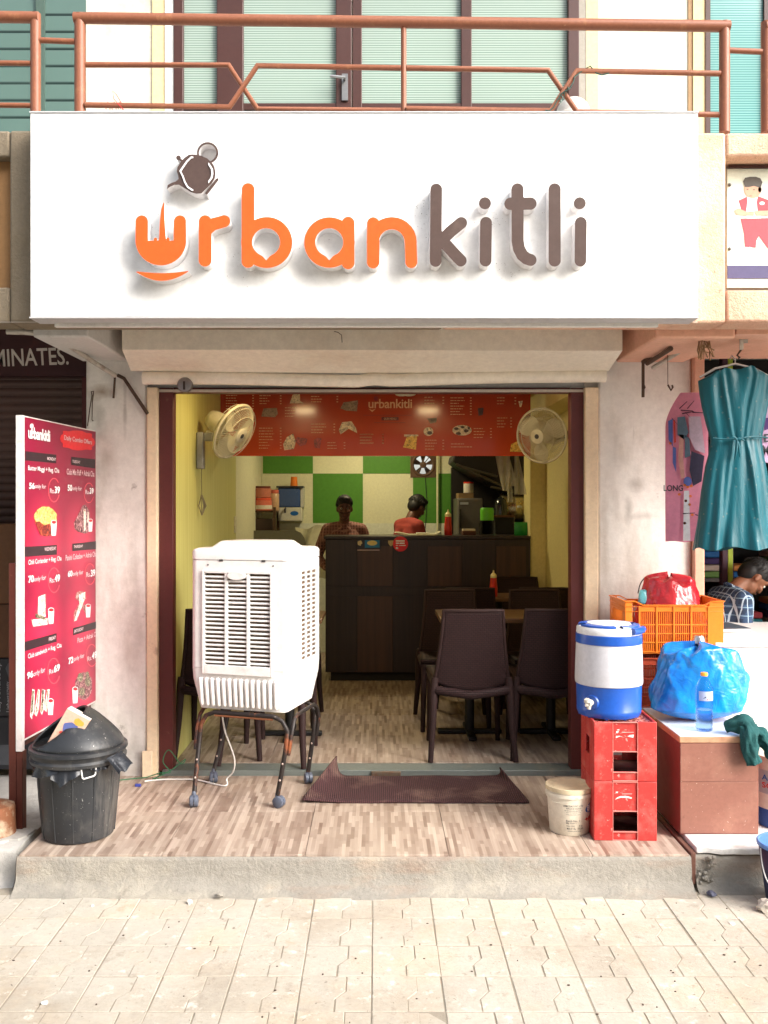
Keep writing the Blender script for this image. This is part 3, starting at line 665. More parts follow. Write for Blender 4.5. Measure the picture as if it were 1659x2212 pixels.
# cobwebs and dirt specks round the letters
b = MB(); r_ = random.Random(11)
for cx_, cy_, n in ((450,395,10), (700,480,10), (905,450,14), (480,620,10), (340,470,8), (520,560,8), (1060,470,14), (1190,450,8), (640,510,9), (1100,590,8)):
    for i in range(n*4):
        x_, y_ = cx_+r_.gauss(0, 22), cy_+r_.gauss(0, 18); rr_ = r_.uniform(.3, 1.0)
        b.prism(FP(YSB-.0008), [fpx(ell(x_, y_, rr_, rr_*.7, 5, r_.random()*3), YSB)], 0, 0)
b.build('dirt_specks', M('dirt_fleck', rgb(110,95,78), .9), sb, kind='stuff')
# ------------------------------------------------------------------ balcony railing
m_rail = M('rust_brown_paint', (.245, .088, .045, 1), .45, var=.12, vs=9, stains=((rgb(165,115,80), 16, .58, .72, .6), (rgb(205,170,130), 35, .70, .76, .6)), bump=.2, bs=40)
YR = 4.17
rl = thing('balcony_railing', 'rust-brown tubular balcony railing with crossed bars above the white sign', 'railing', (0, YR, 3.27))
def rail(pts, r, name, dy=0): return MB().tube([P(a_, b_, YR+dy) for a_, b_ in pts], r/F*YR, 12).build(name, m_rail, rl, smooth=50)
rail([(160,39), (1576,57)], 12, 'top_rail'); rail([(-300,33), (84,38)], 12, 'top_rail'); rail([(1652,58), (1900,60)], 12, 'top_rail')
for x_, y0_, r_ in ((77,30,11), (173,32,12), (1565,48,11.5), (1655,48,11)): rail([(x_, y0_), (x_, 287)], r_, 'post', .003)
rail([(872,48), (872,246)], 6, 'baluster', .006)
rail([(-300,133), (67,137)], 5.5, 'mid_rail'); rail([(-300,224), (67,228)], 5.5, 'bottom_rail'); rail([(86,87), (162,90)], 6, 'link_bar'); rail([(1575,109), (1646,112)], 6, 'link_bar')
rail([(184,140), (494,141), (556,236), (866,239)], 6, 'crossed_bar', .008); rail([(184,227), (496,231), (556,142), (866,147)], 6, 'crossed_bar', -.008)
rail([(878,147), (1184,152), (1246,241), (1556,248)], 6, 'crossed_bar', .008); rail([(878,235), (1190,239), (1246,153), (1556,159)], 6, 'crossed_bar', -.008)
r_ = random.Random(4); pts = [P(225+i*1.35, 229, YR)+Vector((0, -.016*math.cos(i*1.9), .016*math.sin(i*1.9)+r_.uniform(-.004, .004))) for i in range(32)]
pts += [P(*q, YR-.02) for q in ((262,222), (252,205), (243,196), (246,214), (262,232), (268,238))]
tag(MB().tube(pts, .0016, 5).build('thread', M('red_thread', rgb(205,45,50), .7), loc=(X(240, YR), YR, 3.3)), 'red thread wound round the lower bar of the balcony railing', 'thread')
pts = [P(*q, YR-.022) for q in ((1178,238), (1186,240), (1196,232), (1203,218), (1212,203), (1222,196), (1232,190), (1238,178), (1241,166))]+[P(*q, YR-.014) for q in ((1262,150), (1275,143), (1288,158), (1300,162), (1316,158))]
wr_ = MB().tube(pts, .003, 6)
pts2 = [P(1205+i*1.2, 224-i*1.6, YR)+Vector((0, -.02+.012*math.cos(i*1.7), .012*math.sin(i*1.7))) for i in range(18)]
wr_.tube(pts2, .0022, 5)
tag(wr_.build('wire', M('green_wire', rgb(50,80,72), .5), smooth=60, loc=(X(1220, YR), YR, 3.35)), 'green wire twisted round the crossed bars of the balcony railing', 'wire')
dm = thing('dome_lamp', 'white round dome behind the crossed railing bars above the sign', 'lamp', (X(1238, 4.45), 4.45, 3.44))
m_dome = M('white_dome_plastic', (.74, .72, .66, 1), .4)
Rd = 37/F*4.45
MB().lathe([(Rd*math.cos(t), Rd*1.05*math.sin(t)) for t in [PI/2*i/10 for i in range(11)]], (0, 0, .04), 28).build('dome', m_dome, dm, local=True, smooth=60)
MB().lathe([(Rd*1.12, .025), (Rd*1.12, .035), (Rd, .042)], (0, 0, 0), 28).build('rim', m_dome, dm, local=True, smooth=30)
MB().tube([(0,0,-.44), (0,0,.03)], .02, 10).build('stem', m_rail, dm, local=True, smooth=40)
# ------------------------------------------------------------------ poster in the right recess
po = thing('poster', 'photo poster of a small boy in a red waistcoat set into the peach parapet', 'poster', (1.85, 4.215, Z(626, 4.1)))
YP_ = 4.205
xl = X(1571, YP_); zp0, zp1 = Z(621, YP_), Z(363, YP_)
MB().box(xl, 2.14, YP_, 4.219, zp0, zp1).build('panel', M('poster_paper', rgb(222,228,212), .5, var=.02), po)
MB().box(xl, 2.14, YP_-.012, YP_-.0005, zp1-.004, zp1+.008).build('batten', m_wood_dk, po)
MB().box(xl-.001, 2.14, YP_-.004, YP_-.0005, Z(602, YP_), Z(574, YP_)).build('blue_band', M('navy_print', rgb(78,72,110), .5), po)
def cc(p): return (1491+p[0]*.2144, 244+p[1]*.2144)
def pr(name, pts, col, lay): 
    mt_ = M('print_'+name, col, .5, var=.04)
    for q in (pts if isinstance(pts[0], list) else [pts]): MB().prism(FP(YP_), [[(X(cc(p)[0], YP_), Z(cc(p)[1], YP_)) for p in q]], .0006*lay, .0006*lay).build(name, mt_, po)
skin_p = rgb(206,160,132)
pr('legs', [[(505,1065), (790,1060), (840,1250), (800,1390), (760,1340), (690,1240), (665,1290), (660,1360), (550,1350), (540,1220)]], rgb(206,70,80), 2)
pr('shoe', [[(530,1365), (600,1350), (640,1370), (690,1440), (640,1480), (560,1470)], [(800,1400), (850,1390), (860,1450), (800,1450)]], rgb(226,232,246), 2)
pr('arm', [[(440,985), (480,960), (570,1000), (640,990), (640,1040), (560,1035), (460,1025)], [(640,990), (780,985), (840,985), (840,1030), (660,1040)]], skin_p, 4)
pr('shirt', [[(560,850), (700,850), (715,1065), (565,1065)], [(440,985), (470,890), (520,880), (515,960)]], rgb(246,246,246), 2)
pr('waistcoat', [[(485,885), (570,845), (575,900), (560,1010), (515,990)], [(680,840), (790,880), (830,900), (790,1000), (680,1000), (668,900)]], rgb(206,66,76), 3)
pr('face', [ell(628, 770, 88, 92), ell(700, 775, 18, 28, 12)], skin_p, 3)
pr('hair', [[(532,690), (550,655), (600,645), (660,645), (705,660), (726,700), (712,745), (690,750), (640,738), (590,748), (548,748)]], rgb(84,78,70), 4)
pr('facial_feature', [ell(575, 772, 11, 6, 10), ell(640, 775, 11, 6, 10), ell(608, 838, 16, 4, 10)], rgb(120,96,86), 4)
pr('badge', [ell(722, 912, 26, 17, 14)], rgb(250,246,240), 4)
for q in ((397,725), (397,1370)): MB().ball(P(*cc(q), YP_-.003), .008, None, 10, 6).build('fixing_screw', M('screw', rgb(110,110,105), .4, .7), po, smooth=60)
# ------------------------------------------------------------------ awning arms and hanging hardware under the overhang
m_arm = M('painted_pipe', rgb(196,190,180), .5, .2, stains=((rgb(110,80,60), 14, .5, .7, .7),))
m_rust = M('rusty_iron', (.10, .062, .045, 1), .7, .4, var=.3, vs=30, bump=.3)
aw = thing('awning_arm', 'folded awning arm with a pale pipe and rusty bar on the left pier', 'awning arm', (-1.4, 4.95, 2.2))
def D5(p, Y): return P(p[0]*.2043, 664.1+p[1]*.2043, Y)
MB().tube([D5((520,275), 4.34), D5((700,385), 4.55), D5((1000,585), 4.84), D5((1220,720), 4.965)], .013, 10).build('pipe', m_arm, aw, smooth=50)
MB().tube([D5((1240,715), 4.965), D5((1310,750), 4.97), D5((1560,1125), 4.975)], .0095, 8).build('lower_bar', m_rust, aw, smooth=50)
MB().tube([D5((1215,735), 4.98), D5((1205,900), 4.985), D5((1200,960), 4.985)], .006, 6).build('hinge_pin', m_rust, aw)
b = MB(); b.tube([D5((70,255), 4.30), D5((300,262), 4.31), D5((560,290), 4.34)], .014, 8); b.tube([D5((400,232), 4.30), D5((800,250), 4.32)], .012, 8)
b.build('top_bracket', m_arm, aw, smooth=50)
aw2 = thing('awning_arm', 'rusty folded awning arm under the salmon beam by the right pier', 'awning arm', (1.4, 4.95, 2.2))
def D8(p, Y): return P(1287.6+p[0]*.2697, 664.1+p[1]*.2697, Y)
for q in (((375,440), (620,270), (790,200)), ((455,485), (690,340), (840,230)), ((410,450), (600,330))):
    MB().tube([D8(p, 4.90-.42*i/(len(q)-1)) for i, p in enumerate(q)], .012, 8).build('arm_rod', m_arm if q[0][0] == 455 else m_rust, aw2, smooth=50)
MB().box(D8((365,0), 4.9).x, D8((388,0), 4.9).x, 4.895, 4.905, D8((0,720), 4.9).z, D8((0,435), 4.9).z).build('flat_bar', m_rust, aw2, bevel=.002)
MB().tube([D8((375,600), 4.893), D8((392,640), 4.89), D8((375,668), 4.893)], .004, 6).build('bar_ring', m_rust, aw2)
MB().tube([D8((545,240), 4.42), D8((800,235), 4.40), D8((1050,205), 4.36), D8((1060,150), 4.32)], .011, 8).build('cross_pipe', m_arm, aw2, smooth=50)
wh = thing('wire_hook', 'thin wire with a curled hook hanging under the salmon beam', 'hook', tuple(D8((575,400), 4.75)))
MB().tube([D8((572,270), 4.75), D8((575,620), 4.75)], .0018, 5).build('wire', m_rust, wh)
MB().tube([D8(p, 4.75) for p in ((575,620), (600,665), (615,640), (608,622))], .005, 6).build('hook', m_rust, wh, smooth=50)
tw = thing('twine_bundle', 'tangle of dry twine tied to the awning rods above the clothes', 'twine', tuple(D8((860,250), 4.36)))
r_ = random.Random(21); b = MB()
for i in range(16):
    p0 = (r_.uniform(820, 900), r_.uniform(185, 230)); p1 = (p0[0]+r_.uniform(-30, 40), r_.uniform(280, 350)); p2 = (p1[0]+r_.uniform(-40, 70), r_.uniform(320, 425))
    b.tube([D8(p0, 4.37), D8(p1, 4.35+r_.uniform(-.02, .02)), D8(p2, 4.36)], .003, 5)
for i in range(5): b.tube([D8((860,200+i*5), 4.36), D8((960,200+r_.uniform(-40, 10)), 4.34), D8((1050,140+i*14), 4.33)], .0035, 5)
b.build('strands', M('dry_twine', rgb(140,110,80), .9), tw, smooth=60)
hk = thing('hanging_strap', 'grey metal strap hooks hanging over the teal dress', 'strap', tuple(D8((1165,200), 4.42)))
MB().box(D8((1150,0), 4.42).x, D8((1178,0), 4.42).x, 4.416, 4.424, D8((0,340), 4.42).z, D8((0,140), 4.42).z).build('strap', m_arm, hk)
MB().box(D8((1185,0), 4.42).x, D8((1215,0), 4.42).x, 4.418, 4.426, D8((0,285), 4.42).z, D8((0,140), 4.42).z).build('strap', m_arm, hk)
MB().tube([D8(p, 4.42) for p in ((1160,340), (1130,385), (1150,400), (1140,410))], .005, 6).build('hook', m_rust, hk)
MB().tube([D8(p, 4.40) for p in ((1085,165), (1150,185), (1260,198), (1420,220))], .003, 5).build('line', m_rust, hk)
wh2 = thing('wire_loop', 'long bent wire hanging on the left pier above the menu board', 'wire', tuple(D5((965,900), 4.99)))
MB().tube([D5(p, 4.988) for p in ((925,1255), (950,1060), (972,930), (965,890), (990,885), (985,925), (975,1000), (972,1190), (985,1200))], .003, 5).build('strand', m_rust, wh2)
tag(MB().tube([P(*q, 4.595) for q in ((722,716), (730,718), (738,724), (739,740))], .002, 5).build('dry_straw', m_rust, loc=(X(735, 4.6), 4.6, 2.45)), 'dry straw stuck on the cream shutter hood under the sign', 'straw')
# ------------------------------------------------------------------ menu board on posts
A_, B_ = Vector((-1.60, 4.17, 0)), Vector((-1.527, 5.04, 0))
ub = (B_-A_).normalized(); LB = (B_-A_).length; nb = ub.cross(Vector((0,0,1)))     # nb faces the walkway
mbd = thing('menu_board', 'tall red menu board of daily combo offers on brown posts beside the left pier', 'menu board', tuple(A_+Vector((0,0,ZP))), math.atan2(ub.y, ub.x))
def bt(xp):            # closer view px -> distance along the board
    D = (xp*.30637)-CX; k = -D/F
    return (1.60-k*4.17)/(k*.87+.073)
def btz(xp, yp):
    t = min(max(bt(xp), -.02), 1.02); return t, Z(881+yp*.3064, 4.17+.87*t)
def board_pt(t, z, d): return A_+ub*(LB*t)+nb*d+Vector((0,0,z))
z0b, z1b = .555, 2.005
k = NT('menu_print')
s_ = k.n('ShaderNodeSeparateXYZ', {0: k.tc.outputs['Object']})
c_ = None
def glow(cx_, cz_, rx_, rz_):
    v = k.n('ShaderNodeCombineXYZ', {0: k.n('ShaderNodeMath', {0: k.n('ShaderNodeMath', {0: s_.outputs[0], 1: cx_}, operation='SUBTRACT').outputs[0], 1: 1/rx_}, operation='MULTIPLY').outputs[0],
                                     1: k.n('ShaderNodeMath', {0: k.n('ShaderNodeMath', {0: s_.outputs[2], 1: cz_}, operation='SUBTRACT').outputs[0], 1: 1/rz_}, operation='MULTIPLY').outputs[0]})
    return k.ramp(k.n('ShaderNodeVectorMath', {0: v.outputs[0]}, operation='LENGTH').outputs[1], 0, 1, (1,1,1,1), (0,0,0,1))
c_ = rgb(138, 24, 56)
for t_ in (.20, .70):
    for zz in (1.42, 1.0, .60):
        c_ = k.mix(glow(t_*LB+.03, zz-ZP, .24, .27), c_, rgb(206, 44, 80))
k.link(c_, k.b.inputs['Base Color']); k.b.inputs['Roughness'].default_value = .3
m_menu = k.m
m_wp = M('white_print', (.82,.80,.80,1), .4, var=.02); m_wp2 = M('pale_print', rgb(226,196,200), .4, var=.02); m_bar = M('charcoal_print', rgb(52,36,42), .4); m_badge = M('scarlet_print', rgb(222,40,48), .35)
m_pole = M('brown_square_tube', rgb(92,44,34), .5, .2, var=.15, stains=((rgb(140,100,80), 20, .62, .75, .5),))
m_pale_edge = M('board_edge', rgb(216,208,204), .5, stains=((rgb(150,130,120), 9, .55, .7, .4),))
b = MB(); b.box(0, LB, -.012, .012, z0b-ZP, z1b-ZP)
b.build('panel', m_menu, mbd, local=True)
b = MB()
b.box(-.026, -.0005, -.014, .014, z0b-ZP-.05, z1b-ZP+.006)
b.box(-.0255, LB+.012, -.0135, .0135, z1b-ZP+.0005, z1b-ZP+.0055); b.box(0, LB, -.0135, .0135, z0b-ZP-.008, z0b-ZP-.0005)
b.build('edge_frame', m_pale_edge, mbd, local=True)
MB().box(-.022, .022, .0145, .05, 0, 1.2).build('post', m_pole, mbd, local=True, bevel=.003)
MB().box(-.022, .022, -.0135, .0135, 0, z0b-ZP-.0505).build('post', m_pole, mbd, local=True, bevel=.003)
MB().box(LB-.03, LB+.006, .0145, .05, 0, 1.6).build('post', m_pole, mbd, local=True, bevel=.003)
MB().box(-.02, LB, .0145, .045, .36, .392).build('cross_bar', m_pole, mbd, local=True, bevel=.003)
def bpoly(pts, d): 
    return [[(t*LB, z) for t, z in [btz(*p) for p in pts]]]
BP = (A_, ub, Vector((0,0,1)))     # normal of this plane: ub x z = towards the walkway
def bprint(name, polys, mat, d=.0135, par=mbd, kind=None):
    b = MB()
    for i, q in enumerate(polys): b.prism((A_, ub, Vector((0,0,1))), bpoly(q, d), d, d)
    return b.build(name, mat, par, kind=kind)
def btext(body, x0, y0, x1, y1, mat, name, d=.0155, par=mbd, tilt=0, **kw):
    """text in the closer view's box: (x0, y0) top left, (x1, y1) bottom right of its left end's height"""
    t0 = bt(x0); t1 = bt(x1); za = Z(881+y1*.3064, 4.17+.87*t0); zb = Z(881+y0*.3064, 4.17+.87*t0)
    b = MB(); text_into(b, body, lambda u, v: board_pt(t0+(t1-t0)*u, za+(zb-za)*v+tilt*u, d), **kw)
    return b.build(name, mat, par)
def bar(xa, ya, xb, yb, yc, yd):     # corners: left top/bottom, right top/bottom
    return [(xa, yb), (xb, yd), (xb, yc), (xa, ya)]
bprint('day_bar', [bar(158,306,378,370,331,391)], m_bar); bprint('day_bar', [bar(484,345,654,403,363,428)], m_bar)
bprint('day_bar', [bar(152,980,382,1050,966,1035)], m_bar); bprint('day_bar', [bar(492,958,664,1010,940,996)], m_bar)
bprint('day_bar', [bar(148,1652,380,1716,1588,1648)], m_bar); bprint('day_bar', [bar(497,1553,678,1604,1502,1550)], m_bar)
for (tx, x0, y0, x1, y1) in (('MONDAY', 312, 345, 372, 368), ('TUESDAY', 490, 367, 545, 387), ('WEDNESDAY', 292, 985, 374, 1010), ('THURSDAY', 500, 970, 564, 990), ('FRIDAY', 322, 1620, 372, 1645), ('SATURDAY', 503, 1565, 568, 1588)):
    btext(tx, x0, y0, x1, y1, m_wp2, 'day_lettering', bold=.01)
badge = []
for i in range(40):
    a_ = 2*PI*i/40; q = 1+.07*math.cos(i*PI/2.5); ca, sa = math.cos(a_), math.sin(a_)
    badge.append((528+116*q*math.copysign(abs(ca)**.6, ca), 230+(66*q)*math.copysign(abs(sa)**.6, sa)+14*ca))
bprint('offer_badge', [badge[::-1]], m_badge)
btext('Daily Combo Offers', 432, 192, 628, 236, m_wp2, 'badge_lettering', bold=.005)
btext('urbankitli', 176, 130, 332, 216, m_wp, 'brand_lettering', bold=.03, spacing=.94)
bprint('brand_mark', [ell(204, 128, 13, 17, 14), [(176,192), (200,205), (224,200), (214,212), (196,212)], [(199,160),(206,112),(211,160)]], m_wp)
for (l1, a, p1, b1, p2, b2, price) in (
    ('Butter Maggi + Reg. Cha', (176,405,396,450), '56', (183,526,222,572), 'only for', (224,536,302,576), ('Rs.', (330,568,362,602), '39', (364,553,400,603))),
    ('Club Mix Puff + Adrak Cha', (450,428,645,470), '50', (456,541,488,586), 'only for', (490,552,556,590), ('Rs.', (582,578,610,608), '39', (612,564,640,608))),
    ('Chili Coriander + Reg. Cha', (177,1072,412,1118), '70', (177,1185,216,1236), 'only for', (218,1192,302,1236), ('Rs.', (328,1200,362,1236), '49', (364,1178,401,1230))),
    ('Panini Coleslaw + Adrak Cha', (442,1038,660,1078), '60', (458,1150,490,1194), 'only for', (492,1155,566,1194), ('Rs.', (588,1160,618,1194), '39', (620,1142,651,1192))),
    ('Club sandwich + Reg. Cha', (174,1735,412,1780), '96', (169,1865,210,1915), 'only for', (212,1858,296,1905), ('Rs.', (324,1845,358,1880), '69', (358,1818,400,1870))),
    ('Pizza + Adrak Cha', (526,1622,672,1658), '72', (462,1764,496,1810), 'only for', (498,1758,574,1798), ('Rs.', (596,1755,626,1788), '49', (628,1726,662,1776)))):
    left = a[0] < 300
    btext(l1, *a, m_wp if left else m_wp2, 'dish_lettering', bold=.008)
    btext(p1, *b1, m_wp, 'price_lettering', bold=.03); btext(p2, *b2, m_wp2, 'price_lettering', bold=.012)
    btext(price[0], *price[1], m_wp2, 'price_lettering', bold=.012); btext(price[2], *price[3], m_wp, 'price_lettering', bold=.03)
def swirl(cx_, cy_, rx_, ry_):
    out = []
    for i in range(22): a_ = .4+5.2*i/21; out.append((cx_+rx_*math.cos(a_), cy_+ry_*math.sin(a_)))
    inn = [(cx_+(p[0]-cx_)*.90, cy_+(p[1]-cy_)*.93) for p in out]
    return (out+inn[::-1])
m_swirl = M('swirl_print', rgb(226, 84, 96), .35)
bprint('price_swirl', [swirl(*q) for q in ((362,580,42,86), (610,600,36,72), (362,1215,44,90), (618,1172,38,76), (360,1855,46,92), (630,1745,40,80))], m_swirl, .0131)
def food(name, c1, c2, c3, sc=60):
    k = NT(name); n = k.noise(sc, 5, .7, None, 1.0).outputs['Fac']; r = k.n('ShaderNodeValToRGB', {'Fac': n}); e_ = r.color_ramp.elements
    e_[0].position = .34; e_[0].color = rgb(*c1); e_[1].position = .64; e_[1].color = rgb(*c3); q = e_.new(.48); q.color = rgb(*c2)
    k.link(r.outputs[0], k.b.inputs['Base Color']); k.b.inputs['Roughness'].default_value = .4; return k.m
m_noodle = food('noodle_print', (150,80,40), (226,176,84), (250,230,160), 75); m_bowl = food('bowl_print', (60,20,22), (120,40,36), (200,90,60), 45); m_bread = food('bread_print', (150,84,70), (226,206,192), (250,242,236), 55)
m_filling = food('filling_print', (70,34,40), (150,84,80), (230,200,190), 70); m_choc = food('choc_print', (50,20,26), (110,52,60), (216,170,170), 65); m_olive = food('olive_print', (34,34,28), (84,80,60), (190,180,150), 80)
def cup(x, y, w_, h_):
    bprint('cup_print', [[(x, y+h_*.15), (x+w_*.12, y+h_), (x+w_*.85, y+h_*.98), (x+w_, y+h_*.12)], ell(x+w_/2, y+h_*.14, w_*.5, h_*.14, 14)[::-1]], m_wp, .0145)
    bprint('drink_print', [ell(x+w_/2, y+h_*.14, w_*.38, h_*.10, 14)[::-1]], m_badge, .0152)
def W_(l, s): return wob(l, 4, s)
bprint('food_print', [W_(ell(302,775,80,78,24), 1)[::-1]], m_noodle, .0137); bprint('food_print', [W_([(222,800),(240,830),(262,895),(300,908),(340,900),(345,850),(330,815),(290,825),(255,800)], 2)], m_bowl, .0141); cup(338,790,42,112)
bprint('food_print', [W_([(505,810),(530,760),(565,690),(590,680),(612,720),(615,800),(600,880),(575,890),(530,870),(508,850)], 3)], m_choc, .0137); bprint('food_print', [W_([(572,720),(588,715),(590,860),(570,870)], 4), W_([(598,730),(608,735),(606,800),(598,810)], 5)], m_bread, .0141); cup(602,782,34,92)
bprint('food_print', [W_([(248,1330),(300,1315),(306,1470),(246,1470)], 6)], m_bread, .0137); bprint('food_print', [W_([(268,1330),(278,1328),(280,1468),(266,1468)], 7), W_([(203,1490),(320,1480),(318,1530),(210,1545)], 8)], m_bread, .0139); bprint('food_print', [W_([(228,1450),(300,1470),(300,1492),(230,1482)], 9)], m_olive, .0143); cup(318,1408,44,116)
bprint('food_print', [W_(ell(552,1330,38,38,16), 1)[::-1], W_([(500,1440),(540,1390),(556,1395),(510,1505),(500,1500)], 2), W_([(560,1395),(600,1380),(622,1450),(600,1470),(575,1430)], 3)], m_filling, .0137); bprint('food_print', [W_([(540,1320),(585,1300),(582,1350),(560,1390),(520,1500),(503,1508),(545,1390)], 4)], m_bread, .0141); cup(584,1382,38,96)
for i, x_ in enumerate((196, 232, 268, 302)): bprint('food_print', [W_([(x_-8,2170-i*14),(x_+12,1985),(x_+28,1988),(x_+24,2130-i*10),(x_+8,2196-i*16)], i)], m_bread, .0137); bprint('food_print', [W_([(x_+12,1990),(x_+21,1992),(x_+12,2140),(x_+2,2150)], i+5)], m_olive, .0141)
cup(314,2048,44,118)
bprint('food_print', [W_(ell(572,1960,62,100,22,), 3)[::-1]], m_choc, .0137); bprint('food_print', [ell(548,1900,20,32,12)[::-1], ell(600,1930,20,34,12)[::-1], ell(560,2000,22,30,12)[::-1], ell(598,1880,12,22,12)[::-1]], m_olive, .0141); cup(490,1965,42,118)
# ------------------------------------------------------------------ dustbin
m_bin = M('black_bin_plastic', (.022,.024,.027,1), .42, var=.2, vs=5, stains=((rgb(92,88,84), 6, .52, .78, .6), (rgb(210,206,200), 85, .668, .69, .8), (rgb(120,116,110), (9,9,1.5), .58, .72, .45)), bump=.12, bs=50)
m_bag_b = M('black_polythene', (.02,.022,.027,1), .2, var=.3, bump=.4, bs=22, bd=.01)
bn = thing('dustbin', 'black plastic dustbin with a domed lid and torn bin liner beside the menu board', 'dustbin', (-1.325, 4.115, ZP))
b = MB(); seg = 48
prof = [(.135, 0), (.15, .006), (.155, .03), (.170, .18), (.178, .30), (.184, .33)]
b.lathe(prof, seg=seg); 
b.build('body', m_bin, bn, local=True, smooth=50)
b = MB()
for i in range(12):
    a_ = 2*PI*i/12+.16; b.tube([(.1525*math.cos(a_), .1525*math.sin(a_), .012), (.1795*math.cos(a_), .1795*math.sin(a_), .30)], .0035, 6)
b.build('rib', m_bin, bn, local=True, smooth=50, kind='stuff')
MB().lathe([(.184, .333), (.205, .338), (.208, .352), (.200, .362), (.203, .376), (.212, .384), (.210, .398), (.196, .404), (.186, .40)], seg=48).build('rim', m_bin, bn, local=True, smooth=50)
dome = [(.196,.403),(.193,.415),(.184,.432),(.170,.450),(.152,.470),(.133,.489),(.113,.508),(.092,.527),(.072,.543),(.050,.558),(.028,.569),(.012,.573),(1e-4,.574)]
b = MB(); b.lathe(dome, seg=72)
lid = b.build('lid', m_bin, bn, local=True)
bm = bmesh.new(); bm.from_mesh(lid.data); bmesh.ops.remove_doubles(bm, verts=bm.verts, dist=1e-5)
rc = bmesh.ops.bisect_plane(bm, geom=bm.verts[:]+bm.edges[:]+bm.faces[:], plane_co=(-.139, -.135, .416), plane_no=(-.50, -.27, .82), clear_outer=True)
bm.to_mesh(lid.data); bm.free(); lid.data.shade_smooth()
md = lid.modifiers.new('solid', 'SOLIDIFY'); md.thickness = .010; md.offset = -1
b = MB(); r_ = random.Random(6)
def liner(a0, a1, h, seed, out=.012):
    rr_ = random.Random(seed); n_ = 3; hh = [h*(.5+.5*math.sin(PI*i/n_))*rr_.uniform(.65, 1.15) for i in range(n_+1)]
    def f(u, v):
        i = min(int(u*n_), n_-1); q = u*n_-i; hz = hh[i]*(1-q)+hh[i+1]*q; a_ = math.radians(a0+(a1-a0)*u)
        rad = .187+out*v+.007*math.sin(u*15+seed)*v
        return (rad*math.cos(a_), rad*math.sin(a_), .345-hz*v)
    b.grid(f, 40, 6)
liner(185, 262, .055, 1); liner(255, 290, .075, 2, .02); liner(300, 330, .03, 3)
b.build('bin_liner', m_bag_b, bn, local=True, smooth=60)
b = MB()
fc = [P(*q)-Vector((-1.325, 4.115, ZP)) for q in ((230,1638,3.97), (262,1621,4.03), (257,1673,3.95), (288,1651,4.0))]
b.grid(lambda u, v: fc[0]*(1-u)*(1-v)+fc[1]*u*(1-v)+fc[2]*(1-u)*v+fc[3]*u*v+Vector((0,-.012*math.sin(PI*u),.008*math.sin(u*9)*v)), 16, 12)
b.build('liner_flap', m_bag_b, bn, local=True, smooth=70)
a_ = math.radians(300); hpts = []
for (s_, z_) in ((-.032, .345), (-.026, .300), (-.02, .295), (.02, .302), (.027, .308), (.03, .352)):
    hpts.append((.196*math.cos(a_+s_/.19), .196*math.sin(a_+s_/.19), z_))
MB().tube(hpts, .0035, 8).build('handle', M('white_wire', (.75,.74,.72,1), .35), bn, local=True, smooth=60)
mkarton = M('printed_carton', rgb(196,160,140), .7, var=.12, vs=14, stains=((rgb(130,100,75), 9, .55, .7, .6),))
m_yel_c = M('ochre_ink', rgb(190,150,60), .6)
m_blueink = M('blue_ink', rgb(78,88,140), .6); m_redink = M('red_ink', rgb(176,60,50), .6)
ct = thing('waste_carton', 'pale printed carton jammed tilted into the dustbin opening', 'carton', (0,0,0))
ct.rotation_euler = (math.radians(-7), math.radians(29), math.radians(4))
ct.location = P(145, 1530, 4.0)-(ct.rotation_euler.to_matrix() @ Vector((-.055, -.045, .10)))
MB().box(-.055, .055, -.045, .045, -.10, .0985).build('box', mkarton, ct, local=True, bevel=.003)
MB().box(-.0545, .0545, -.0445, .0445, .0987, .10).build('flap', M('carton_white', rgb(232,222,214), .7, stains=((rgb(150,130,110), 25, .6, .7, .5),)), ct, local=True)
b = MB(); b.prism(((0,-.0462,0), (1,0,0), (0,0,1)), [wob(ell(0,.03,.035,.028,14), .004, 2)], 0, 0); b.build('blue_print', m_blueink, ct, local=True)
b = MB(); b.prism(((0,-.0466,0), (1,0,0), (0,0,1)), [wob(ell(-.02,0,.014,.008,10), .002, 2)], 0, 0); b.build('red_print', m_redink, ct, local=True); b = MB(); b.prism(((0,-.0466,0), (1,0,0), (0,0,1)), [wob(ell(.02,.07,.025,.015,10), .003, 3)], 0, 0); b.build('yellow_print', m_yel_c, ct, local=True)
# ------------------------------------------------------------------ left edge: round stump, cartons
st = thing('bollard', 'short round orange-painted stump with a dusty top at the left edge', 'bollard', (-1.695, 4.10, ZP))
MB().lathe([(.095, 0), (.092, .01), (.088, .12), (.084, .135), (.05, .142), (.0001, .143)], seg=32).build('drum', M('worn_orange_paint', rgb(128,80,52), .8, var=.2, vs=9, stains=((rgb(196,186,160), 7, .50, .66, .8), (rgb(110,140,80), 9, .66, .75, .5)), bump=.3), st, local=True, smooth=50)
m_ups = M('black_carton', rgb(30,30,34), .5, var=.15, stains=((rgb(60,58,56), 8, .5, .8, .5),)); m_upsg = M('grey_print', rgb(150,150,152), .5); m_upsd = M('dark_grey_print', rgb(70,72,76), .45); m_yel = M('yellow_print', rgb(206,186,40), .5); m_grn = M('green_print', rgb(40,140,70), .5)
YC = 4.95
def carton(dx0, dx1, dy0, dy1, label, group=None, Y=YC, m=m_ups, dep=.28):
    t = thing('carton', label, 'carton', ((X(dx0, Y)+X(dx1, Y))/2, Y+dep/2, Z(dy1, Y)), 0, group)
    MB().box(X(dx0, Y), X(dx1, Y), Y, Y+dep, Z(dy1, Y), Z(dy0, Y)).build('box', m, t, bevel=.004); return t
G1 = 'cartons stacked in front of the left shutter'
c1 = carton(-160, 52, 1423, 1548, 'upper black carton of the stack with grey vertical lettering, left of the menu board', G1)
c2 = carton(-160, 86, 1550, 1662, 'lower black carton of the stack with lettering turned downward, left of the menu board', G1)
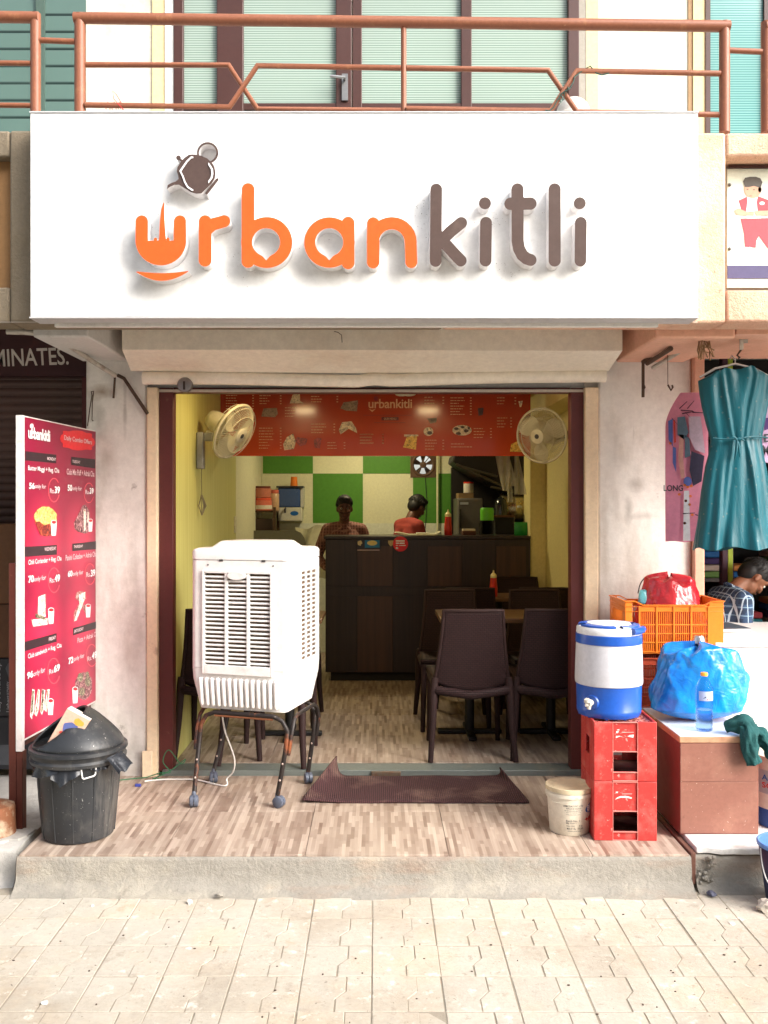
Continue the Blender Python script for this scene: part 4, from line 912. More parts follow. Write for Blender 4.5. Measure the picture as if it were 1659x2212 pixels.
c3_ = carton(88, 170, 1520, 1662, 'black carton with yellow stripes and white lettering behind the dustbin', G1)
c4_ = carton(-160, 60, 1132, 1304, 'upper plain brown carton of the two on the black ones', G1, m=M('brown_carton', rgb(96,66,40), .8, var=.15))
c5_ = carton(-160, 60, 1306, 1421, 'lower plain brown carton of the two on the black ones', G1, m=M('brown_carton_b', rgb(88,58,34), .8, var=.15))
def vtext(body, par, x0, x1, y0, y1, mat, up_=True, Y=YC, d=.002):
    b = MB()
    if up_: text_into(b, body, lambda u, v: (X(x1, Y)+(X(x0, Y)-X(x1, Y))*v, Y-d, Z(y1, Y)+(Z(y0, Y)-Z(y1, Y))*u), bold=.01)
    else: text_into(b, body, lambda u, v: (X(x0, Y)+(X(x1, Y)-X(x0, Y))*v, Y-d, Z(y0, Y)+(Z(y1, Y)-Z(y0, Y))*u), bold=.01)
    b.build('lettering', mat, par)
vtext('Stay Powered Up', c1, -8, 4, 1432, 1538, m_upsg); vtext('Liebert', c1, 14, 22, 1502, 1538, m_upsg); vtext('KOWEX', c1, 15, 22, 1472, 1500, m_upsg); vtext('UPS Systems', c1, 25, 29, 1500, 1538, m_upsd)
vtext('Liebert', c2, 36, 44, 1560, 1602, m_upsg, False); vtext('itON', c2, 37, 43, 1606, 1628, m_upsg, False); vtext('UPS', c2, 29, 33, 1562, 1574, m_yel, False)
b = MB(); b.prism(FP(YC-.002), [fpx([(12,1444),(18,1432),(46,1432),(46,1466),(20,1466)], YC)], 0, 0); b.build('device_print', m_upsd, c1)
b = MB(); b.prism(FP(YC-.002), [fpx([(-20,1610),(38,1608),(46,1626),(46,1652),(0,1652),(-8,1646)], YC)], 0, 0); b.build('device_print', m_upsd, c2)
b = MB(); b.prism(FP(YC-.002), [fpx([(92,1570),(128,1552),(128,1557),(92,1577)], YC), fpx([(125,1546),(150,1528),(160,1530),(140,1548)], YC), fpx([(112,1628),(124,1630),(124,1638),(112,1640)], YC)], 0, 0); b.build('stripe_print', m_yel, c3_)
b = MB(); b.prism(FP(YC-.0021), [fpx([(106,1604),(110,1602),(122,1616),(119,1619)], YC)], 0, 0); b.build('check_print', m_grn, c3_)
def htext(body, par, x0, x1, y0, y1, mat, Y=YC, name='lettering', d=.002, bold=.01):
    b = MB(); text_into(b, body, lambda u, v: (X(x0, Y)+(X(x1, Y)-X(x0, Y))*u, Y-d, Z(y1, Y)+(Z(y0, Y)-Z(y1, Y))*v), bold=bold); return b.build(name, mat, par)
htext('Stay', c3_, 107, 126, 1576, 1586, m_upsg); htext('Liebert', c3_, 107, 138, 1594, 1604, m_upsg)
# ------------------------------------------------------------------ air cooler on its stand
m_abs = M('white_cooler_plastic', (.78, .76, .735, 1), .38, var=.02, vs=2, stains=((rgb(190,176,158), 3, .6, .85, .35),))
m_abs_s = M('white_grille_plastic', (.76, .74, .715, 1), .42, var=.03, stains=((rgb(170,150,130), 8, .58, .8, .4),))
k = NT('straw_pad'); n = k.noise(1, 6, .75, k.mapping((30, 30, 120)), 1.5).outputs['Fac']
k.link(k.mix(k.ramp(n, .35, .65), rgb(48,36,30), rgb(150,124,100)), k.b.inputs['Base Color']); k.b.inputs['Roughness'].default_value = .95; k.bump(n, .8, .01); m_pad = k.m
m_gap = M('dark_grey_fixing', rgb(60,56,54), .8)  # dark grey of the cap clips and screws
RZ = math.radians(-16)
CB = .603
ac = thing('air_cooler', 'white desert air cooler with slatted grilles standing on a rusty trolley', 'air cooler', (-.607, 4.712, CB), RZ)
W2, D2 = .262, .225
b = MB()                                             # tapered lower tank with rounded corners
def rrect(hx, hy, r, n=6):
    out = []
    for cx_, cy_, a0 in ((hx-r, -hy+r, -PI/2), (hx-r, hy-r, 0), (-hx+r, hy-r, PI/2), (-hx+r, -hy+r, PI)):
        for i in range(n+1): a_ = a0+PI/2*i/n; out.append((cx_+r*math.cos(a_), cy_+r*math.sin(a_)))
    return out
def loft(levels, capb=True, capt=True):
    b = MB(); n = None; vs = []
    for (hx, hy, r, z) in levels: q = rrect(hx, hy, r); n = len(q); vs += [(x, y, z) for x, y in q]
    fs = [(i*n+j, i*n+(j+1) % n, (i+1)*n+(j+1) % n, (i+1)*n+j) for i in range(len(levels)-1) for j in range(n)]
    if capb: fs.append(tuple(range(n))[::-1])
    if capt: fs.append(tuple((len(levels)-1)*n+j for j in range(n)))
    return b.add(vs, fs)
loft([(.215, .18, .03, 0), (.232, .197, .035, .004), (.247, .212, .035, .09), (W2-.003, D2-.003, .035, .15), (W2, D2, .035, .205)]).build('tank', m_abs, ac, local=True, smooth=40)
b = MB()
for i in range(14):
    x = -.205+i*.0305; b.capsule((x+.008*(-1+i/7)*-.4, -D2+.012, .03), (x, -D2+.0005, .150), .0115, .0125, 10, 3)
b.build('tank_rib', m_abs, ac, local=True, smooth=60)
# body shell: front left as a frame round the grille
zb0, zb1 = .2065, .735
b = MB()
q0 = rrect(W2, D2, .035)
gx0, gx1, gz0, gz1 = -.182, .165, .225, .675
loft([(W2-.012, D2-.02, .03, zb0), (W2-.012, D2-.02, .03, zb1)]).build('inner_shell', m_abs, ac, local=True, smooth=40)
b = MB()
b.box(-W2+.034, gx0, -D2, -D2+.019, zb0, zb1); b.box(gx1, W2-.034, -D2, -D2+.019, zb0, zb1); b.box(gx0, gx1, -D2, -D2+.019, zb0, gz0); b.box(gx0, gx1, -D2, -D2+.019, gz1, zb1)
b.build('front_panel', m_abs, ac, local=True)
def corner(sx, sy, a0):
    b = MB(); n_ = 8; pts = [(sx*(W2-.035)+.035*math.cos(a0+PI/2*i/n_), sy*(D2-.035)+.035*math.sin(a0+PI/2*i/n_)) for i in range(n_+1)]
    vs = [(x, y, zb0) for x, y in pts]+[(x, y, zb1) for x, y in pts]; m_ = n_+1
    b.add(vs, [(i, i+1, m_+i+1, m_+i) for i in range(n_)]); b.build('corner_post', m_abs, ac, local=True, smooth=80)
corner(1, -1, -PI/2); corner(-1, -1, PI); corner(1, 1, 0); corner(-1, 1, PI/2)
sy0, sy1, sz0, sz1 = -.075, .15, .235, .68
b = MB()
b.box(W2-.019, W2, -D2+.034, sy0, zb0, zb1); b.box(W2-.019, W2, sy1, D2-.034, zb0, zb1); b.box(W2-.019, W2, sy0, sy1, zb0, sz0); b.box(W2-.019, W2, sy0, sy1, sz1, zb1)
b.build('side_panel', m_abs, ac, local=True)
MB().box(-W2, -W2+.011, -D2+.034, D2-.034, zb0, zb1).build('side_panel', m_abs, ac, local=True)
# front grille: raised frame, two uprights, 22 slats, pad behind
fr = MB()
o_ = [(gx0-.018, gz0-.05), (gx1+.022, gz0-.05), (gx1+.022, gz1+.012), (gx0-.018, gz1+.012)]
gr = thing('front_grille', None, None); gr.parent = ac
b = MB(); b.box(gx0-.012, gx0, -D2-.012, -D2-.0005, gz0-.045, gz1+.012); b.box(gx1, gx1+.012, -D2-.012, -D2-.0005, gz0-.045, gz1+.012); b.box(gx0+.0002, gx1-.0002, -D2-.012, -D2-.0005, gz1-.002, gz1+.0118); b.box(gx0+.0002, gx1-.0002, -D2-.012, -D2-.0005, gz0-.0448, gz0)
for s_ in (1, 2):
    x = gx0+(gx1-gx0)*s_/3; b.box(x-.0075, x+.0075, -D2-.010, -D2+.010, gz0, gz1)
b.build('grille_frame', m_abs_s, gr, local=True, bevel=.0025)
sme = MB().box(gx0+.001, gx1-.001, -.0045, .0085, -.0042, .0042).mesh('slat', m_abs_s)
for i in range(21): piece('slat', sme, gr, (0, -D2, gz0+.013+i*(gz1-gz0-.022)/20.5), (math.radians(-24), 0, 0))
MB().box(gx0-.001, gx1+.001, -D2+.0135, -D2+.0185, gz0-.001, gz1+.001).build('cooling_pad', m_pad, ac, local=True)
b = MB(); b.lathe([(.05, 0), (.05, .012), (.045, .016)], (-.008, -D2-.004, gz1-.012), 20, 0, Matrix.Rotation(PI/2, 3, 'X') @ Matrix.Diagonal((1, .42, 1)))
b.build('grille_grip', m_abs_s, gr, local=True, smooth=40)
sg2 = thing('side_grille', None, None); sg2.parent = ac
b = MB()
for i in range(4):
    y = sy0+(sy1-sy0)*i/3; b.box(W2-.004, W2+.002, y-.009, y+.009, sz0-.006, sz1+.006)
b.build('grille_frame', m_abs_s, sg2, local=True)
sme = MB().box(-.003, .0015, sy0+.012, sy1-.012, -.0042, .0042).mesh('slat', m_abs_s)
for i in range(20): piece('slat', sme, sg2, (W2, 0, sz0+i*(sz1-sz0)/19), (0, math.radians(20), 0))
MB().box(W2-.0125, W2-.0075, sy0, sy1, sz0, sz1).build('cooling_pad', m_pad, ac, local=True)
# top cap
loft([(W2-.006, D2-.006, .032, zb1+.0005), (W2-.006, D2-.006, .032, zb1+.004), (W2+.001, D2+.001, .036, zb1+.0045), (W2+.001, D2+.001, .036, zb1+.042), (W2-.006, D2-.006, .034, zb1+.053), (W2-.022, D2-.022, .03, zb1+.059)]).build('top_cap', m_abs, ac, local=True, smooth=45)
loft([(.19, .17, .03, zb1+.058), (.155, .14, .03, zb1+.088), (.145, .13, .03, zb1+.092)], capb=False).build('top_dome', m_abs, ac, local=True, smooth=30)
b = MB(); b.box(-.105, -.085, -D2-.004, -D2+.002, zb1-.004, zb1+.006); b.box(.118, .138, -D2-.004, -D2+.002, zb1-.004, zb1+.006)
b.build('cap_clip', m_gap, ac, local=True, bevel=.002)
b = MB()
for x in (-.165, .178): b.ball((x, -D2-.0005, zb1-.022), .004, None, 8, 5)
b.build('screw', m_gap, ac, local=True)
b = MB()
for i in range(10): b.box(.182, .215, -D2-.0012, -D2-.0004, gz0+.10+i*.026, gz0+.1015+i*.026)
b.build('embossed_line', m_lside, ac, local=True, kind='stuff')
# trolley
sd = thing('cooler_trolley', 'rusty black tube trolley on castors carrying the white air cooler', 'trolley', (-.64, 4.69, ZP))
m_tube = M('rusty_black_tube', (.028, .022, .02, 1), .5, .3, var=.3, vs=14, stains=((rgb(150,86,52), 7, .55, .68, .9), (rgb(176,160,146), 22, .66, .74, .6)))
m_cast = M('grey_castor', rgb(84,90,104), .45, var=.1, stains=((rgb(150,146,140), 12, .6, .8, .5),)); m_rustt = M('rust_bar', rgb(140,88,58), .7, .2, var=.3, vs=12)
FL, FR_, BR, BL = [Vector(q) for q in ((-.887, 4.49, 0), (-.480, 4.475, 0), (-.362, 4.87, 0), (-.862, 4.885, 0))]
TFL, TFR, TBR, TBL = [Vector(q) for q in ((-.872, 4.58, 0), (-.425, 4.435, 0), (-.318, 4.82, 0), (-.79, 4.95, 0))]
def hoop(f0, f1, t0, t1, zt, name):
    u = (t1-t0).normalized(); pts = [f0+Vector((0,0,ZP+.055))]
    def at(f, t, s): return f+(t-f)*s
    pts.append(at(f0, t0, .75)+Vector((0,0,zt-.16))); pts.append(t0+Vector((0,0,zt-.065))+u*.003)
    pts.append(t0+u*.03+Vector((0,0,zt-.02))); pts.append(t0+u*.075+Vector((0,0,zt)))
    pts.append(t1-u*.075+Vector((0,0,zt))); pts.append(t1-u*.03+Vector((0,0,zt-.02))); pts.append(t1-u*.003+Vector((0,0,zt-.065)))
    pts.append(at(f1, t1, .75)+Vector((0,0,zt-.16))); pts.append(f1+Vector((0,0,ZP+.055)))
    return MB().tube(pts, .0115, 10).build(name, m_tube, sd, smooth=50)
hoop(FL, FR_, TFL, TFR, CB-.013, 'hoop'); hoop(BL, BR, TBL, TBR, CB-.013, 'hoop')
def sidebow(t0, t1, f0, f1, zt):
    u = (t1-t0).normalized()
    pts = [f0+(t0-f0)*.7+Vector((0,0,zt-.18)), t0+Vector((0,0,zt-.08)), t0+u*.035+Vector((0,0,zt-.02)), t0+u*.08+Vector((0,0,zt)), t1-u*.08+Vector((0,0,zt)), t1-u*.035+Vector((0,0,zt-.02)), t1+Vector((0,0,zt-.08)), f1+(t1-f1)*.7+Vector((0,0,zt-.18))]
    MB().tube([p+Vector((.016 if t0 is TFR else -.016, .004, 0)) for p in pts], .010, 10).build('side_bow', m_tube, sd, smooth=50)
sidebow(TFR, TBR, FR_, BR, CB-.016); sidebow(TFL, TBL, FL, BL, CB-.016)
b = MB()
for p0, p1 in ((TFL, TFR), (TBL, TBR)):
    u = (p1-p0).normalized(); b.tube([p0+u*.08+Vector((0,-.002,CB-.0275)), p1-u*.08+Vector((0,-.002,CB-.0275))], .006, 8)
b.build('rust_rail', m_rustt, sd, smooth=50)
b = MB()
for f, t in ((FL, TFL), (FR_, TFR), (BR, TBR), (BL, TBL)):
    for s_ in (.3, .62): p = f+(t-f)*s_*.8+Vector((0, -.012, ZP+.06+(CB-ZP-.2)*s_)); b.ball(p, .0055, None, 8, 5)
b.build('bolt', M('bolt_steel', rgb(190,170,160), .4, .6), sd, smooth=60)
for i, (f, yaw) in enumerate(((FL, .15), (FR_, 1.15), (BR, .3), (BL, .2))):
    c = MB(); mm = Matrix.Rotation(yaw, 3, 'Z'); ax = mm @ Vector((1,0,0)); fw = mm @ Vector((0,-1,0))
    R3 = Matrix(((ax.x, 0, fw.x), (ax.y, 0, fw.y), (0, 1, 0)))
    ctr = f+Vector((0,0,ZP+.0285))+fw*.008
    rot = Vector((0,0,1)).rotation_difference(ax).to_matrix()
    for s_ in (-1, 1): c.lathe([(.028, -.010), (.0285, -.004), (.027, .006), (.018, .010), (.0001, .0105)] if s_ > 0 else [(.0001, -.0105), (.018, -.010), (.027, -.006), (.0285, .004), (.028, .010)], ctr+ax*.012*s_, 20, 0, rot)
    w_ = c.build('castor', m_cast, sd, smooth=40)
    hood = MB().capsule(f+Vector((0,0,ZP+.045)), f+Vector((0,0,ZP+.066)), .014, .011, 10, 3); hood.box(-.012, .012, -.02, .02, .03, .05, 0, Matrix.Translation(ctr+Vector((0,0,-.03))) @ mm.to_4x4())
    hood.build('castor_fork', m_cast, w_, smooth=40)
cord = [P(480,1545,4.72), P(486,1580,4.72), P(500,1618,4.74), P(507,1645,4.78), P(503,1668,4.82), P(490,1682,4.84), Vector((-.79, 4.80, ZP+.006)), P(420,1684,4.9), P(370,1685,4.92), P(330,1689,4.9), P(312,1692,4.88)]
def spline(pts, n=6):
    out = []
    for i in range(len(pts)-1):
        p0, p1, p2, p3 = pts[max(i-1,0)], pts[i], pts[i+1], pts[min(i+2, len(pts)-1)]
        for j in range(n):
            t = j/n; out.append(.5*((2*p1)+(p2-p0)*t+(2*p0-5*p1+4*p2-p3)*t*t+(3*p1-p0-3*p2+p3)*t**3))
    return out+[pts[-1]]
def flat(p): q = Vector(p); q.z = max(q.z, ZP+.005); return q
tag(MB().tube([flat(p) for p in spline(cord)], .0042, 8).build('power_cord', M('white_cable', (.72,.7,.66,1), .5), smooth=70, loc=(-.7, 4.8, ZP)), 'white power cord hanging from the air cooler to the floor by the left jamb', 'cord')
gw = [P(255,1690,4.9), P(300,1684,4.94), P(345,1670,4.96), P(368,1668,4.97), P(352,1645,4.98), P(365,1620,4.99), P(390,1650,4.97), P(400,1640,4.99), P(372,1662,4.96), P(330,1688,4.93), P(420,1686,4.92)]
tag(MB().tube([flat(p) for p in spline(gw)], .0025, 6).build('green_cable', M('green_cable', rgb(50,120,80), .5), smooth=70, loc=(-1.2, 4.9, ZP)), 'thin green cable trailing at the foot of the left jamb', 'cable')
tag(MB().box(-1.255, -1.225, 4.80, 4.815, ZP, ZP+.014).build('cable_plug', M('blue_plug', rgb(60,70,150), .5), bevel=.003, loc=(-1.24, 4.81, ZP)), 'small blue plug lying on the floor at the end of the cable', 'plug')
# ------------------------------------------------------------------ doormat
k = NT('brown_ribbed_mat'); sx_ = k.n('ShaderNodeSeparateXYZ', {0: k.tc.outputs['UV']})
n = k.noise(90, 4).outputs['Fac']; wv = k.n('ShaderNodeTexWave', {'Vector': k.tc.outputs['Object'], 'Scale': 32.0, 'Distortion': .3, 'Detail': 1})
wv2 = k.n('ShaderNodeTexWave', {'Vector': k.mapping(rot=(0,0,PI/2)), 'Scale': 34.0, 'Distortion': .3})
hgt = k.mix(.5, wv.outputs['Fac'], wv2.outputs['Fac'], 'MULTIPLY')
c_ = k.mix(k.ramp(hgt, .2, .8), rgb(44,22,24), rgb(88,48,50)); c_ = k.mix(k.ramp(k.noise(4, 6).outputs['Fac'], .52, .72, (0,0,0,1), (.55,.55,.55,1)), c_, rgb(140,112,98))
k.link(c_, k.b.inputs['Base Color']); k.b.inputs['Roughness'].default_value = .85; k.bump(hgt, .7, .008); m_mat = k.m
FLm, FRm, BLm, BRm = (-.368, 4.535), (.745, 4.525), (-.365, 4.965), (.735, 4.975)
def matpt(u, v):
    x = FLm[0]*(1-u)*(1-v)+FRm[0]*u*(1-v)+BLm[0]*(1-u)*v+BRm[0]*u*v; y = FLm[1]*(1-u)*(1-v)+FRm[1]*u*(1-v)+BLm[1]*(1-u)*v+BRm[1]*u*v
    z = ZP+.006+.0015*math.sin(u*17+v*4)
    # near left: curled up and over along the left end, most at the far corner
    q = max(0, 1-u/.20); lift = q**2*(.012+.105*v**1.5); x += q**1.5*.15*v**1.3; z += lift; y -= .02*q*v
    q2 = max(0, 1-(1-u)/.10); z += q2**2*(.004+.042*v**2); x -= q2**2*.075*v**1.5
    z += .010*max(0, math.sin(PI*(u-.2)/.75))*v*(1-v)*4*.4
    return (x, y, z)
dmm = MB().grid(matpt, 70, 26).build('doormat', m_mat, smooth=80, solid=.007, loc=(.19, 4.75, ZP))
tag(dmm, 'dusty brown ribbed doormat with curled corners before the doorway', 'doormat')
# ------------------------------------------------------------------ paint pail, red crates, water jug
m_pail = M('stained_white_plastic', rgb(222,214,196), .5, var=.05, stains=((rgb(170,150,120), 6, .52, .75, .6), (rgb(120,100,75), 22, .68, .76, .5)))
m_lid = M('dusty_lid', rgb(206,190,158), .7, var=.1, stains=((rgb(140,118,90), 9, .5, .7, .5),))
m_ink = M('black_print', rgb(52,52,60), .6); m_blue = M('blue_label', rgb(24,96,170), .45); m_red = M('red_label', rgb(206,44,36), .45)
pl = thing('paint_pail', 'small stained white paint pail with a dusty lid beside the red crates', 'pail', (.866, 4.165, ZP))
MB().lathe([(.084, 0), (.088, .004), (.099, .165), (.1045, .167), (.1045, .182), (.101, .184), (.101, .188)], seg=40).build('body', m_pail, pl, local=True, smooth=45)
MB().lathe([(.1015, .1885), (.1065, .189), (.1065, .206), (.103, .208), (.100, .203), (.094, .199), (.0001, .199)], seg=40).build('lid', m_lid, pl, local=True, smooth=45)
def ring_pt(R0, R1, H): 
    def f(ang, z, d=.0012): a_ = math.radians(ang); r_ = R0+(R1-R0)*z/H+d; return (r_*math.sin(a_), -r_*math.cos(a_), z)
    return f
pf = ring_pt(.0885, .099, .165)
def wrap_text(body, a0, a1, z0, z1, mat, par, f, name='lettering', d=.0012, bold=.005):
    b = MB(); text_into(b, body, lambda u, v: f(a0+(a1-a0)*u, z0+(z1-z0)*v, d), bold=bold); return b.build(name, mat, par, local=True)
for tx, a0, a1, z0, z1 in (('LEMCOAT PVT. LTD', -27, 25, .132, .140), ('Adhesive & Chemicals', -20, 20, .122, .129), ('for interior and exterior use', -24, 24, .113, .118), ('store in a cool dry place', -20, 20, .104, .109), ('keep away from children', -19, 19, .095, .100),
    ('Batch No.: 1 -', -20, 22, .066, .074), ('Mfg. Date : /', -20, 8, .055, .063), ('Net Wt.      8 kg', -19, 26, .043, .050), ('M.R.P. Rs.  752.00', -18, 28, .031, .039), ('inclusive of all taxes', -16, 22, .022, .027)):
    wrap_text(tx, a0, a1, z0, z1, m_ink, pl, pf)
b = MB()
for i in range(1): 
    vs = [pf(58+24*math.cos(t), .122+.021*math.sin(t)+.0003*24*math.cos(t)) for t in [2*PI*j/24 for j in range(24)]]; b.add(vs, [tuple(range(24))])
b.build('oval_label', m_blue, pl, local=True); wrap_text('Blue', 40, 72, .110, .134, m_wp, pl, pf, 'label_lettering', .002, .02); wrap_text('+Po', 33, 75, .062, .082, m_red, pl, pf, 'red_lettering', .0014, .03)
pts = [(.106*math.sin(math.radians(a_)), -.108*math.cos(math.radians(a_)), .176-.030*math.sin(PI*(a_+100)/110)) for a_ in range(-100, 11, 10)]
MB().tube(pts, .0016, 6).build('handle', m_pail, pl, local=True, smooth=60)
m_crate = M('faded_red_plastic', (.50, .035, .03, 1), .5, var=.1, vs=5, stains=((rgb(206,120,110), 7, .52, .70, .6), (rgb(130,96,86), 22, .59, .68, .7), (rgb(230,170,160), 60, .64, .67, .7)), bump=.12)
m_crate_d = M('dusty_pink_edge', rgb(212,132,122), .6, var=.1); m_mark = M('worn_white_mark', rgb(236,220,214), .6)
def red_crate(loc, label, flip, mark):
    t = thing('bottle_crate', label, 'crate', loc, math.radians(-1.5), 'red bottle crates stacked under the water jug')
    w_, d_, h_ = .136, .145, .2575; wx0, wx1 = -.054, .053; wz0, wz1 = .040, .126
    b = MB()
    # front and back walls with a window and a recessed middle panel; side walls with a hand hole
    for s_ in (-1, 1):
        y0, y1 = (-d_, -d_+.010) if s_ < 0 else (d_-.010, d_)
        b.box(-w_, wx0, y0, y1, 0, h_); b.box(wx1, w_, y0, y1, 0, h_)
        yi0, yi1 = (-d_+.006, -d_+.012) if s_ < 0 else (d_-.012, d_-.006)
        b.box(wx0+.0002, wx1-.0002, yi0, yi1, .003, wz0); b.box(wx0+.0002, wx1-.0002, yi0, yi1, wz1, h_-.003)
        b.build('end_wall', m_crate, t, local=True, bevel=.003); b = MB()
    for s_ in (-1, 1):
        x0, x1 = (-w_, -w_+.010) if s_ < 0 else (w_-.010, w_)
        hz0, hz1 = (.085, .165)
        b.box(x0, x1, -d_+.0105, -.045, 0, h_); b.box(x0, x1, .045, d_-.0105, 0, h_); b.box(x0, x1, -.0448, .0448, 0, hz0); b.box(x0, x1, -.0448, .0448, hz1, h_); b.build('side_wall', m_crate, t, local=True, bevel=.003); b = MB()
    b = MB()
    for z in (.0005, wz0-.003, wz1+.001, h_-.0035): b.box(wx0, wx1, -d_-.0015, -d_+.0055, z, z+.003)
    for x in (wx0, wx1): b.box(x-.0012, x+.0012, -d_-.0015, -d_-.0002, .003, h_-.003)
    b.build('worn_edge', m_crate_d, t, local=True, kind='stuff')
    # bottle grid: rings and cross ribs (base of the crate; on top when turned over)
    b = MB(); zb = h_-.012 if flip else .01
    nx_, ny_ = 5, 6
    for i in range(nx_):
        for j in range(ny_):
            cx_, cy_ = -w_+.012+(2*w_-.024)*(i+.5)/nx_, -d_+.012+(2*d_-.024)*(j+.5)/ny_
            ps = [(cx_+.0205*math.cos(2*PI*k_/12), cy_+.0205*math.sin(2*PI*k_/12), zb) for k_ in range(12)]
            pi_ = [(cx_+(x-cx_)*.72, cy_+(y-cy_)*.72, z) for x, y, z in ps]
            lo_ = [(x, y, z-.02) for x, y, z in pi_]
            b.add(ps+pi_+lo_, [(k_, (k_+1) % 12, 12+(k_+1) % 12, 12+k_) for k_ in range(12)]+[(12+k_, 12+(k_+1) % 12, 24+(k_+1) % 12, 24+k_) for k_ in range(12)])
    for i in range(nx_+1):
        x = -w_+.012+(2*w_-.024)*i/nx_; b.box(x-.003, x+.003, -d_+.0122, d_-.0122, zb-.03, zb-.0008)
    for j in range(ny_+1):
        y = -d_+.012+(2*d_-.024)*j/ny_; b.box(-w_+.0122, w_-.0122, y-.0028, y+.0028, zb-.029, zb-.0012)
    b.build('bottle_grid', m_crate_d if flip else m_crate, t, local=True)
    b = MB(); b.box(-w_+.011, w_-.011, -d_+.0125, d_-.0125, .016, .018); b.build('floor', M('dark_dirty_red', rgb(70,26,26), .8, stains=((rgb(120,100,90), 8, .5, .7, .5),)), t, local=True)
    b = MB(); yl = -d_+.0056
    for l in mark: b.prism(((0,yl,0), (1,0,0), (0,0,1)), [[((x+.05)/.06*.078-.040, z) for x, z in l]], 0, 0)
    b.build('worn_logo', m_mark, t, local=True)
    return t
mk1 = [[(-.050,.186),(-.036,.194),(-.02,.188),(-.036,.196),(-.05,.196)], [(-.012,.194),(.008,.188),(.010,.202),(-.004,.200)], [(-.049,.208),(-.043,.208),(-.040,.216),(-.049,.216)], [(-.046,.220),(-.038,.220),(-.038,.224),(-.046,.224)], [(-.03,.211),(.010,.2115),(.010,.213),(-.03,.2125)]]
mk2 = [[(-.053,.176),(-.046,.181),(-.032,.186),(-.010,.185),(.002,.181),(.004,.187),(-.012,.193),(-.034,.193),(-.046,.187)], [(-.050,.206),(-.044,.206),(-.042,.212),(-.05,.212)], [(-.03,.2015),(.004,.202),(.004,.2035),(-.03,.203)]]
red_crate((1.0845, 4.17, ZP), 'lower red bottle crate of the stack, standing on the shop floor', False, mk2)
red_crate((1.0845, 4.17, ZP+.259), 'upper red bottle crate of the stack, turned over under the water jug', True, mk1)
jg = thing('water_jug', 'blue and white insulated water jug with a tap on the red crates', 'water jug', (1.052, 4.20, ZP+.5175), math.radians(0))
m_jb = M('blue_jug_plastic', (.012, .085, .42, 1), .32, var=.05, coat=.2); m_jw = M('white_jug_plastic', (.60, .60, .64, 1), .4, var=.03); m_jt = M('white_lid_plastic', (.78,.78,.78,1), .35, var=.02)
MB().lathe([(.128, .004), (.136, .0), (.142, .014), (.1435, .03), (.1425, .032), (.145, .125), (.146, .138)], seg=56).build('base', m_jb, jg, local=True, smooth=40)
MB().lathe([(.146, .1385), (.1495, .141), (.1505, .150), (.149, .230), (.1455, .322)], seg=56).build('body', m_jw, jg, local=True, smooth=40)
MB().lathe([(.1475, .3225), (.148, .327), (.1465, .362), (.144, .364)], seg=56).build('collar', m_jb, jg, local=True, smooth=40)
MB().lathe([(.1435, .3645), (.1445, .368), (.1435, .390), (.138, .397), (.100, .400), (.0001, .400)], seg=56).build('lid', m_jt, jg, local=True, smooth=40)
b = MB(); b.lathe([(.104, .4005), (.130, .400), (.137, .3985), (.134, .406), (.106, .408), (.104, .4005)], seg=56, capb=False, capt=False, skip=lambda i, k_: k_ % 14 in (0, 1)); b.build('lid_ring', m_jb, jg, local=True, smooth=40)
MB().lathe([(.0999, .4005), (.096, .410), (.03, .413), (.0001, .413)], seg=40).build('cap', m_jt, jg, local=True, smooth=40)
b = MB(); q = [(.148*math.sin(math.radians(a_)), -.148*math.cos(math.radians(a_))) for a_ in (30, 40, 52, 64, 76)]
b.tube([(x, y, .385) for x, y in q], .016, 8); b.build('handle_lug', m_jb, jg, local=True, smooth=60)
ta = math.radians(-44); tx_, ty_ = math.sin(ta), -math.cos(ta)
b = MB(); R_ = Vector((0,0,1)).rotation_difference(Vector((tx_, ty_, 0))).to_matrix()
b.lathe([(.034, 0), (.034, .006), (.030, .012), (.0001, .012)], (tx_*.137, ty_*.137, .07), 20, 0, R_); b.build('tap_boss', m_jb, jg, local=True, smooth=40)
b = MB(); b.tube([(tx_*.145, ty_*.145, .07), (tx_*.178, ty_*.178, .07)], .013, 12); b.tube([(tx_*.170, ty_*.170, .085), (tx_*.170, ty_*.170, .044)], [.012, .009], 12); b.tube([(tx_*.182, ty_*.182, .078), (tx_*.186, ty_*.186, .09)], [.015, .012], 10); b.tube([(tx_*.174-.014, ty_*.174, .062), (tx_*.174+.014, ty_*.174, .062)], .008, 8)
b.build('tap', M('grey_tap', rgb(196,190,180), .45), jg, local=True, smooth=50)
b = MB()
for i in range(10): a_ = 2*PI*i/10; b.box(-.006, .006, -.004, .004, -.004, .006, 0, Matrix.Translation((.130*math.cos(a_), .130*math.sin(a_), 0)))
b.build('foot', m_jb, jg, local=True, kind='stuff')
# ------------------------------------------------------------------ brown box, crates, bags
BXL, BXR, BYF, BYB, BZT = 1.322, 1.672, 4.045, 4.93, .598
ZN = .169
m_box = M('brown_laminate', rgb(138,92,78), .5, var=.07, vs=6, stains=((rgb(186,140,120), 5, .5, .8, .5), (rgb(236,220,206), 85, .672, .69, .7), (rgb(100,60,50), 20, .62, .72, .5)))
m_boxs = M('maroon_laminate_side', rgb(126,66,62), .5, var=.08); m_boxt = M('white_laminate_top', rgb(214,218,222), .35, var=.04, stains=((rgb(170,170,172), 4, .5, .8, .5),)); m_ply = M('plywood_edge', rgb(186,142,110), .7, var=.15, stains=((rgb(110,76,56), 12, .5, .7, .6),))
bx = thing('brown_cabinet', 'low brown laminated box cabinet with a white top on the marble slab', 'cabinet', ((BXL+BXR)/2, 4.4, ZN))
MB().box(BXL+.004, BXR-.004, BYF+.004, BYB, ZN, BZT-.030).build('carcass', m_boxs, bx)
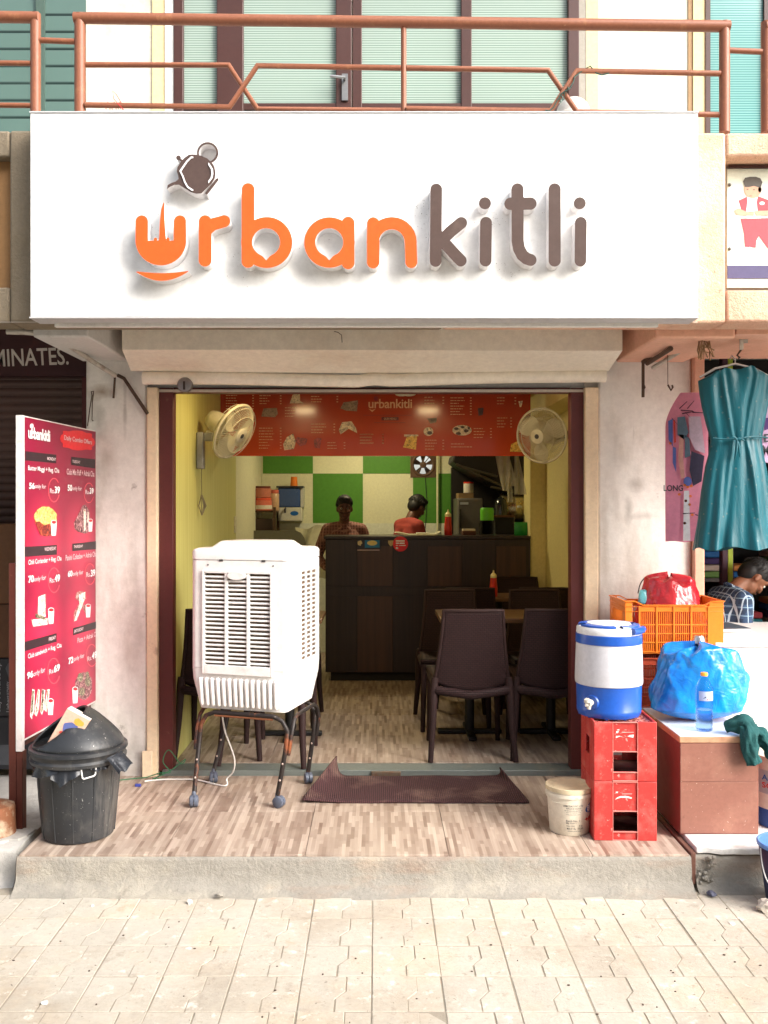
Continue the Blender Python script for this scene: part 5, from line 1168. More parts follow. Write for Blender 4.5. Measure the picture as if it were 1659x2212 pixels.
MB().box(BXL+.0045, BXR-.0045, BYF, BYF+.0035, ZN+.004, .398).build('front_board', m_box, bx, bevel=.001, seg=1); MB().box(BXL+.0045, BXR-.0045, BYF, BYF+.0035, .3992, BZT-.031).build('front_board', m_box, bx, bevel=.001, seg=1)
MB().box(BXL, BXR, BYF-.002, BYB, BZT-.0295, BZT-.003).build('top_edge', m_ply, bx, bevel=.003); MB().box(BXL+.003, BXR-.003, BYF+.003, BYB, BZT-.0029, BZT).build('top_sheet', m_boxt, bx)
m_or = M('orange_crate_plastic', (.80, .20, .016, 1), .38, var=.06, vs=6, coat=.1); m_or_d = M('dark_orange_crate_plastic', (.40, .055, .02, 1), .5, var=.12, stains=((rgb(120,60,50), 5, .5, .8, .5),))
def mesh_crate(loc, label, mat, w_=.246, d_=.15, h_=.258, rz=0):
    t = thing('vegetable_crate', label, 'crate', loc, rz, 'latticed crates stacked on the brown cabinet')
    b = MB()
    for sx in (-1, 1):
        for sy in (-1, 1):
            x0, x1 = (-w_, -w_+.036) if sx < 0 else (w_-.072, w_)
            b.box(x0, x1, sy*d_, sy*(d_-.006), 0, h_); b.box(sx*w_, sx*(w_-.006), sy*(d_-.0065), sy*(d_-.05), 0, h_)
    b.box(-w_+.007, w_-.007, -d_+.007, d_-.007, .004, .009)
    b.build('corner_post', mat, t, local=True, bevel=.002)
    hz = h_-.045; r_ = MB()
    for sy in (-1, 1):
        y0, y1 = (-d_-.006, -d_+.007) if sy < 0 else (d_-.007, d_+.006)
        xa, xb = -w_+.07, w_-.074
        # rim with a dropped middle
        r_.box(-w_-.006, xa-.02, y0, y1, h_, h_+.006); r_.box(xb+.012, w_+.006, y0, y1, h_, h_+.006)
        for x0, x1, z0, z1 in ((xa-.02, xa+.02, h_, h_-.02), (xb+.012, xb-.02, h_, h_-.02)):
            q = [(x0, z0), (x1, z1), (x1, z1+.006), (x0, z0+.006)]
            r_.prism(((0, y1, 0), (1,0,0), (0,0,1)), [q], 0, y1-y0)
        r_.box(xa+.02, xb-.02, y0, y1, h_-.02, h_-.014)
        for z in (h_-.022, h_-.046): r_.box(-w_-.003, w_+.003, y0+.003, y1-.004, z-.0035, z)
        for z in (.012, .058, .102, .146): r_.box(xa, xb, y0+.004, y1-.004, z-.006, z)
        for z in (.0035,): r_.box(-w_-.002, w_+.002, y0+.003, y1-.004, 0, z)
    for sx in (-1, 1):
        x0, x1 = (-w_-.006, -w_+.007) if sx < 0 else (w_-.007, w_+.006)
        r_.box(x0, x1, -d_+.0075, d_-.0075, h_, h_+.0055)
        for z in (.012, .058, .102, .146, h_-.022, h_-.046): r_.box(x0+.003, x1-.004, -d_+.0075, d_-.0075, z-.006, z)
    r_.build('rim_and_rails', mat, t, local=True, bevel=.0012, seg=1)
    up_ = MB()
    for sy in (-1, 1):
        for i in range(5): x = -w_+.072+i*(2*w_-.148)/4; up_.box(x-.0045, x+.0045, sy*(d_+.0045), sy*(d_-.006), .004, h_-.022)
    up_.build('upright', mat, t, local=True)
    lat = MB()
    for sy in (-1, 1):
        n_ = 36
        for i in range(n_): x = -w_+.075+i*(2*w_-.154)/(n_-1); lat.box(x-.0019, x+.0019, sy*(d_-.001), sy*(d_-.005), .006, h_-.05)
    for sx in (-1, 1):
        for i in range(16): y = -d_+.055+i*(2*d_-.11)/15; lat.box(sx*(w_-.001), sx*(w_-.005), y-.002, y+.002, .006, h_-.05)
    lat.build('lattice', mat, t, local=True, kind='stuff')
    bk = MB()
    for sy in (-1, 1): bk.box(-w_+.07, w_-.074, sy*(d_-.001), sy*(d_-.005), h_-.05, h_-.02)
    for sx in (-1, 1): bk.box(sx*(w_-.001), sx*(w_-.005), -d_+.05, d_-.05, h_-.05, h_)
    bk.build('wall_band', mat, t, local=True)
    return t
OCX = (X(1352, 4.62)+X(1563, 4.62))/2
mesh_crate((OCX+.004, 4.77, BZT), 'lower dark orange-brown latticed crate behind the blue bag', m_or_d, h_=.262)
mesh_crate((OCX, 4.775, BZT+.2695), 'bright orange latticed crate holding a red bag on top of the stack', m_or, h_=.258)
def bag(name, label, cat, ctr, rx, ry, h, mat, seed, group=None, top=.55, lumps=.12, pinch=None, nu=96, nv=64, base=None):
    rr_ = random.Random(seed); ph = [rr_.uniform(0, 6.28) for _ in range(24)]; b = MB()
    cre = [(rr_.uniform(0, 2*PI), rr_.uniform(.2, 1), rr_.uniform(-1.5, 1.5), rr_.uniform(.05, .14)) for _ in range(26)]
    def f(u, v):
        a_ = 2*PI*u; t = v
        prof = min(1, (t*7)**.5)*.96 if t < .15 else 1.0
        prof *= 1-(1-top)*max(0, (t-.35)/.65)**1.7
        if t > .94: prof *= max(.02, 1-((t-.94)/.06)**2*.9)
        lump = 1+lumps*(math.sin(a_*2+ph[0]+t*3)+.6*math.sin(a_*3+ph[1]-t*4)+.4*math.sin(a_*5+ph[2]+t*6))*.6
        cr = 0
        for (ca, cv, cs, cw_) in cre:
            d = ((a_-ca-cs*(t-cv)+PI) % (2*PI)-PI); cr += math.exp(-(d/cw_)**2)*math.exp(-((t-cv)/.35)**2)
        cr2 = abs(math.sin(a_*7+ph[4]+4*t+2*math.sin(t*5+ph[5])))*.5+abs(math.sin(a_*11+ph[6]-6*t))*.3
        r_ = prof*lump*(1+.06*cr-.06*cr2*(.3+t))
        z = h*(t+.05*math.sin(a_*2+ph[7])*t*t+.035*math.sin(a_*5+ph[8])*t*t+.02*math.sin(a_*9+ph[9])*t)
        return (ctr[0]+rx*r_*math.cos(a_), ctr[1]+ry*r_*math.sin(a_), ctr[2]+z)
    b.grid(f, nu, nv)
    return tag(b.build(name, mat, weld=True, smooth=120, loc=ctr), label, cat, group)
def poly_mat(name, c, rough=.22, trans=0.0):
    k = NT(name); n1 = k.noise(4.5, 3, .5, None, 1.4).outputs['Fac']; n2 = k.noise(15, 2, .5, None, 2).outputs['Fac']
    k.link(k.mix(k.ramp(n1, .35, .7), dim(c, .75), (c[0]*1.2+.004, min(c[1]*1.9, 1), min(c[2]*1.25, 1), 1)), k.b.inputs['Base Color']); k.b.inputs['Roughness'].default_value = rough; k.b.inputs['Coat Weight'].default_value = .35; k.b.inputs['Coat Roughness'].default_value = .1
    rg = k.n('ShaderNodeMath', {0: k.n('ShaderNodeMath', {0: n1, 1: .5}, operation='SUBTRACT').outputs[0]}, operation='ABSOLUTE')
    k.bump(k.n('ShaderNodeMath', {0: rg.outputs[0], 1: n2}, operation='ADD').outputs[0], .28, .02); k.b.inputs['Subsurface Weight'].default_value = 0; return k.m
m_bluebag = poly_mat('blue_polythene', (.006, .18, .66, 1)); m_redbag = poly_mat('red_polythene', (.60, .022, .04, 1))
bag('carrier_bag', 'large blue plastic carrier bag slumped on the brown cabinet behind the bottle', 'plastic bag', (X(1508, 4.36), 4.36, BZT+.001), .198, .125, .345, m_bluebag, 14, top=.80, lumps=.14)
bag('carrier_bag', 'crumpled red plastic carrier bag sitting in the orange crate', 'plastic bag', (X(1447, 4.77), 4.77, BZT+.285), .178, .115, .355, m_redbag, 9, top=.72, lumps=.12)
bag('small_bag', 'pale blue scrap of plastic bag poking out of the orange crate rim', 'plastic bag', (X(1390, 4.74), 4.74, BZT+.50), .03, .02, .075, poly_mat('pale_blue_polythene', (.16,.42,.62,1)), 5, top=.6, nu=32, nv=20)
lp = [P(1378,1282,4.80), P(1383,1262,4.80), P(1393,1248,4.80), P(1404,1244,4.80), P(1416,1248,4.80), P(1424,1256,4.80), P(1415,1270,4.8), P(1400,1280,4.8)]
tag(MB().tube(spline(lp), .003, 6).build('wire_loop', M('black_cable', rgb(36,36,40), .5), smooth=60, loc=tuple(lp[0])), 'black cable loop standing out of the orange crate beside the red bag', 'cable')
fk = thing('steel_flask', 'brushed steel flask standing between the blue bag and the orange crate', 'flask', (X(1509, 4.53), 4.53, BZT))
MB().lathe([(.030, 0), (.032, .005), (.032, .30)], seg=24).build('body', M('steel', rgb(190,190,196), .3, .95), fk, local=True, smooth=40)
MB().lathe([(.0315, .3005), (.0325, .305), (.030, .36), (.024, .372), (.0001, .374)], seg=24).build('cup', M('steel_cup', rgb(200,200,204), .28, .95), fk, local=True, smooth=40)
bt_ = thing('water_bottle', 'half-full clear plastic water bottle with an orange cap on the brown cabinet', 'bottle', (X(1521, 4.15), 4.15, BZT+.001))
k = NT('clear_pet'); gl = k.n('ShaderNodeBsdfGlass', {'Color': (.93,.96,.99,1), 'Roughness': .03, 'IOR': 1.12}); tr = k.n('ShaderNodeBsdfTransparent', {'Color': (.93,.96,.98,1)})
mx_ = k.n('ShaderNodeMixShader', {0: .55, 1: gl.outputs[0], 2: tr.outputs[0]}); k.link(mx_.outputs[0], k.t.nodes['Material Output'].inputs[0]); m_pet = k.m
k = NT('bottle_water'); gl = k.n('ShaderNodeBsdfGlass', {'Color': (.72,.84,.95,1), 'Roughness': .02, 'IOR': 1.2}); tr = k.n('ShaderNodeBsdfTransparent', {'Color': (.74,.85,.95,1)})
mx_ = k.n('ShaderNodeMixShader', {0: .5, 1: gl.outputs[0], 2: tr.outputs[0]}); k.link(mx_.outputs[0], k.t.nodes['Material Output'].inputs[0]); m_water = k.m
prof = [(.030, 0), (.036, .004)]+[(.0375-.0018*(i % 2), .012+i*.0085) for i in range(17)]+[(.0375, .160), (.0375, .188), (.035, .20), (.024, .222), (.0145, .236), (.0135, .244)]
MB().lathe(prof, seg=28).build('body', m_pet, bt_, local=True, smooth=50)
MB().lathe([(.028, .003)]+[(.0350-.0015*(i % 2), .012+i*.0085) for i in range(10)]+[(.035, .094), (.0001, .0941)], seg=28).build('water', m_water, bt_, local=True, smooth=50)
MB().lathe([(.0155, .2442), (.0158, .256), (.0145, .259), (.0001, .2592)], seg=20).build('cap', M('orange_cap', rgb(240,160,50), .4), bt_, local=True, smooth=40)
bf = ring_pt(.0376, .0376, 1); b = MB(); b.grid(lambda u, v: bf(-55+110*u, .138+.042*v, .0006), 16, 2); b.build('label', M('clear_label', rgb(226,226,232), .3, alpha=.55), bt_, local=True)
b = MB(); vs = [bf(a_, z, .0012) for a_, z in ((-28,.148),(-10,.158),(15,.168),(40,.172),(18,.163),(-8,.152))]; b.add(vs, [tuple(range(6))]); b.build('label_swoosh', m_ink, bt_, local=True)
b = MB(); vs = [bf(a_, z, .0012) for a_, z in ((0,.142),(24,.142),(24,.148),(0,.148))]; b.add(vs, [(0,1,2,3)]); b.build('label_mark', m_red, bt_, local=True)
# green cloth draped over the cabinet corner
m_cloth = M('dark_teal_cloth', (.008, .075, .075, 1), .85, var=.35, vs=20, bump=.8, bs=40, bd=.01)
cl = thing('cloth', 'rumpled dark green cloth hanging over the front right corner of the brown cabinet', 'cloth', (1.66, 4.06, BZT))
def cloth_tube(pts, rs, seed, sq_=.8):
    b = MB(); rr_ = random.Random(seed); ph = [rr_.uniform(0, 6.28) for _ in range(8)]; pp = spline([Vector(p) for p in pts], 7); n = len(pp)
    for _ in (0,):
        vs = []; seg = 26; prev = None
        for i, p in enumerate(pp):
            t = (pp[min(i+1, n-1)]-pp[max(i-1, 0)]).normalized(); a0 = Vector((0,-1,.2))
            u = t.cross(a0).normalized(); v = u.cross(t).normalized(); s = i/(n-1)*(len(rs)-1); k0 = int(min(s, len(rs)-2)); R = rs[k0]+(rs[k0+1]-rs[k0])*(s-k0)
            for k_ in range(seg):
                a_ = 2*PI*k_/seg; q = R*(1+.16*math.sin(5*a_+ph[0]+i*.35)+.12*math.sin(9*a_+ph[1]-i*.5)+.10*math.sin(i*.8+ph[2]+a_))
                vs.append(p+u*q*math.cos(a_)+v*q*sq_*math.sin(a_))
        fs = [(i*seg+k_, i*seg+(k_+1) % seg, (i+1)*seg+(k_+1) % seg, (i+1)*seg+k_) for i in range(n-1) for k_ in range(seg)]+[tuple(range(seg))[::-1], tuple((n-1)*seg+k_ for k_ in range(seg))]
        b.add(vs, fs)
    return b
cloth_tube([P(1566,1572,4.09), P(1590,1566,4.07), P(1612,1566,4.05), P(1619,1590,4.015), P(1620,1620,4.012), P(1628,1650,4.012)], [.018, .034, .036, .034, .034, .028], 4).build('hanging_end', m_cloth, cl, smooth=120)
cloth_tube([P(1606,1564,4.10), P(1625,1578,4.06), P(1645,1592,4.05), P(1662,1612,4.03), P(1672,1640,4.02)], [.028, .030, .032, .030, .022], 8).build('folded_end', m_cloth, cl, smooth=120)
# white cabinet with books behind
YW_ = 4.62
wc = thing('white_cabinet', 'overexposed plain white counter cabinet behind the brown box on the right', 'cabinet', (2.2, 4.9, ZN))
m_wc = M('white_laminate', (.80,.79,.77,1), .4, var=.02)
MB().box(1.70, 3.2, YW_+.012, 5.45, ZN, .90).build('carcass', m_wc, wc, bevel=.003)
MB().box(1.69, 3.2, YW_, 5.46, .9005, .922).build('top', m_wc, wc, bevel=.004)
tag(MB().tube([P(1600,1394,YW_+.02)+Vector((0,.05,0)), P(1622,1396,YW_+.02)+Vector((0,.0,0))], .0012, 4).build('straw_strip', m_ink, loc=(1.9, 4.7, .92)), 'thin dark strip lying on the white counter', 'strip')
for i, (w_, d_, h_, dx_, rz, colr, lab) in enumerate(((.17, .24, .016, 0, .05, (226,222,216), 'bottom white-edged ledger of the book stack on the white counter'), (.185, .25, .024, .012, -.03, (236,234,230), 'middle thick ledger of the book stack on the white counter'), (.16, .25, .020, -.004, .08, (60,72,84), 'top dark-covered book of the stack on the white counter'))):
    z = .9225+(0, .0165, .041)[i]
    t = thing('book', lab, 'book', (1.815+dx_, 4.82, z), rz, 'books stacked on the white counter')
    MB().box(-w_/2+.003, w_/2-.004, -d_/2+.003, d_/2-.003, .002, h_-.002).build('pages', M('book_pages', (.72,.70,.66,1), .8, var=.08, vs=90), t, local=True)
    mc = M('book_cover', rgb(*colr), .5); MB().box(-w_/2, w_/2, -d_/2, d_/2, h_-.0019, h_).build('cover', mc, t, local=True); MB().box(-w_/2, w_/2, -d_/2, d_/2, 0, .0019).build('back_cover', mc, t, local=True)
# pails and scraps at the right edge
wp = thing('white_bucket', 'white paint bucket with a blue base half hidden behind the brown cabinet', 'bucket', (1.845, 4.19, ZN))
MB().lathe([(.118, 0), (.123, .004), (.128, .085)], seg=40).build('base', M('blue_bucket_base', rgb(44,84,150), .5, var=.1), wp, local=True, smooth=45)
MB().lathe([(.130, .0855), (.1325, .12), (.1385, .30), (.143, .302), (.143, .32), (.138, .322)], seg=40).build('body', m_pail, wp, local=True, smooth=45)
wf = ring_pt(.1285, .1385, .30); b = MB(); b.grid(lambda u, v: wf(-75+90*u, .155+.105*v, .001), 16, 2); b.build('label', M('grey_label', rgb(176,182,184), .5), wp, local=True)
wrap_text('Ac', -66, -46, .215, .24, m_blue, wp, wf, 'label_lettering', .002, .02); wrap_text('SG', -66, -44, .18, .205, m_red, wp, wf, 'label_lettering', .002, .02)
bb = thing('blue_bucket', 'dark blue plastic bucket with a wire handle on the pavement at the right edge', 'bucket', (1.665, 3.72, 0))
m_bb = M('navy_bucket_plastic', rgb(34,38,66), .45, var=.15, stains=((rgb(90,90,100), 8, .6, .75, .5),)); m_bbr = M('light_blue_rim', rgb(84,122,180), .4)
MB().lathe([(.088, 0), (.092, .005), (.122, .24)], seg=40, capt=False).build('body', m_bb, bb, local=True, smooth=45, solid=.003)
MB().lathe([(.122, .236), (.130, .238), (.131, .25), (.126, .254), (.119, .25), (.117, .225), (.088, .015), (.0001, .012)], seg=40, capb=False).build('rim', m_bbr, bb, local=True, smooth=45)
pts = [(-.133+.03*math.sin(t*.5)-.005, -.03-.06*math.sin(t), .235-.10*math.sin(t)) for t in [PI*i/10 for i in range(11)]]
pts = [(-.131, -.02, .236), (-.135, -.045, .18), (-.128, -.07, .13), (-.105, -.095, .095), (-.06, -.118, .075), (0, -.13, .07), (.07, -.11, .08), (.125, -.04, .2), (.131, .0, .236)]
MB().tube(spline([Vector(p) for p in pts], 4), .0022, 6).build('handle', M('white_wire_handle', (.7,.7,.68,1), .4), bb, local=True, smooth=60)
def scrap(name, label, cat, loc, size, seed, mat, flatz=.5):
    rr_ = random.Random(seed); bm = bmesh.new(); bmesh.ops.create_icosphere(bm, subdivisions=2, radius=1)
    for v in bm.verts: v.co *= rr_.uniform(.7, 1.15)
    for v in bm.verts: v.co = Vector((v.co.x*size, v.co.y*size*.8, max(v.co.z, -.5)*size*flatz+size*flatz*.5))
    me = bpy.data.meshes.new(name); bm.to_mesh(me); bm.free(); me.materials.append(mat)
    o = bpy.data.objects.new(name, me); COL.objects.link(o); o.location = loc; o.rotation_euler = (0, 0, rr_.random()*6); return tag(o, label, cat)
m_paper = M('crumpled_paper', rgb(212,206,196), .85, var=.08); m_stone = M('grey_stone', rgb(196,186,172), .9, bump=.4)
scrap('stone', 'pale broken stone lying by the blue bucket on the pavement', 'stone', (1.535, 3.66, .002), .034, 5, m_stone, .95)
scrap('paper_scrap', 'flat white paper scrap on the pavement in front of the stone', 'paper scrap', (1.36, 3.55, .001), .016, 6, m_paper, .25)
scrap('paper_scrap', 'dark crumpled wrapper in the corner between the two steps', 'wrapper', (1.375, 3.80, .004), .025, 7, M('dark_wrapper', rgb(84,86,104), .5), .6)
scrap('paper_scrap', 'small white crumpled paper at the foot of the shop step', 'paper scrap', (-.755, 3.735, .001), .017, 8, m_paper, .6)
scrap('paper_scrap', 'white paper fleck with dark edge near the lower left of the pavement', 'paper scrap', (-1.07, 2.98, .001), .016, 9, m_paper, .35)
scrap('paper_scrap', 'flat white scrap on the pavement left of the middle', 'paper scrap', (-.68, 3.35, .001), .013, 10, m_paper, .2)
scrap('paper_scrap', 'tiny white scrap on the reddish patch of the pavement', 'paper scrap', (-1.14, 3.71, .001), .01, 11, m_paper, .4)
scrap('clay_lump', 'brown clay lump on the front edge of the shop step foot', 'clay lump', (-.64, 3.775, .012), .020, 12, m_concrete, .6)
r_ = random.Random(31); b = MB()
for i in range(80):
    y = r_.uniform(2.5, 3.74); b.ball((r_.uniform(-.62, .62)*y*.9, y, .003), (r_.uniform(.002, .006), r_.uniform(.002, .005), .0022), None, 6, 3)
b.build('pebbles', M('dark_grit', rgb(96,80,70), .9, rnd=.2), kind='stuff')
# ------------------------------------------------------------------ clothes hanging on the right
def sat_cloth(name, c, rough=.42):
    k = NT(name); n = k.noise(7, 4, .5, k.mapping((3, 3, .6))).outputs['Fac']
    dots = k.n('ShaderNodeTexVoronoi', {'Vector': k.tc.outputs['Object'], 'Scale': 26.0}); dm_ = k.ramp(dots.outputs['Distance'], .10, .16, (.22,.22,.22,1), (0,0,0,1))
    c_ = k.mix(k.ramp(n, .3, .7), dim(c, .8), dim(c, 1.2)); c_ = k.mix(dm_, c_, rgb(150,140,120))
    k.link(c_, k.b.inputs['Base Color']); k.b.inputs['Roughness'].default_value = rough; k.b.inputs['Sheen Weight'].default_value = .08; k.b.inputs['Specular IOR Level'].default_value = .35
    k.bump(k.noise(1, 5, .6, k.mapping((45, 45, 12)), .8).outputs['Fac'], .45, .006); return k.m
m_teal = sat_cloth('teal_satin', (.001, .085, .112, 1))
YD = 4.45
ds = thing('dress', 'teal satin dress with a tied waist hanging on the right of the shop front', 'dress', (X(1588, YD), YD, Z(1190, YD)))
prof_d = [(795,1518,1650), (812,1508,1668), (850,1511,1664), (880,1516,1658), (920,1526,1650), (950,1535,1645), (975,1532,1648), (1010,1523,1655), (1060,1515,1662), (1120,1509,1668), (1160,1503,1673), (1186,1500,1676)]
def dress_at(v):
    s = v*(len(prof_d)-1); i = min(int(s), len(prof_d)-2); q = s-i; q = q*q*(3-2*q) if False else q
    a_, b_ = prof_d[i], prof_d[i+1]; return tuple(a_[k_]+(b_[k_]-a_[k_])*q for k_ in range(3))
def dress(u, v):
    dy, l, r = dress_at(v); a_ = 2*PI*u; w_ = (X(r, YD)-X(l, YD))/2; cx_ = (X(r, YD)+X(l, YD))/2
    sk = max(0, (v-.45)/.55); bo = max(0, (.45-v)/.45)
    dep = .045+.055*sk+.02*bo
    fold = sk*(.016*math.sin(a_*5+.8+.6*math.sin(a_*2))+.010*math.sin(a_*11+v*2+1.3*math.sin(a_*3))+.004*math.sin(a_*19))+bo*(.010*math.sin(a_*5+v*6+1)+.006*math.sin(a_*9-v*7))+.003*math.sin(a_*13+v*5)
    neck = 0; xx = math.cos(a_)
    if v < .2: neck = (1-v/.2)**1.3*(-.040*max(0, (abs(xx)-.42)/.58)**.8-.016*math.exp(-(xx/.3)**2)*(math.sin(a_) < 0)+.012*xx)
    if math.sin(a_) < 0:
        wv_ = min(v/.45, 1)
        for s_ in (-1, 1):
            c1 = s_*((.50-.26*wv_) if v < .45 else (.24+.30*(v-.45)/.55)); fold += (.012 if v < .45 else .012*(1-(v-.45)*1.2))*math.exp(-((xx-c1)/.07)**2)-.007*math.exp(-((xx-c1*.78)/.08)**2)
    z = Z(dy, YD)+neck-.012*sk*sk*(1-abs(math.cos(a_)))*(-1 if math.sin(a_) < 0 else 1)*.8+.008*sk*math.sin(a_*6)
    z -= .020*(1-v*10)*abs(math.cos(a_))*.0
    return (cx_+w_*math.cos(a_)*(1+.15*fold/.02*sk*.2), YD-(dep+fold)*math.sin(a_)*-1*-1 if False else YD-(dep+fold)*(-math.sin(a_)), z)
b = MB().grid(dress, 150, 70); b.build('gown', m_teal, ds, smooth=180, weld=True)
bel = [(X(1533+i*11.6, YD), YD-.066+.02*abs(i-5)/5, Z(948+3*math.sin(i*.6), YD)) for i in range(11)]
MB().tube(bel, .004, 8).build('waist_tie', m_teal, ds, smooth=60)
bow = MB(); c0 = Vector((X(1580, YD), YD-.072, Z(953, YD)))
for d in ((-.03, -.004, .012), (.032, -.006, -.004), (-.012, -.003, -.09), (.012, -.003, -.08)): bow.tube([c0, c0+Vector(d)*.5+Vector((0,-.006,.006)), c0+Vector(d)], [.004, .006, .003], 6)
bow.build('bow', m_teal, ds, smooth=60)
b = MB(); b.box(X(1570, YD), X(1597, YD), YD-.0565, YD-.0555, Z(850, YD), Z(828, YD)); 
hg = MB(); m_hang = M('translucent_hanger', rgb(206,200,196), .25, alpha=.75)
hg.tube([P(1512,815,YD+.01), P(1545,796,YD+.01), P(1588,786,YD+.01), P(1630,796,YD+.01), P(1664,815,YD+.01)], .006, 8); hg.tube([P(1588,786,YD+.01), P(1588,775,YD+.01), P(1580,768,YD+.01), P(1577,777,YD)], .003, 6)
hg.build('hanger', m_hang, ds, smooth=60)
def print_top(xl, xr, yt, yb, Y, label, mats, seed, shape, texts=()):
    t = thing('printed_top', label, 'top', (X((xl+xr)/2, Y), Y, Z(yb, Y)), 0, 'printed tops hanging beside the teal dress')
    b = MB()
    def f(u, v):
        dy = yt+(yb-yt)*v; l, r = shape(v); dx = l+(r-l)*u
        return (X(dx, Y), Y+.006*math.sin(u*9+seed+v*2)*v+.012*(u-.5)**2*4*.3, Z(dy, Y)+.003*math.sin(u*11)*v)
    b.grid(f, 40, 60); b.build('front', mats[0], t, smooth=120)
    b2 = MB(); b2.grid(lambda u, v: (lambda p: (p[0], p[1]+.012+.004*math.sin(u*7), p[2]))(f(1-u, v)), 20, 30); b2.build('back', mats[0], t, smooth=120)
    for nm, polys, m in mats[1]:
        q = MB()
        for l in polys: q.prism(FP(Y-.0095), [fpx(l, Y)], 0, 0)
        q.build(nm, m, t)
    for body, x0, y0, x1, y1, m in texts: htext(body, t, x0, x1, y0, y1, m, Y, 'lettering', .0105, .02)
    return t
m_pink = M('pink_jersey', rgb(226,142,166), .8, var=.08, vs=4, bump=.1, bs=200); pk = lambda r, g, b_, n='print': M('fabric_'+n, rgb(r, g, b_), .8, var=.35, vs=40)
m_branch = pk(70,40,60,'branch'); YT = 4.66
def shp(v):
    return (1440+32*max(0, 1-v/.22)**1.6, 1530)
r_ = random.Random(12)
branches = []
for i in range(9):
    x_, y_ = r_.uniform(1446, 1500), r_.choice([r_.uniform(870, 905), r_.uniform(1075, 1130)]); a_ = r_.uniform(-1, 1); 
    x2, y2 = x_+26*math.cos(a_), y_+20*math.sin(a_); branches.append([(x_, y_), (x2, y2), (x2+.4, y2+1.3), (x_+.6, y_+2.4)])
print_top(1440, 1530, 848, 1170, YT, 'pink printed top with dark branches and blue patches beside the teal dress', (m_pink, [
    ('pale_patch', [[(1486,900),(1512,900),(1522,980),(1500,972),(1488,945)]], pk(196,172,190,'pale')), ('slate_patch', [[(1462,902),(1478,900),(1486,935),(1476,950),(1462,940)], [(1478,940),(1488,948),(1490,985),(1478,990)]], pk(88,110,128,'slate')),
    ('skin_patch', [[(1466,938),(1476,940),(1474,990),(1478,1030),(1470,1035),(1464,990)]], pk(206,150,140,'skin')), ('red_strip', [[(1453,908),(1457,908),(1459,955),(1455,958)]], pk(214,70,60,'red')),
    ('dark_patch', [[(1492,975),(1520,985),(1514,1040),(1496,1050),(1488,1015)]], pk(52,46,70,'dark')), ('blue_patch', [[(1452,965),(1459,968),(1459,1020),(1452,1000)], ell(1484,1040,9,10,14)[::-1], [(1442,910),(1452,905),(1452,965),(1443,950)]], pk(84,100,168,'blue')),
    ('white_strip', [[(1476,1060),(1487,1060),(1490,1168),(1474,1168)]], pk(240,226,236,'white')), ('orange_flower', [ell(x_, y_, 3.4, 3, 8)[::-1] for x_, y_ in ((1478,1048),(1484,1052),(1466,1068),(1490,1072),(1480,1082),(1488,1090),(1494,1112),(1478,1130),(1492,1050),(1447,958))], pk(240,120,60,'orange')),
    ('branch', [l if True else l for l in branches], m_branch)]), 1, shp, (('LONG', 1432, 1048, 1474, 1061, m_ink),))
m_lilac = M('lilac_jersey', rgb(206,170,206), .8, var=.1, vs=6)
print_top(1630, 1720, 850, 1000, 4.68, 'lilac printed top with purple letters behind the right edge of the dress', (m_lilac, [('purple_patch', [[(1648,905),(1664,900),(1664,925),(1650,930)]], pk(90,60,120,'purple'))]), 3, lambda v: (1640, 1720), (('M', 1645, 962, 1660, 985, m_ink), ('E', 1648, 938, 1662, 955, m_ink)))
# ------------------------------------------------------------------ lit lamps on the ceiling of the shop
m_fang_l = M('lamp_rod', rgb(150,148,142), .45)
def lamp(x, y, zc, size, power, label, col=(1, .78, .44)):
    t = thing('ceiling_light', label, 'ceiling light', (x, y, zc), 0, 'lit square lights on the shop ceiling')
    MB().box(-size/2-.015, size/2+.015, -size/2-.015, size/2+.015, -.035, -.0005).build('housing', M('light_housing', (.7,.7,.66,1), .5), t, local=True, bevel=.004)
    MB().tube([(0,0,-.0004), (0,0,2.6-zc+.0005)], .012, 8).build('rod', m_fang_l, t, local=True)
    MB().box(-size/2, size/2, -size/2, size/2, -.039, -.0355).build('diffuser', M('lit_diffuser', (1, .62, .16, 1), .5, emis=6), t, local=True)
    l = bpy.data.lights.new('light', 'AREA'); l.energy = power; l.size = size; l.color = col
    o = bpy.data.objects.new('light', l); COL.objects.link(o); o.location = (0, 0, -.05); o.parent = t
L_DIN, L_KIT = 1.8, 5.4
lamp(-.62, 5.40, 2.475, .16, L_DIN, 'left of the two square ceiling lights over the tables, mirrored in the menu panel')
lamp(.44, 5.40, 2.475, .16, L_DIN, 'right of the two square ceiling lights over the tables, mirrored in the menu panel')
lamp(.0, 8.15, 2.60, .24, L_KIT, 'square ceiling light over the kitchen behind the counter', (1, .88, .58))
# ------------------------------------------------------------------ overhead menu panel
YM = 6.67
mp = thing('menu_board', 'glossy orange overhead menu panel with small food pictures above the counter', 'menu panel', (0, YM, Z(985, YM)))
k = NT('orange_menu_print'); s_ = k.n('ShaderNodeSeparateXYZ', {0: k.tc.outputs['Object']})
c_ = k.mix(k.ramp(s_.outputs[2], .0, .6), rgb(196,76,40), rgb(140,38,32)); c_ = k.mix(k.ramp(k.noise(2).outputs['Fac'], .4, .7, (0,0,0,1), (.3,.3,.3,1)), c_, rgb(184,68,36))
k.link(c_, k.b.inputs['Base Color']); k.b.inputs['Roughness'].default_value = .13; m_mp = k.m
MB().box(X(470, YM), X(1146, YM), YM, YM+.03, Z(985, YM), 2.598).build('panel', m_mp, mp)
def q1(p): return (474.4+p[0]*.2206, 840.4+p[1]*.2206)
def q2(p): return (772.6+p[0]*.2288, 840.4+p[1]*.2288)
def mprint(name, polys, mat, d=.002):
    b = MB()
    for l in polys: b.prism(FP(YM-d), [fpx(l, YM)], 0, 0)
    return b.build(name, mat, mp)
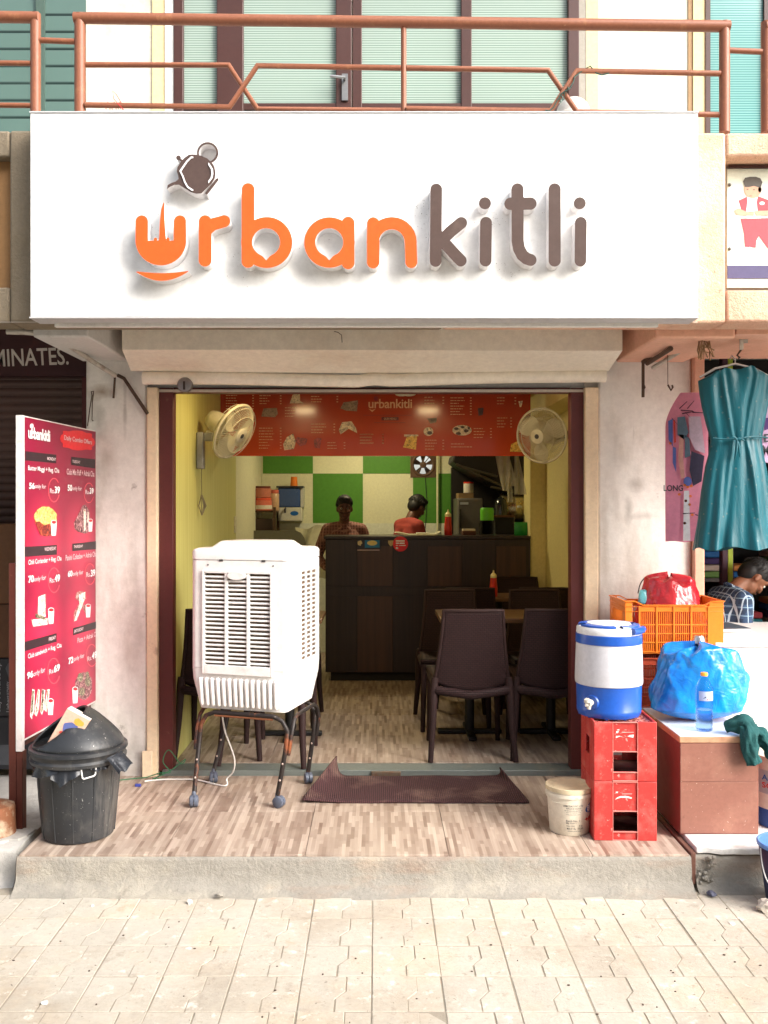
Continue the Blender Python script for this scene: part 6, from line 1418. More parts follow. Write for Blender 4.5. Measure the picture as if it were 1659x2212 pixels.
r_ = random.Random(77); m_ml = M('cream_menu_print', rgb(220,170,130), .3); lines = []
def block(cv, x, y, n, w_, dy=28, px=None):
    for i in range(n):
        L_ = w_*r_.uniform(.55, 1); xx = x
        while xx < x+L_:
            s_ = r_.uniform(10, 34); e_ = min(xx+s_, x+L_); a_, b_ = cv((xx, y+i*dy)), cv((e_, y+i*dy+7)); lines.append(rect(a_[0], b_[1], b_[0], a_[1])); xx = e_+6
        if px: a_, b_ = cv((px, y+i*dy)), cv((px+16, y+i*dy+8)); lines.append(rect(a_[0], b_[1], b_[0], a_[1]))
for q in ((62,60,6,120,26,320), (390,62,4,130,26,590), (385,380,8,150,28,590), (640,180,4,140,28), (895,70,3,110,26,1145), (895,340,4,150,28,1115), (1055,522,3,110,28,1215), (1375,440,4,140,28,1590)): block(q1, *q[:5], px=q[5] if len(q) > 5 else None)
for q in ((20,425,4,140,28,230), (630,75,3,110,28,800), (635,480,4,120,28,800), (875,80,7,140,26,1060), (1095,370,4,110,28,1250), (880,515,2,220,28), (1315,80,3,100,28,1480), (1315,270,4,100,28,1440)): block(q2, *q[:5], px=q[5] if len(q) > 5 else None)
o_ = mprint('menu_lines', [l[::1] for l in lines], m_ml); o_['kind'] = 'stuff'
b = MB(); text_into(b, 'urbankitli', lambda u, v: (X(796+94*u, YM), YM-.0022, Z(882-20*v, YM)), bold=.012, spacing=.96); b.build('brand_lettering', M('pale_brand_print', rgb(222,170,130), .3), mp)
mprint('brand_mark', [ell(812, 861, 5, 5, 12)[::-1]], M('dark_red_print', rgb(120,20,30), .3)); mprint('brand_smile', [[(796,883),(804,886),(812,883),(804,890)]], m_ml)
mprint('title_bar', [rect(824, 908, 861, 901)], M('brown_bar_print', rgb(96,30,28), .3)); mprint('title_rule', [rect(785, 897.5, 890, 896.5), rect(808, 913.5, 876, 912.5)], M('rule_print', rgb(120,34,28), .3))
b = MB(); text_into(b, 'OUR MENU', lambda u, v: (X(829+27*u, YM), YM-.0028, Z(907-4.5*v, YM))); b.build('title_lettering', m_ml, mp)
fp = lambda n, *c_: food('menu_food_'+n, tuple(int(q*.45) for q in c_), c_, tuple(min(255, int(q*1.2)+20) for q in c_), 45)
m_f1, m_f2, m_f3, m_f4, m_f5 = fp('bread', 206,180,150), fp('grill', 130,104,84), fp('meat', 140,50,44), fp('egg', 216,166,70), fp('dark', 60,34,36)
for cv, pts, m in ((q1, [(410,270),(430,190),(560,190),(575,240),(545,280)], m_f2), (q1, [(690,140),(715,60),(735,45),(790,45),(790,120),(820,140)], m_f1), (q1, [(1185,190),(1215,130),(1355,115),(1350,215),(1240,215)], m_f2), (q1, [(625,540),(660,470),(720,440),(750,520),(730,590),(630,600)], m_f1), (q1, [(735,500),(760,470),(860,490),(850,540),(790,565)], m_f3),
    (q1, [(1170,400),(1200,325),(1290,320),(1340,380),(1350,435),(1260,390),(1180,445)], m_f1), (q1, [(925,500),(960,475),(998,490),(985,580),(930,575)], m_f3), (q1, [(140,560),(150,480),(270,420),(265,520),(235,562)], m_f1), (q2, [(430,550),(470,440),(560,440),(555,570),(440,555)], m_f4), (q2, [(1135,180),(1190,175),(1180,250),(1145,250)], m_f5), (q2, [(1440,590),(1450,520),(1500,500),(1570,520),(1565,600)], m_f4), (q2, [(660,280),(750,270),(740,320),(690,325)], m_f2), (q2, [(1520,115),(1560,110),(1545,170),(1535,170)], m_f1)):
    mprint('food_print', [[cv(p) for p in wob(pts, 5, 3)][::1]], m)
mprint('food_print', [[q2(p) for p in ell(985, 390, 92, 50, 22)]], m_f1); mprint('food_print', [[q2(p) for p in ell(*q, 9)] for q in ((930,375,22,14), (990,360,20,12), (1025,395,24,16), (950,420,26,14), (1050,370,12,14))], m_f5, .0026)
mprint('food_print', [[q2(p) for p in ell(668, 402, 46, 42, 18)]], m_f1); mprint('food_print', [[q2(p) for p in ell(680, 415, 24, 18, 12)]], m_f5, .0026); mprint('food_print', [[q2(p) for p in ((437,430),(570,430),(575,445),(440,450))]], m_f1, .0026)
MB().ball((X(868, YM-.05), YM-.03, Z(852, YM)), (.05, .025, .018), None, 14, 8).build('clip_lamp', M('white_clip', (.72,.7,.6,1), .4), mp, smooth=60); MB().ball((X(884, YM-.05), YM-.03, Z(852, YM)), (.05, .025, .018), None, 14, 8).build('clip_lamp', M('white_clip', (.72,.7,.6,1), .4), mp, smooth=60)
# ------------------------------------------------------------------ wall fans
m_fan = M('ivory_fan_plastic', rgb(200,192,166), .4, var=.05); m_fang = M('grey_fan_bracket', rgb(150,148,142), .45); m_blade = M('ivory_blade', rgb(186,178,150), .35)
def fan(ctr, nrm, wall, mount, label):
    t = thing('wall_fan', label, 'fan', tuple(ctr), 0, 'fans on the two side walls')
    n = Vector(nrm).normalized(); q = n.to_track_quat('Z', 'Y').to_matrix(); R = .178
    def L(x, y, z): return Vector(ctr)+q @ Vector((x, y, z))
    b = MB(); seg = 48
    b.tube([L(R*math.cos(2*PI*i/seg), R*math.sin(2*PI*i/seg), 0) for i in range(seg)], .009, 8, closed=True); b.build('rim', m_fan, t, smooth=60)
    for nm, sgn in (('front_grille', 1), ('rear_grille', -1)):
        b = MB()
        for i in range(64):
            a_ = 2*PI*i/64; tw_ = .35
            b.tube([L(.045*math.cos(a_), .045*math.sin(a_), sgn*.058), L(.12*math.cos(a_+tw_*.5), .12*math.sin(a_+tw_*.5), sgn*.052), L(R*math.cos(a_+tw_), R*math.sin(a_+tw_), sgn*.004)], .0014, 4, cap=False)
        for rr_, zz in ((.12, .0535), (.17, .030)): b.tube([L(rr_*math.cos(2*PI*i/36), rr_*math.sin(2*PI*i/36), sgn*zz) for i in range(36)], .0018, 4, closed=True)
        b.build(nm, m_fan, t, kind='stuff')
    b = MB(); b.lathe([(.048, .05), (.048, .062), (.04, .067), (.0001, .068)], ctr, 28, 0, q); b.build('hub_cap', m_fan, t, smooth=40)
    b = MB(); b.lathe([(.016, .0685), (.014, .072), (.0001, .0725)], ctr, 14, 0, q); b.build('badge', M('dark_badge', rgb(60,60,66), .3), t, smooth=40)
    for k_ in range(3):
        b = MB(); a0 = 2*PI*k_/3+.4
        def bl(u, v):
            r_ = .03+.145*u; w_ = .25+.55*math.sin(PI*min(1, u*.9+.1))**.7; a_ = a0+(v-.5)*w_*1.5; return L(r_*math.cos(a_), r_*math.sin(a_), (v-.5)*.045)
        b.grid(bl, 10, 8); b.build('blade', m_blade, t, smooth=90)
    b = MB(); b.lathe([(.02, -.05), (.05, -.06), (.062, -.085), (.064, -.16), (.052, -.195), (.02, -.21), (.0001, -.211)], ctr, 28, 0, q); b.build('motor_housing', m_fan, t, smooth=50)
    mw = Vector(mount); back = L(0, 0, -.12); s_ = -1 if wall < 0 else 1
    b = MB(); b.tube([back, back+Vector((s_*.02, .0, -.07)), mw+Vector((-s_*.06, 0, .09))], .016, 10); b.build('neck', m_fan, t, smooth=50)
    b = MB(); b.box(mw.x-s_*.001, mw.x-s_*.045, mw.y-.035, mw.y+.035, mw.z-.14, mw.z+.09); b.box(mw.x-s_*.0452, mw.x-s_*.15, mw.y-.022, mw.y+.022, mw.z+.035, mw.z+.088); b.build('bracket', m_fang, t, bevel=.008)
    MB().tube([mw+Vector((-s_*.03, -.01, -.14)), mw+Vector((-s_*.03, -.012, -.21)), mw+Vector((-s_*.032, -.012, -.30)), mw+Vector((-s_*.03, -.012, -.42))], .0022, 5).build('pull_cord', M('fan_cord', rgb(110,100,70), .6), t)
    b = MB(); r2 = random.Random(5)
    for i in range(5): b.tube([mw+Vector((-s_*.03, 0, -.30)), mw+Vector((-s_*(.03+r2.uniform(-.02, .03)), r2.uniform(-.02, .02), -.37)), mw+Vector((-s_*.03, 0, -.43))], .004, 5)
    b.build('tied_cord', M('grey_cord', rgb(130,120,96), .7), t, smooth=60)
    return t
fan(P(505, 932, 5.75), (.80, -.36, -.46), -1, (-1.1265, 5.80, Z(965, 5.8)), 'ivory wall fan on the yellow panelled wall, turned down to the right')
fan(P(1170, 941, 6.10), (-.62, -.78, -.16), 1, (1.3845, 6.10, Z(960, 6.1)), 'ivory wall fan on the cream wall at the right end of the menu panel')
# ------------------------------------------------------------------ counter with things on it
YK = 7.55
ck = thing('counter', 'tall dark wood serving counter with brown inlaid panels', 'counter', (.4, YK, ZI))
KX0, KX1 = X(703, YK), 1.2535
zt_ = Z(1158, YK)
MB().box(KX0, KX1, YK, YK+.42, ZI+.07, zt_-.025).build('body', m_wenge, ck, bevel=.004)
MB().box(KX0-.012, KX1, YK-.012, YK+.44, zt_-.0245, zt_).build('top', m_wenge, ck, bevel=.004)
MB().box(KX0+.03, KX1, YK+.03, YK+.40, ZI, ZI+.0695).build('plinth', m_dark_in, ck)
MB().box(KX0+.002, KX1-.002, YK-.006, YK-.0005, Z(1286, YK), Z(1268, YK)).build('middle_band', m_wenge, ck)
for x0, x1 in ((772,848), (924,997), (1072,1136)):
    MB().box(X(x0, YK), X(x1, YK), YK-.006, YK-.0005, Z(1266, YK), Z(1180, YK)).build('panel', m_walnut, ck, bevel=.001, seg=1); MB().box(X(x0, YK), X(x1, YK), YK-.006, YK-.0005, Z(1452, YK), Z(1288, YK)).build('panel', m_walnut, ck, bevel=.001, seg=1)
for x0, x1 in ((706,770), (850,922), (999,1070)):
    MB().box(X(x0, YK), X(x1, YK), YK-.004, YK-.0005, Z(1266, YK), Z(1166, YK)).build('panel', m_wenge, ck, bevel=.001, seg=1); MB().box(X(x0, YK), X(x1, YK), YK-.004, YK-.0005, Z(1452, YK), Z(1288, YK)).build('panel', m_wenge, ck, bevel=.001, seg=1)
MB().lathe([(.012, 0), (.012, .06), (.016, .068)], (KX0+.035, YK+.04, ZI), 12).build('steel_foot', M('steel_foot', (.6,.6,.6,1), .2, .95), ck, smooth=40)
s1 = thing('sticker', 'blue and yellow sticker strip on the upper edge of the counter', 'sticker', (X(790, YK), YK-.013, Z(1180, YK)))
Yq = YK-.0135
def stick(par, name, l, mat, d=0): MB().prism(FP(Yq-d), [fpx(l, Yq)], 0, 0).build(name, mat, par)
stick(s1, 'strip', rect(771, 1186, 823, 1166), m_wenge if False else M('sticker_navy', rgb(44,44,60), .4)); stick(s1, 'blue_field', rect(788, 1183, 820, 1167), M('sticker_blue', rgb(30,120,170), .4), .0006); stick(s1, 'oval', ell(804, 1173, 11, 5.5, 18)[::-1], M('sticker_cream', rgb(226,206,130), .4), .0012); stick(s1, 'picture', wob(ell(777, 1173, 5, 6, 10), 1, 2)[::-1], M('sticker_picture', rgb(206,190,150), .5, var=.5, vs=90), .0006); stick(s1, 'line', rect(772, 1189, 820, 1187.6), m_wp2, .0012)
s2 = thing('sticker', 'round red sticker with white writing on the counter edge', 'sticker', (X(865, YK), YK-.013, Z(1175, YK)))
stick(s2, 'disc', ell(865, 1175, 16.5, 16.5, 28)[::-1], M('sticker_red', rgb(216,36,40), .4), .0006); 
stick(s2, 'side_picture', wob(ell(845, 1173, 7, 7, 10), 1.5, 4)[::-1], M('sticker_side', rgb(190,170,120), .5, var=.5, vs=90))
b = MB()
for (x0, y0, x1, y1) in ((855,1167,874,1170), (855,1172,862,1175), (863,1172,874,1175), (855,1177.5,860,1179), (862,1177.5,876,1179), (855,1182,860,1186)): b.prism(FP(Yq-.0012), [fpx(rect(x0, y1, x1, y0), Yq)], 0, 0)
b.build('lettering', m_wp, s2)
m_ket = M('ketchup_red', (.55,.025,.012,1), .35, var=.05); m_noz = M('cream_nozzle', rgb(230,214,150), .4)
def ketchup(loc, label, h=.135):
    t = thing('ketchup_bottle', label, 'sauce bottle', loc, 0, 'red sauce squeeze bottles'); s_ = h/.135
    MB().lathe([(.026*s_, 0), (.029*s_, .004*s_), (.029*s_, .06*s_), (.022*s_, .135*s_)], seg=24).build('body', m_ket, t, local=True, smooth=50)
    MB().lathe([(.0225*s_, .1355*s_), (.0225*s_, .155*s_), (.014*s_, .165*s_), (.007*s_, .172*s_), (.004*s_, .19*s_)], seg=20).build('nozzle', m_noz, t, local=True, smooth=40)
ketchup((X(968, 7.75), 7.75, zt_), 'red sauce bottle with a cream nozzle on the counter top', .155)
tr_ = thing('serving_tray', 'pale folded newspaper and tray lying on the counter edge', 'tray', (X(895, 7.62), 7.65, zt_))
b = MB(); b.prism(((0, 7.76, 0), (1,0,0), (0,0,1)), [[(X(852, 7.6), zt_+.028), (X(862, 7.6), zt_+.030), (X(885, 7.6), zt_+.012), (X(940, 7.6), zt_+.016), (X(952, 7.6), zt_+.036), (X(942, 7.6), zt_+.004), (X(875, 7.6), zt_+.002)]], 0, .2)
b.build('tray', M('pale_tray', rgb(214,210,176), .5), tr_, weld=True, recalc=True, bevel=.001, seg=1); MB().box(X(900, 7.6), X(926, 7.6), 7.6, 7.72, zt_+.0165, zt_+.024).build('napkin', M('napkin', rgb(230,228,210), .8), tr_)
def pet(loc, label, h, r_, cap, lab, liquid=None):
    t = thing('drink_bottle', label, 'bottle', loc)
    MB().lathe([(r_*.8, 0), (r_, .006), (r_, h*.62), (r_*.92, h*.68), (r_*.42, h*.88), (r_*.40, h*.93)], seg=24).build('body', m_pet, t, local=True, smooth=50)
    MB().lathe([(r_*.46, h*.931), (r_*.46, h*.99), (.0001, h)], seg=16).build('cap', cap, t, local=True, smooth=40)
    MB().lathe([(r_*1.01, h*lab[0]), (r_*1.01, h*lab[1])], seg=24, capb=False, capt=False).build('label', lab[2], t, local=True, smooth=60); return t
m_gl = M('lime_label', rgb(96,190,40), .4, var=.15, vs=20); m_gp = M('green_pack', rgb(40,150,60), .4, var=.35, vs=18)
gb = thing('drink_bottle', 'clear bottle upside-down green cap and label on the counter', 'bottle', (X(1052, 7.72), 7.72, zt_)); gb['label'] = 'clear bottle with a bright green top on the counter'
MB().lathe([(.058, 0), (.066, .006), (.066, .10), (.055, .125)], seg=28).build('body', m_pet, gb, local=True, smooth=50); MB().lathe([(.056, .1255), (.058, .20), (.054, .225), (.05, .23), (.0001, .231)], seg=28).build('green_top', m_gl, gb, local=True, smooth=40)
gp = thing('snack_pack', 'green packet standing at the right end of the counter', 'packet', (X(1126, 7.72), 7.72, zt_)); MB().grid(lambda u, v: (-.058+.116*u, -.02*math.sin(PI*u)*math.sin(PI*v), .11*v), 10, 8).grid(lambda u, v: (.058-.116*u, .02*math.sin(PI*u)*math.sin(PI*v), .11*v), 10, 8).build('pack', m_gp, gp, local=True, smooth=60)
pet((X(1122, 7.84), 7.84, zt_), 'clear bottle behind the green packet on the counter', .25, .045, M('white_cap', rgb(210,210,205), .4), (.2, .22, m_gp))
# ------------------------------------------------------------------ chairs and tables
m_chair = M('brown_woven_plastic', (.030, .015, .014, 1), .65, spec=.25, var=.12)
k = NT('woven_back'); w1 = k.n('ShaderNodeTexBrick', {'Vector': k.mapping(rot=(PI/2, 0, 0)), 'Color1': (1,1,1,1), 'Color2': (.8,.8,.8,1), 'Mortar': (0,0,0,1), 'Scale': 1.0, 'Mortar Size': .0022, 'Mortar Smooth': .8, 'Brick Width': .024, 'Row Height': .012})
k.link(k.mix(w1.outputs['Color'], (.010,.005,.005,1), (.038,.018,.018,1)), k.b.inputs['Base Color']); k.b.inputs['Specular IOR Level'].default_value = .22; k.b.inputs['Roughness'].default_value = .6; k.bump(w1.outputs['Color'], .8, .004); m_weave = k.m
def make_chair(label):
    t = thing('woven_chair', label, 'chair', (0,0,0), 0, 'brown woven plastic chairs in the shop')     # faces +y, origin on the floor
    def back(u, v):
        w_ = .165+.045*(1-v)**1.5*1; x = (u-.5)*2*w_; y = -.20-.085*v+.035*(1-(2*u-1)**2)*-1*(.5); z = .43+.415*v-.03*((2*u-1)**2)*0+(1-v)**6*.0
        low = (.085*(1-(2*u-1)**2))*(1-v)**2
        return (x, y, z-low*.55)
    MB().grid(back, 16, 20).build('backrest', m_weave, t, local=True, smooth=120, solid=.012)
    def fr_(u): 
        pts = []
        return pts
    fl = [back(0, v/10) for v in range(11)]; fr2 = [back(1, 1-v/10) for v in range(11)]; tp_ = [back(u/8, 1) for u in range(9)]
    MB().tube([Vector(p) for p in fl]+[Vector(p) for p in tp_[1:-1]]+[Vector(p) for p in fr2], .0115, 8).build('back_frame', m_chair, t, local=True, smooth=60)
    MB().grid(lambda u, v: ((u-.5)*(.42+.03*v), -.21+.43*v, .435-.012*math.sin(PI*u)*math.sin(PI*v)+.012*v), 12, 12).build('seat', m_weave, t, local=True, smooth=120, solid=.02)
    MB().tube([(-.215, -.20, .40), (-.19, -.225, .39), (0, -.235, .365), (.19, -.225, .39), (.215, -.20, .40)], .026, 8).build('rear_apron', m_weave, t, local=True, smooth=60)
    b = MB(); b.tube([(-.20, .20, .41), (.20, .20, .41)], .02, 8); b.tube([(-.21, -.18, .41), (-.21, .2, .42)], .018, 8); b.tube([(.21, -.18, .41), (.21, .2, .42)], .018, 8); b.build('seat_rail', m_chair, t, local=True, smooth=60)
    for sx in (-1, 1):
        MB().tube([(sx*.208, -.21, .46), (sx*.215, -.215, .38), (sx*.222, -.235, .2), (sx*.238, -.275, 0)], [.020, .024, .019, .015], 10).build('leg', m_chair, t, local=True, smooth=60)
        MB().tube([(sx*.20, .19, .42), (sx*.205, .20, .2), (sx*.21, .215, 0)], [.022, .018, .015], 10).build('leg', m_chair, t, local=True, smooth=60)
    return t
c0 = make_chair('front left woven chair of the near right table, back to the doorway')
used = False
def put_chair(x, y, rz, label):
    global used
    o = c0 if not used else copy_tree(c0)
    used = True; o.location = (x, y, ZI); o.rotation_euler = (0, 0, rz); o['label'] = label; return o
put_chair(.53, 5.42, .02, 'woven chair backing the doorway, left of two before the near right table')
put_chair(1.005, 5.44, -.03, 'woven chair with its back to the doorway, at the right door jamb')
put_chair(.50, 6.06, PI, 'woven chair facing the doorway, left of the two behind the near right table')
put_chair(1.09, 6.06, PI+.04, 'woven chair facing the doorway, right of the two behind the near right table')
put_chair(.655, 6.78, 0, 'woven chair with its back to the doorway, left of the far right table')
put_chair(1.16, 6.80, .05, 'woven chair with its back to the doorway, right of the far right table')
put_chair(1.13, 7.22, PI, 'woven chair facing the doorway at the far right table, close to the counter')
put_chair(-.90, 5.44, .03, 'woven chair beside the yellow wall, partly hidden by the air cooler')
put_chair(-.60, 5.32, -.12, 'woven chair behind the air cooler with its leg by the white cord')
put_chair(-.62, 6.15, PI, 'woven chair facing the doorway behind the air cooler')
m_tt = panel_wood('table_laminate', rgb(84,58,36), rgb(112,80,50), (4, 30, 30), .35); m_iron = M('black_cast_iron', (.012,.012,.013,1), .5)
def table(x, y, w_, d_, label, px):
    t = thing('cafe_table', label, 'table', (x, y, ZI), 0, 'cafe tables on black pedestals')
    MB().box(-w_/2, w_/2, -d_/2, d_/2, .722, .750).build('tabletop', m_tt, t, local=True, bevel=.004)
    for p in px:
        MB().tube([(p, 0, .03), (p, 0, .7215)], .03, 12).build('pedestal', m_iron, t, local=True, smooth=50)
        b = MB(); b.box(p-.20, p+.20, -.025, .025, .004, .03); b.box(p-.025, p+.025, -.20, -.0255, .004, .029); b.box(p-.025, p+.025, .0255, .20, .004, .029); b.build('base', m_iron, t, local=True, bevel=.006)
    return t
table(.87, 5.80, .98, .50, 'near cafe table on the right between facing woven chairs', (-.29, .22))
table(.92, 7.00, .86, .42, 'far cafe table on the right carrying a red sauce bottle', (0,))
table(-.72, 5.75, .78, .46, 'cafe table on the left mostly hidden by the air cooler', (.18,))
ketchup((X(1066, 6.92), 6.92, ZI+.75), 'red sauce bottle with a cream nozzle on the far table', .14)
# ------------------------------------------------------------------ kitchen behind the counter
ef = thing('exhaust_fan', 'round exhaust fan set in the green kitchen wall with daylight behind', 'exhaust fan', (fxc, YB, fzc))
m_ef = M('brown_fan_metal', rgb(96,72,54), .5)
b = MB(); b.tube([(fxc+.105*math.cos(2*PI*i/32), YB+.0, fzc+.105*math.sin(2*PI*i/32)) for i in range(32)], .016, 8, closed=True)
sqr = [(fxc-.125, fzc-.125), (fxc+.125, fzc-.125), (fxc+.125, fzc+.125), (fxc-.125, fzc+.125)]
b.prism((Vector((0, YB-.006, 0)), Vector((1,0,0)), Vector((0,0,1))), [sqr, ell(fxc, fzc, .106, .106, 32)], 0, .003); b.build('ring', m_ef, ef, smooth=50)
b = MB(); b.lathe([(.032, 0), (.032, .05), (.0001, .055)], (fxc, YB+.03, fzc), 18, 0, Matrix.Rotation(PI/2, 3, 'X')); b.build('hub', m_ef, ef, smooth=40)
for i in range(5):
    b = MB(); a0 = 2*PI*i/5+.3; b.grid(lambda u, v: (fxc+(.02+.08*u)*math.cos(a0+(v-.5)*.55), YB+.045+(v-.5)*.03, fzc+(.02+.08*u)*math.sin(a0+(v-.5)*.55)), 5, 5); b.build('blade', m_ef, ef, smooth=90)
b = MB()
for a0 in (.9, 2.5, 4.1, 5.6): b.tube([(fxc+.03*math.cos(a0), YB+.005, fzc+.03*math.sin(a0)), (fxc+.105*math.cos(a0), YB+.005, fzc+.105*math.sin(a0))], .005, 6)
b.build('stay', m_ef, ef)
MB().tube([(fxc+.02, YB-.012, fzc-.12), (fxc+.035, YB-.014, fzc-.35), (fxc+.02, YB-.014, fzc-.62)], .003, 5).build('cord', m_ink, ef)
tag(MB().tube([(X(945, 9.0), 9.0, .9), (X(945, 9.0), 9.0, 2.25)], .011, 10).build('wall_pipe', M('cream_pipe', rgb(222,222,180), .5), smooth=50, loc=(X(945, 9.0), 9.0, .9)), 'vertical cream pipe on the green kitchen wall beside the exhaust fan', 'pipe')
YQ = 8.75
rk_ = thing('kitchen_rack', 'brown metal rack with jars on it in the back left corner', 'rack', (X(560, YQ), YQ, ZI))
m_rk = M('brown_rack_metal', rgb(84,62,40), .5, .2)
for dx_ in (514, 597):
    for yy in (YQ-.16, YQ+.16): MB().box(X(dx_, YQ)-.012, X(dx_, YQ)+.012, yy-.012, yy+.012, ZI, Z(1100, YQ)+.02).build('upright', m_rk, rk_)
for dy_ in (1104, 1152): MB().box(X(512, YQ)+.03*0, X(599, YQ), YQ-.149, YQ+.149, Z(dy_, YQ)-.012, Z(dy_, YQ)+.004).build('shelf', m_rk, rk_)
MB().box(X(515, YQ)+.015, X(597, YQ)-.015, YQ-.13, YQ+.13, Z(1151, YQ)+.012, Z(1120, YQ)).build('tray_stack', M('dark_tray', rgb(70,52,40), .5), rk_, bevel=.01)
def jar(dx_, w_, h_, col, lidc, label, lab=None, zoff=0, yo=0):
    zb = Z(1104, YQ)+.0045+zoff; t = thing('jar', label, 'jar', (X(dx_, YQ), YQ-.07+yo, zb), 0, 'jars and tubs on the kitchen rack')
    MB().lathe([(w_*.92, 0), (w_, .006), (w_, h_*.78), (w_*.85, h_*.82)], seg=22).build('body', M('jar_body', rgb(*col), .35, var=.25, vs=12), t, local=True, smooth=45)
    MB().lathe([(w_*.9, h_*.822), (w_*.92, h_*.83), (w_*.92, h_*.98), (.0001, h_)], seg=22).build('lid', M('jar_lid', rgb(*lidc), .45), t, local=True, smooth=40)
    if lab: MB().lathe([(w_*1.012, h_*.12), (w_*1.012, h_*.42)], seg=22, capb=False, capt=False).build('label', M('jar_label', rgb(*lab), .5, var=.2), t, local=True, smooth=60)
jar(537, .088, .225, (190,60,34), (56,44,60), 'tall red jar with a dark lid, leftmost on the kitchen rack', (206,186,50)); jar(570, .085, .12, (222,120,96), (232,96,66), 'low pink tub on the kitchen rack under another tub', (230,220,200)); jar(569, .082, .11, (196,120,96), (110,50,36), 'brown-lidded tub standing on the low pink tub', None, .1205); jar(590, .05, .20, (206,170,130), (222,120,96), 'slim pinkish jar behind the tubs on the kitchen rack', None, 0, .14)
wpu = thing('water_purifier', 'blue and white wall water purifier in the kitchen corner', 'water purifier', (X(628, 8.95), 8.95, Z(1126, 8.95)))
YV = 8.86
MB().box(X(600, YV), X(648, YV), YV, YB-.0095, Z(1096, YV), Z(1054, YV)).build('tank', M('blue_tank', (.05,.10,.26,1), .25, coat=.3), wpu, bevel=.012)
MB().box(X(601, YV), X(652, YV), YV-.006, YB-.0095, Z(1126, YV), Z(1096.5, YV)).build('base', M('white_base', rgb(206,206,190), .4), wpu, bevel=.008); MB().box(X(597, YV), X(655, YV), YV-.01, YB-.0095, Z(1053.5, YV), Z(1050, YV)).build('lid', M('dark_lid', rgb(40,44,54), .4), wpu)
MB().box(X(649, YV), X(655, YV), YV+.01, YB-.0095, Z(1096, YV), Z(1054, YV)).build('side_frame', M('white_frame', rgb(190,192,184), .4), wpu); MB().tube([(X(617, YV), YV-.02, Z(1098, YV)), (X(617, YV), YV-.05, Z(1100, YV)), (X(617, YV), YV-.05, Z(1108, YV))], .009, 8).build('tap', m_ink, wpu)
MB().prism(FP(YV-.0075), [fpx(ell(636, 1109, 9, 5, 16)[::-1], YV)], 0, 0).build('badge', m_blue, wpu)
cu = thing('plastic_cup', 'orange plastic cup standing upside down on the water purifier', 'cup', (X(635, 8.93), 8.93, Z(1049.5, YV)))
MB().lathe([(.036, 0), (.030, .088), (.0001, .089)], seg=20).build('cup', M('orange_cup', rgb(226,122,40), .4), cu, local=True, smooth=40)
sk = thing('steel_sheet', 'grey rounded steel tray leaning under the kitchen rack behind the air cooler', 'tray', (X(600, 8.5), 8.5, ZI))
rp = [(512,1240),(512,1146),(640,1146),(650,1150),(658,1162),(662,1180),(662,1240)]
b = MB().prism(FP(8.5), [fpx(rp, 8.5)][::1], 0, .012); b.build('sheet', M('dull_grey_steel', rgb(120,118,98), .4, .5, var=.1), sk, weld=True, recalc=True, bevel=.003)
sp_ = thing('plastic_sheet', 'crumpled translucent plastic sheet on the floor behind the counter end', 'plastic sheet', (X(672, 8.3), 8.3, ZI))
b = MB(); r_ = random.Random(3); b.grid(lambda u, v: (X(630+70*u+30*v*0, 8.3)+.02*math.sin(v*9+u*5), 8.62+.08*math.sin(u*7+v*3), Z(1140+120*v, 8.3)-.02*math.sin(u*6)), 24, 24); b.build('sheet', M('milky_sheet', rgb(210,206,170), .4, alpha=.8, bump=.5, bs=14, bd=.03), sp_, smooth=90)
swb = MB().box(-1.1285, -1.115, 7.30, 7.39, Z(1150, 7.35), Z(1115, 7.35))
tag(swb.build('switch_board', M('white_switch', rgb(216,212,180), .5), bevel=.003, loc=(-1.12, 7.35, 1.5)), 'white switch board at the end of the yellow panelling', 'switch')
# hood, fridge and drum on the right of the kitchen
m_hood = M('sooty_hood', rgb(40,36,32), .5, .3, var=.4, vs=6, stains=((rgb(110,100,84), 5, .58, .75, .5),))
hdn = thing('exhaust_hood', 'sooty sloping cooking hood under the menu panel on the right', 'hood', (X(1060, 8.7), 8.7, 1.9))
b = MB(); b.prism(FP(8.85), [fpx([(975,985),(1150,985),(1150,1078),(1090,1066),(1000,1020),(972,1000)][::-1], 8.6)], 0, .55); b.build('canopy', m_hood, hdn, weld=True, recalc=True, bevel=.01)
b = MB()
for (x0, y0, x1, y1) in ((985,1003,1100,1058), (1000,1010,1075,1030), (1060,1052,1140,1068)): b.tube([P(x0, y0, 8.28), P(x1, y1, 8.28)], .014, 8)
b.build('edge_bar', M('grey_edge', rgb(90,84,72), .4, .5), hdn, smooth=50)
MB().box(X(975, 8.9), X(1145, 8.9), 8.88, 8.98, ZI, Z(1010, 8.9)).build('back_sheet', m_hood, hdn)
frd = thing('fridge', 'small grey upright fridge behind the right part of the counter', 'fridge', (X(1015, 8.5), 8.5, ZI))
m_fr = M('grey_fridge', rgb(96,92,84), .45, .2, var=.1)
MB().box(X(988, 8.4), X(1043, 8.4), 8.4, 8.85, ZI, Z(1076, 8.4)).build('cabinet', m_fr, frd, bevel=.01); MB().box(X(988, 8.4)+.004, X(1043, 8.4)-.004, 8.372, 8.399, ZI+.08, Z(1079, 8.4)).build('door', m_fr, frd, bevel=.006)
MB().box(X(994, 8.36), X(1012, 8.36), 8.368, 8.3715, Z(1090, 8.36), Z(1085, 8.36)).build('badge', M('steel_badge', rgb(190,190,186), .3, .6), frd); MB().box(X(992, 8.36), X(996, 8.36), 8.34, 8.3715, Z(1140, 8.36), Z(1100, 8.36)).build('handle', m_hood, frd)
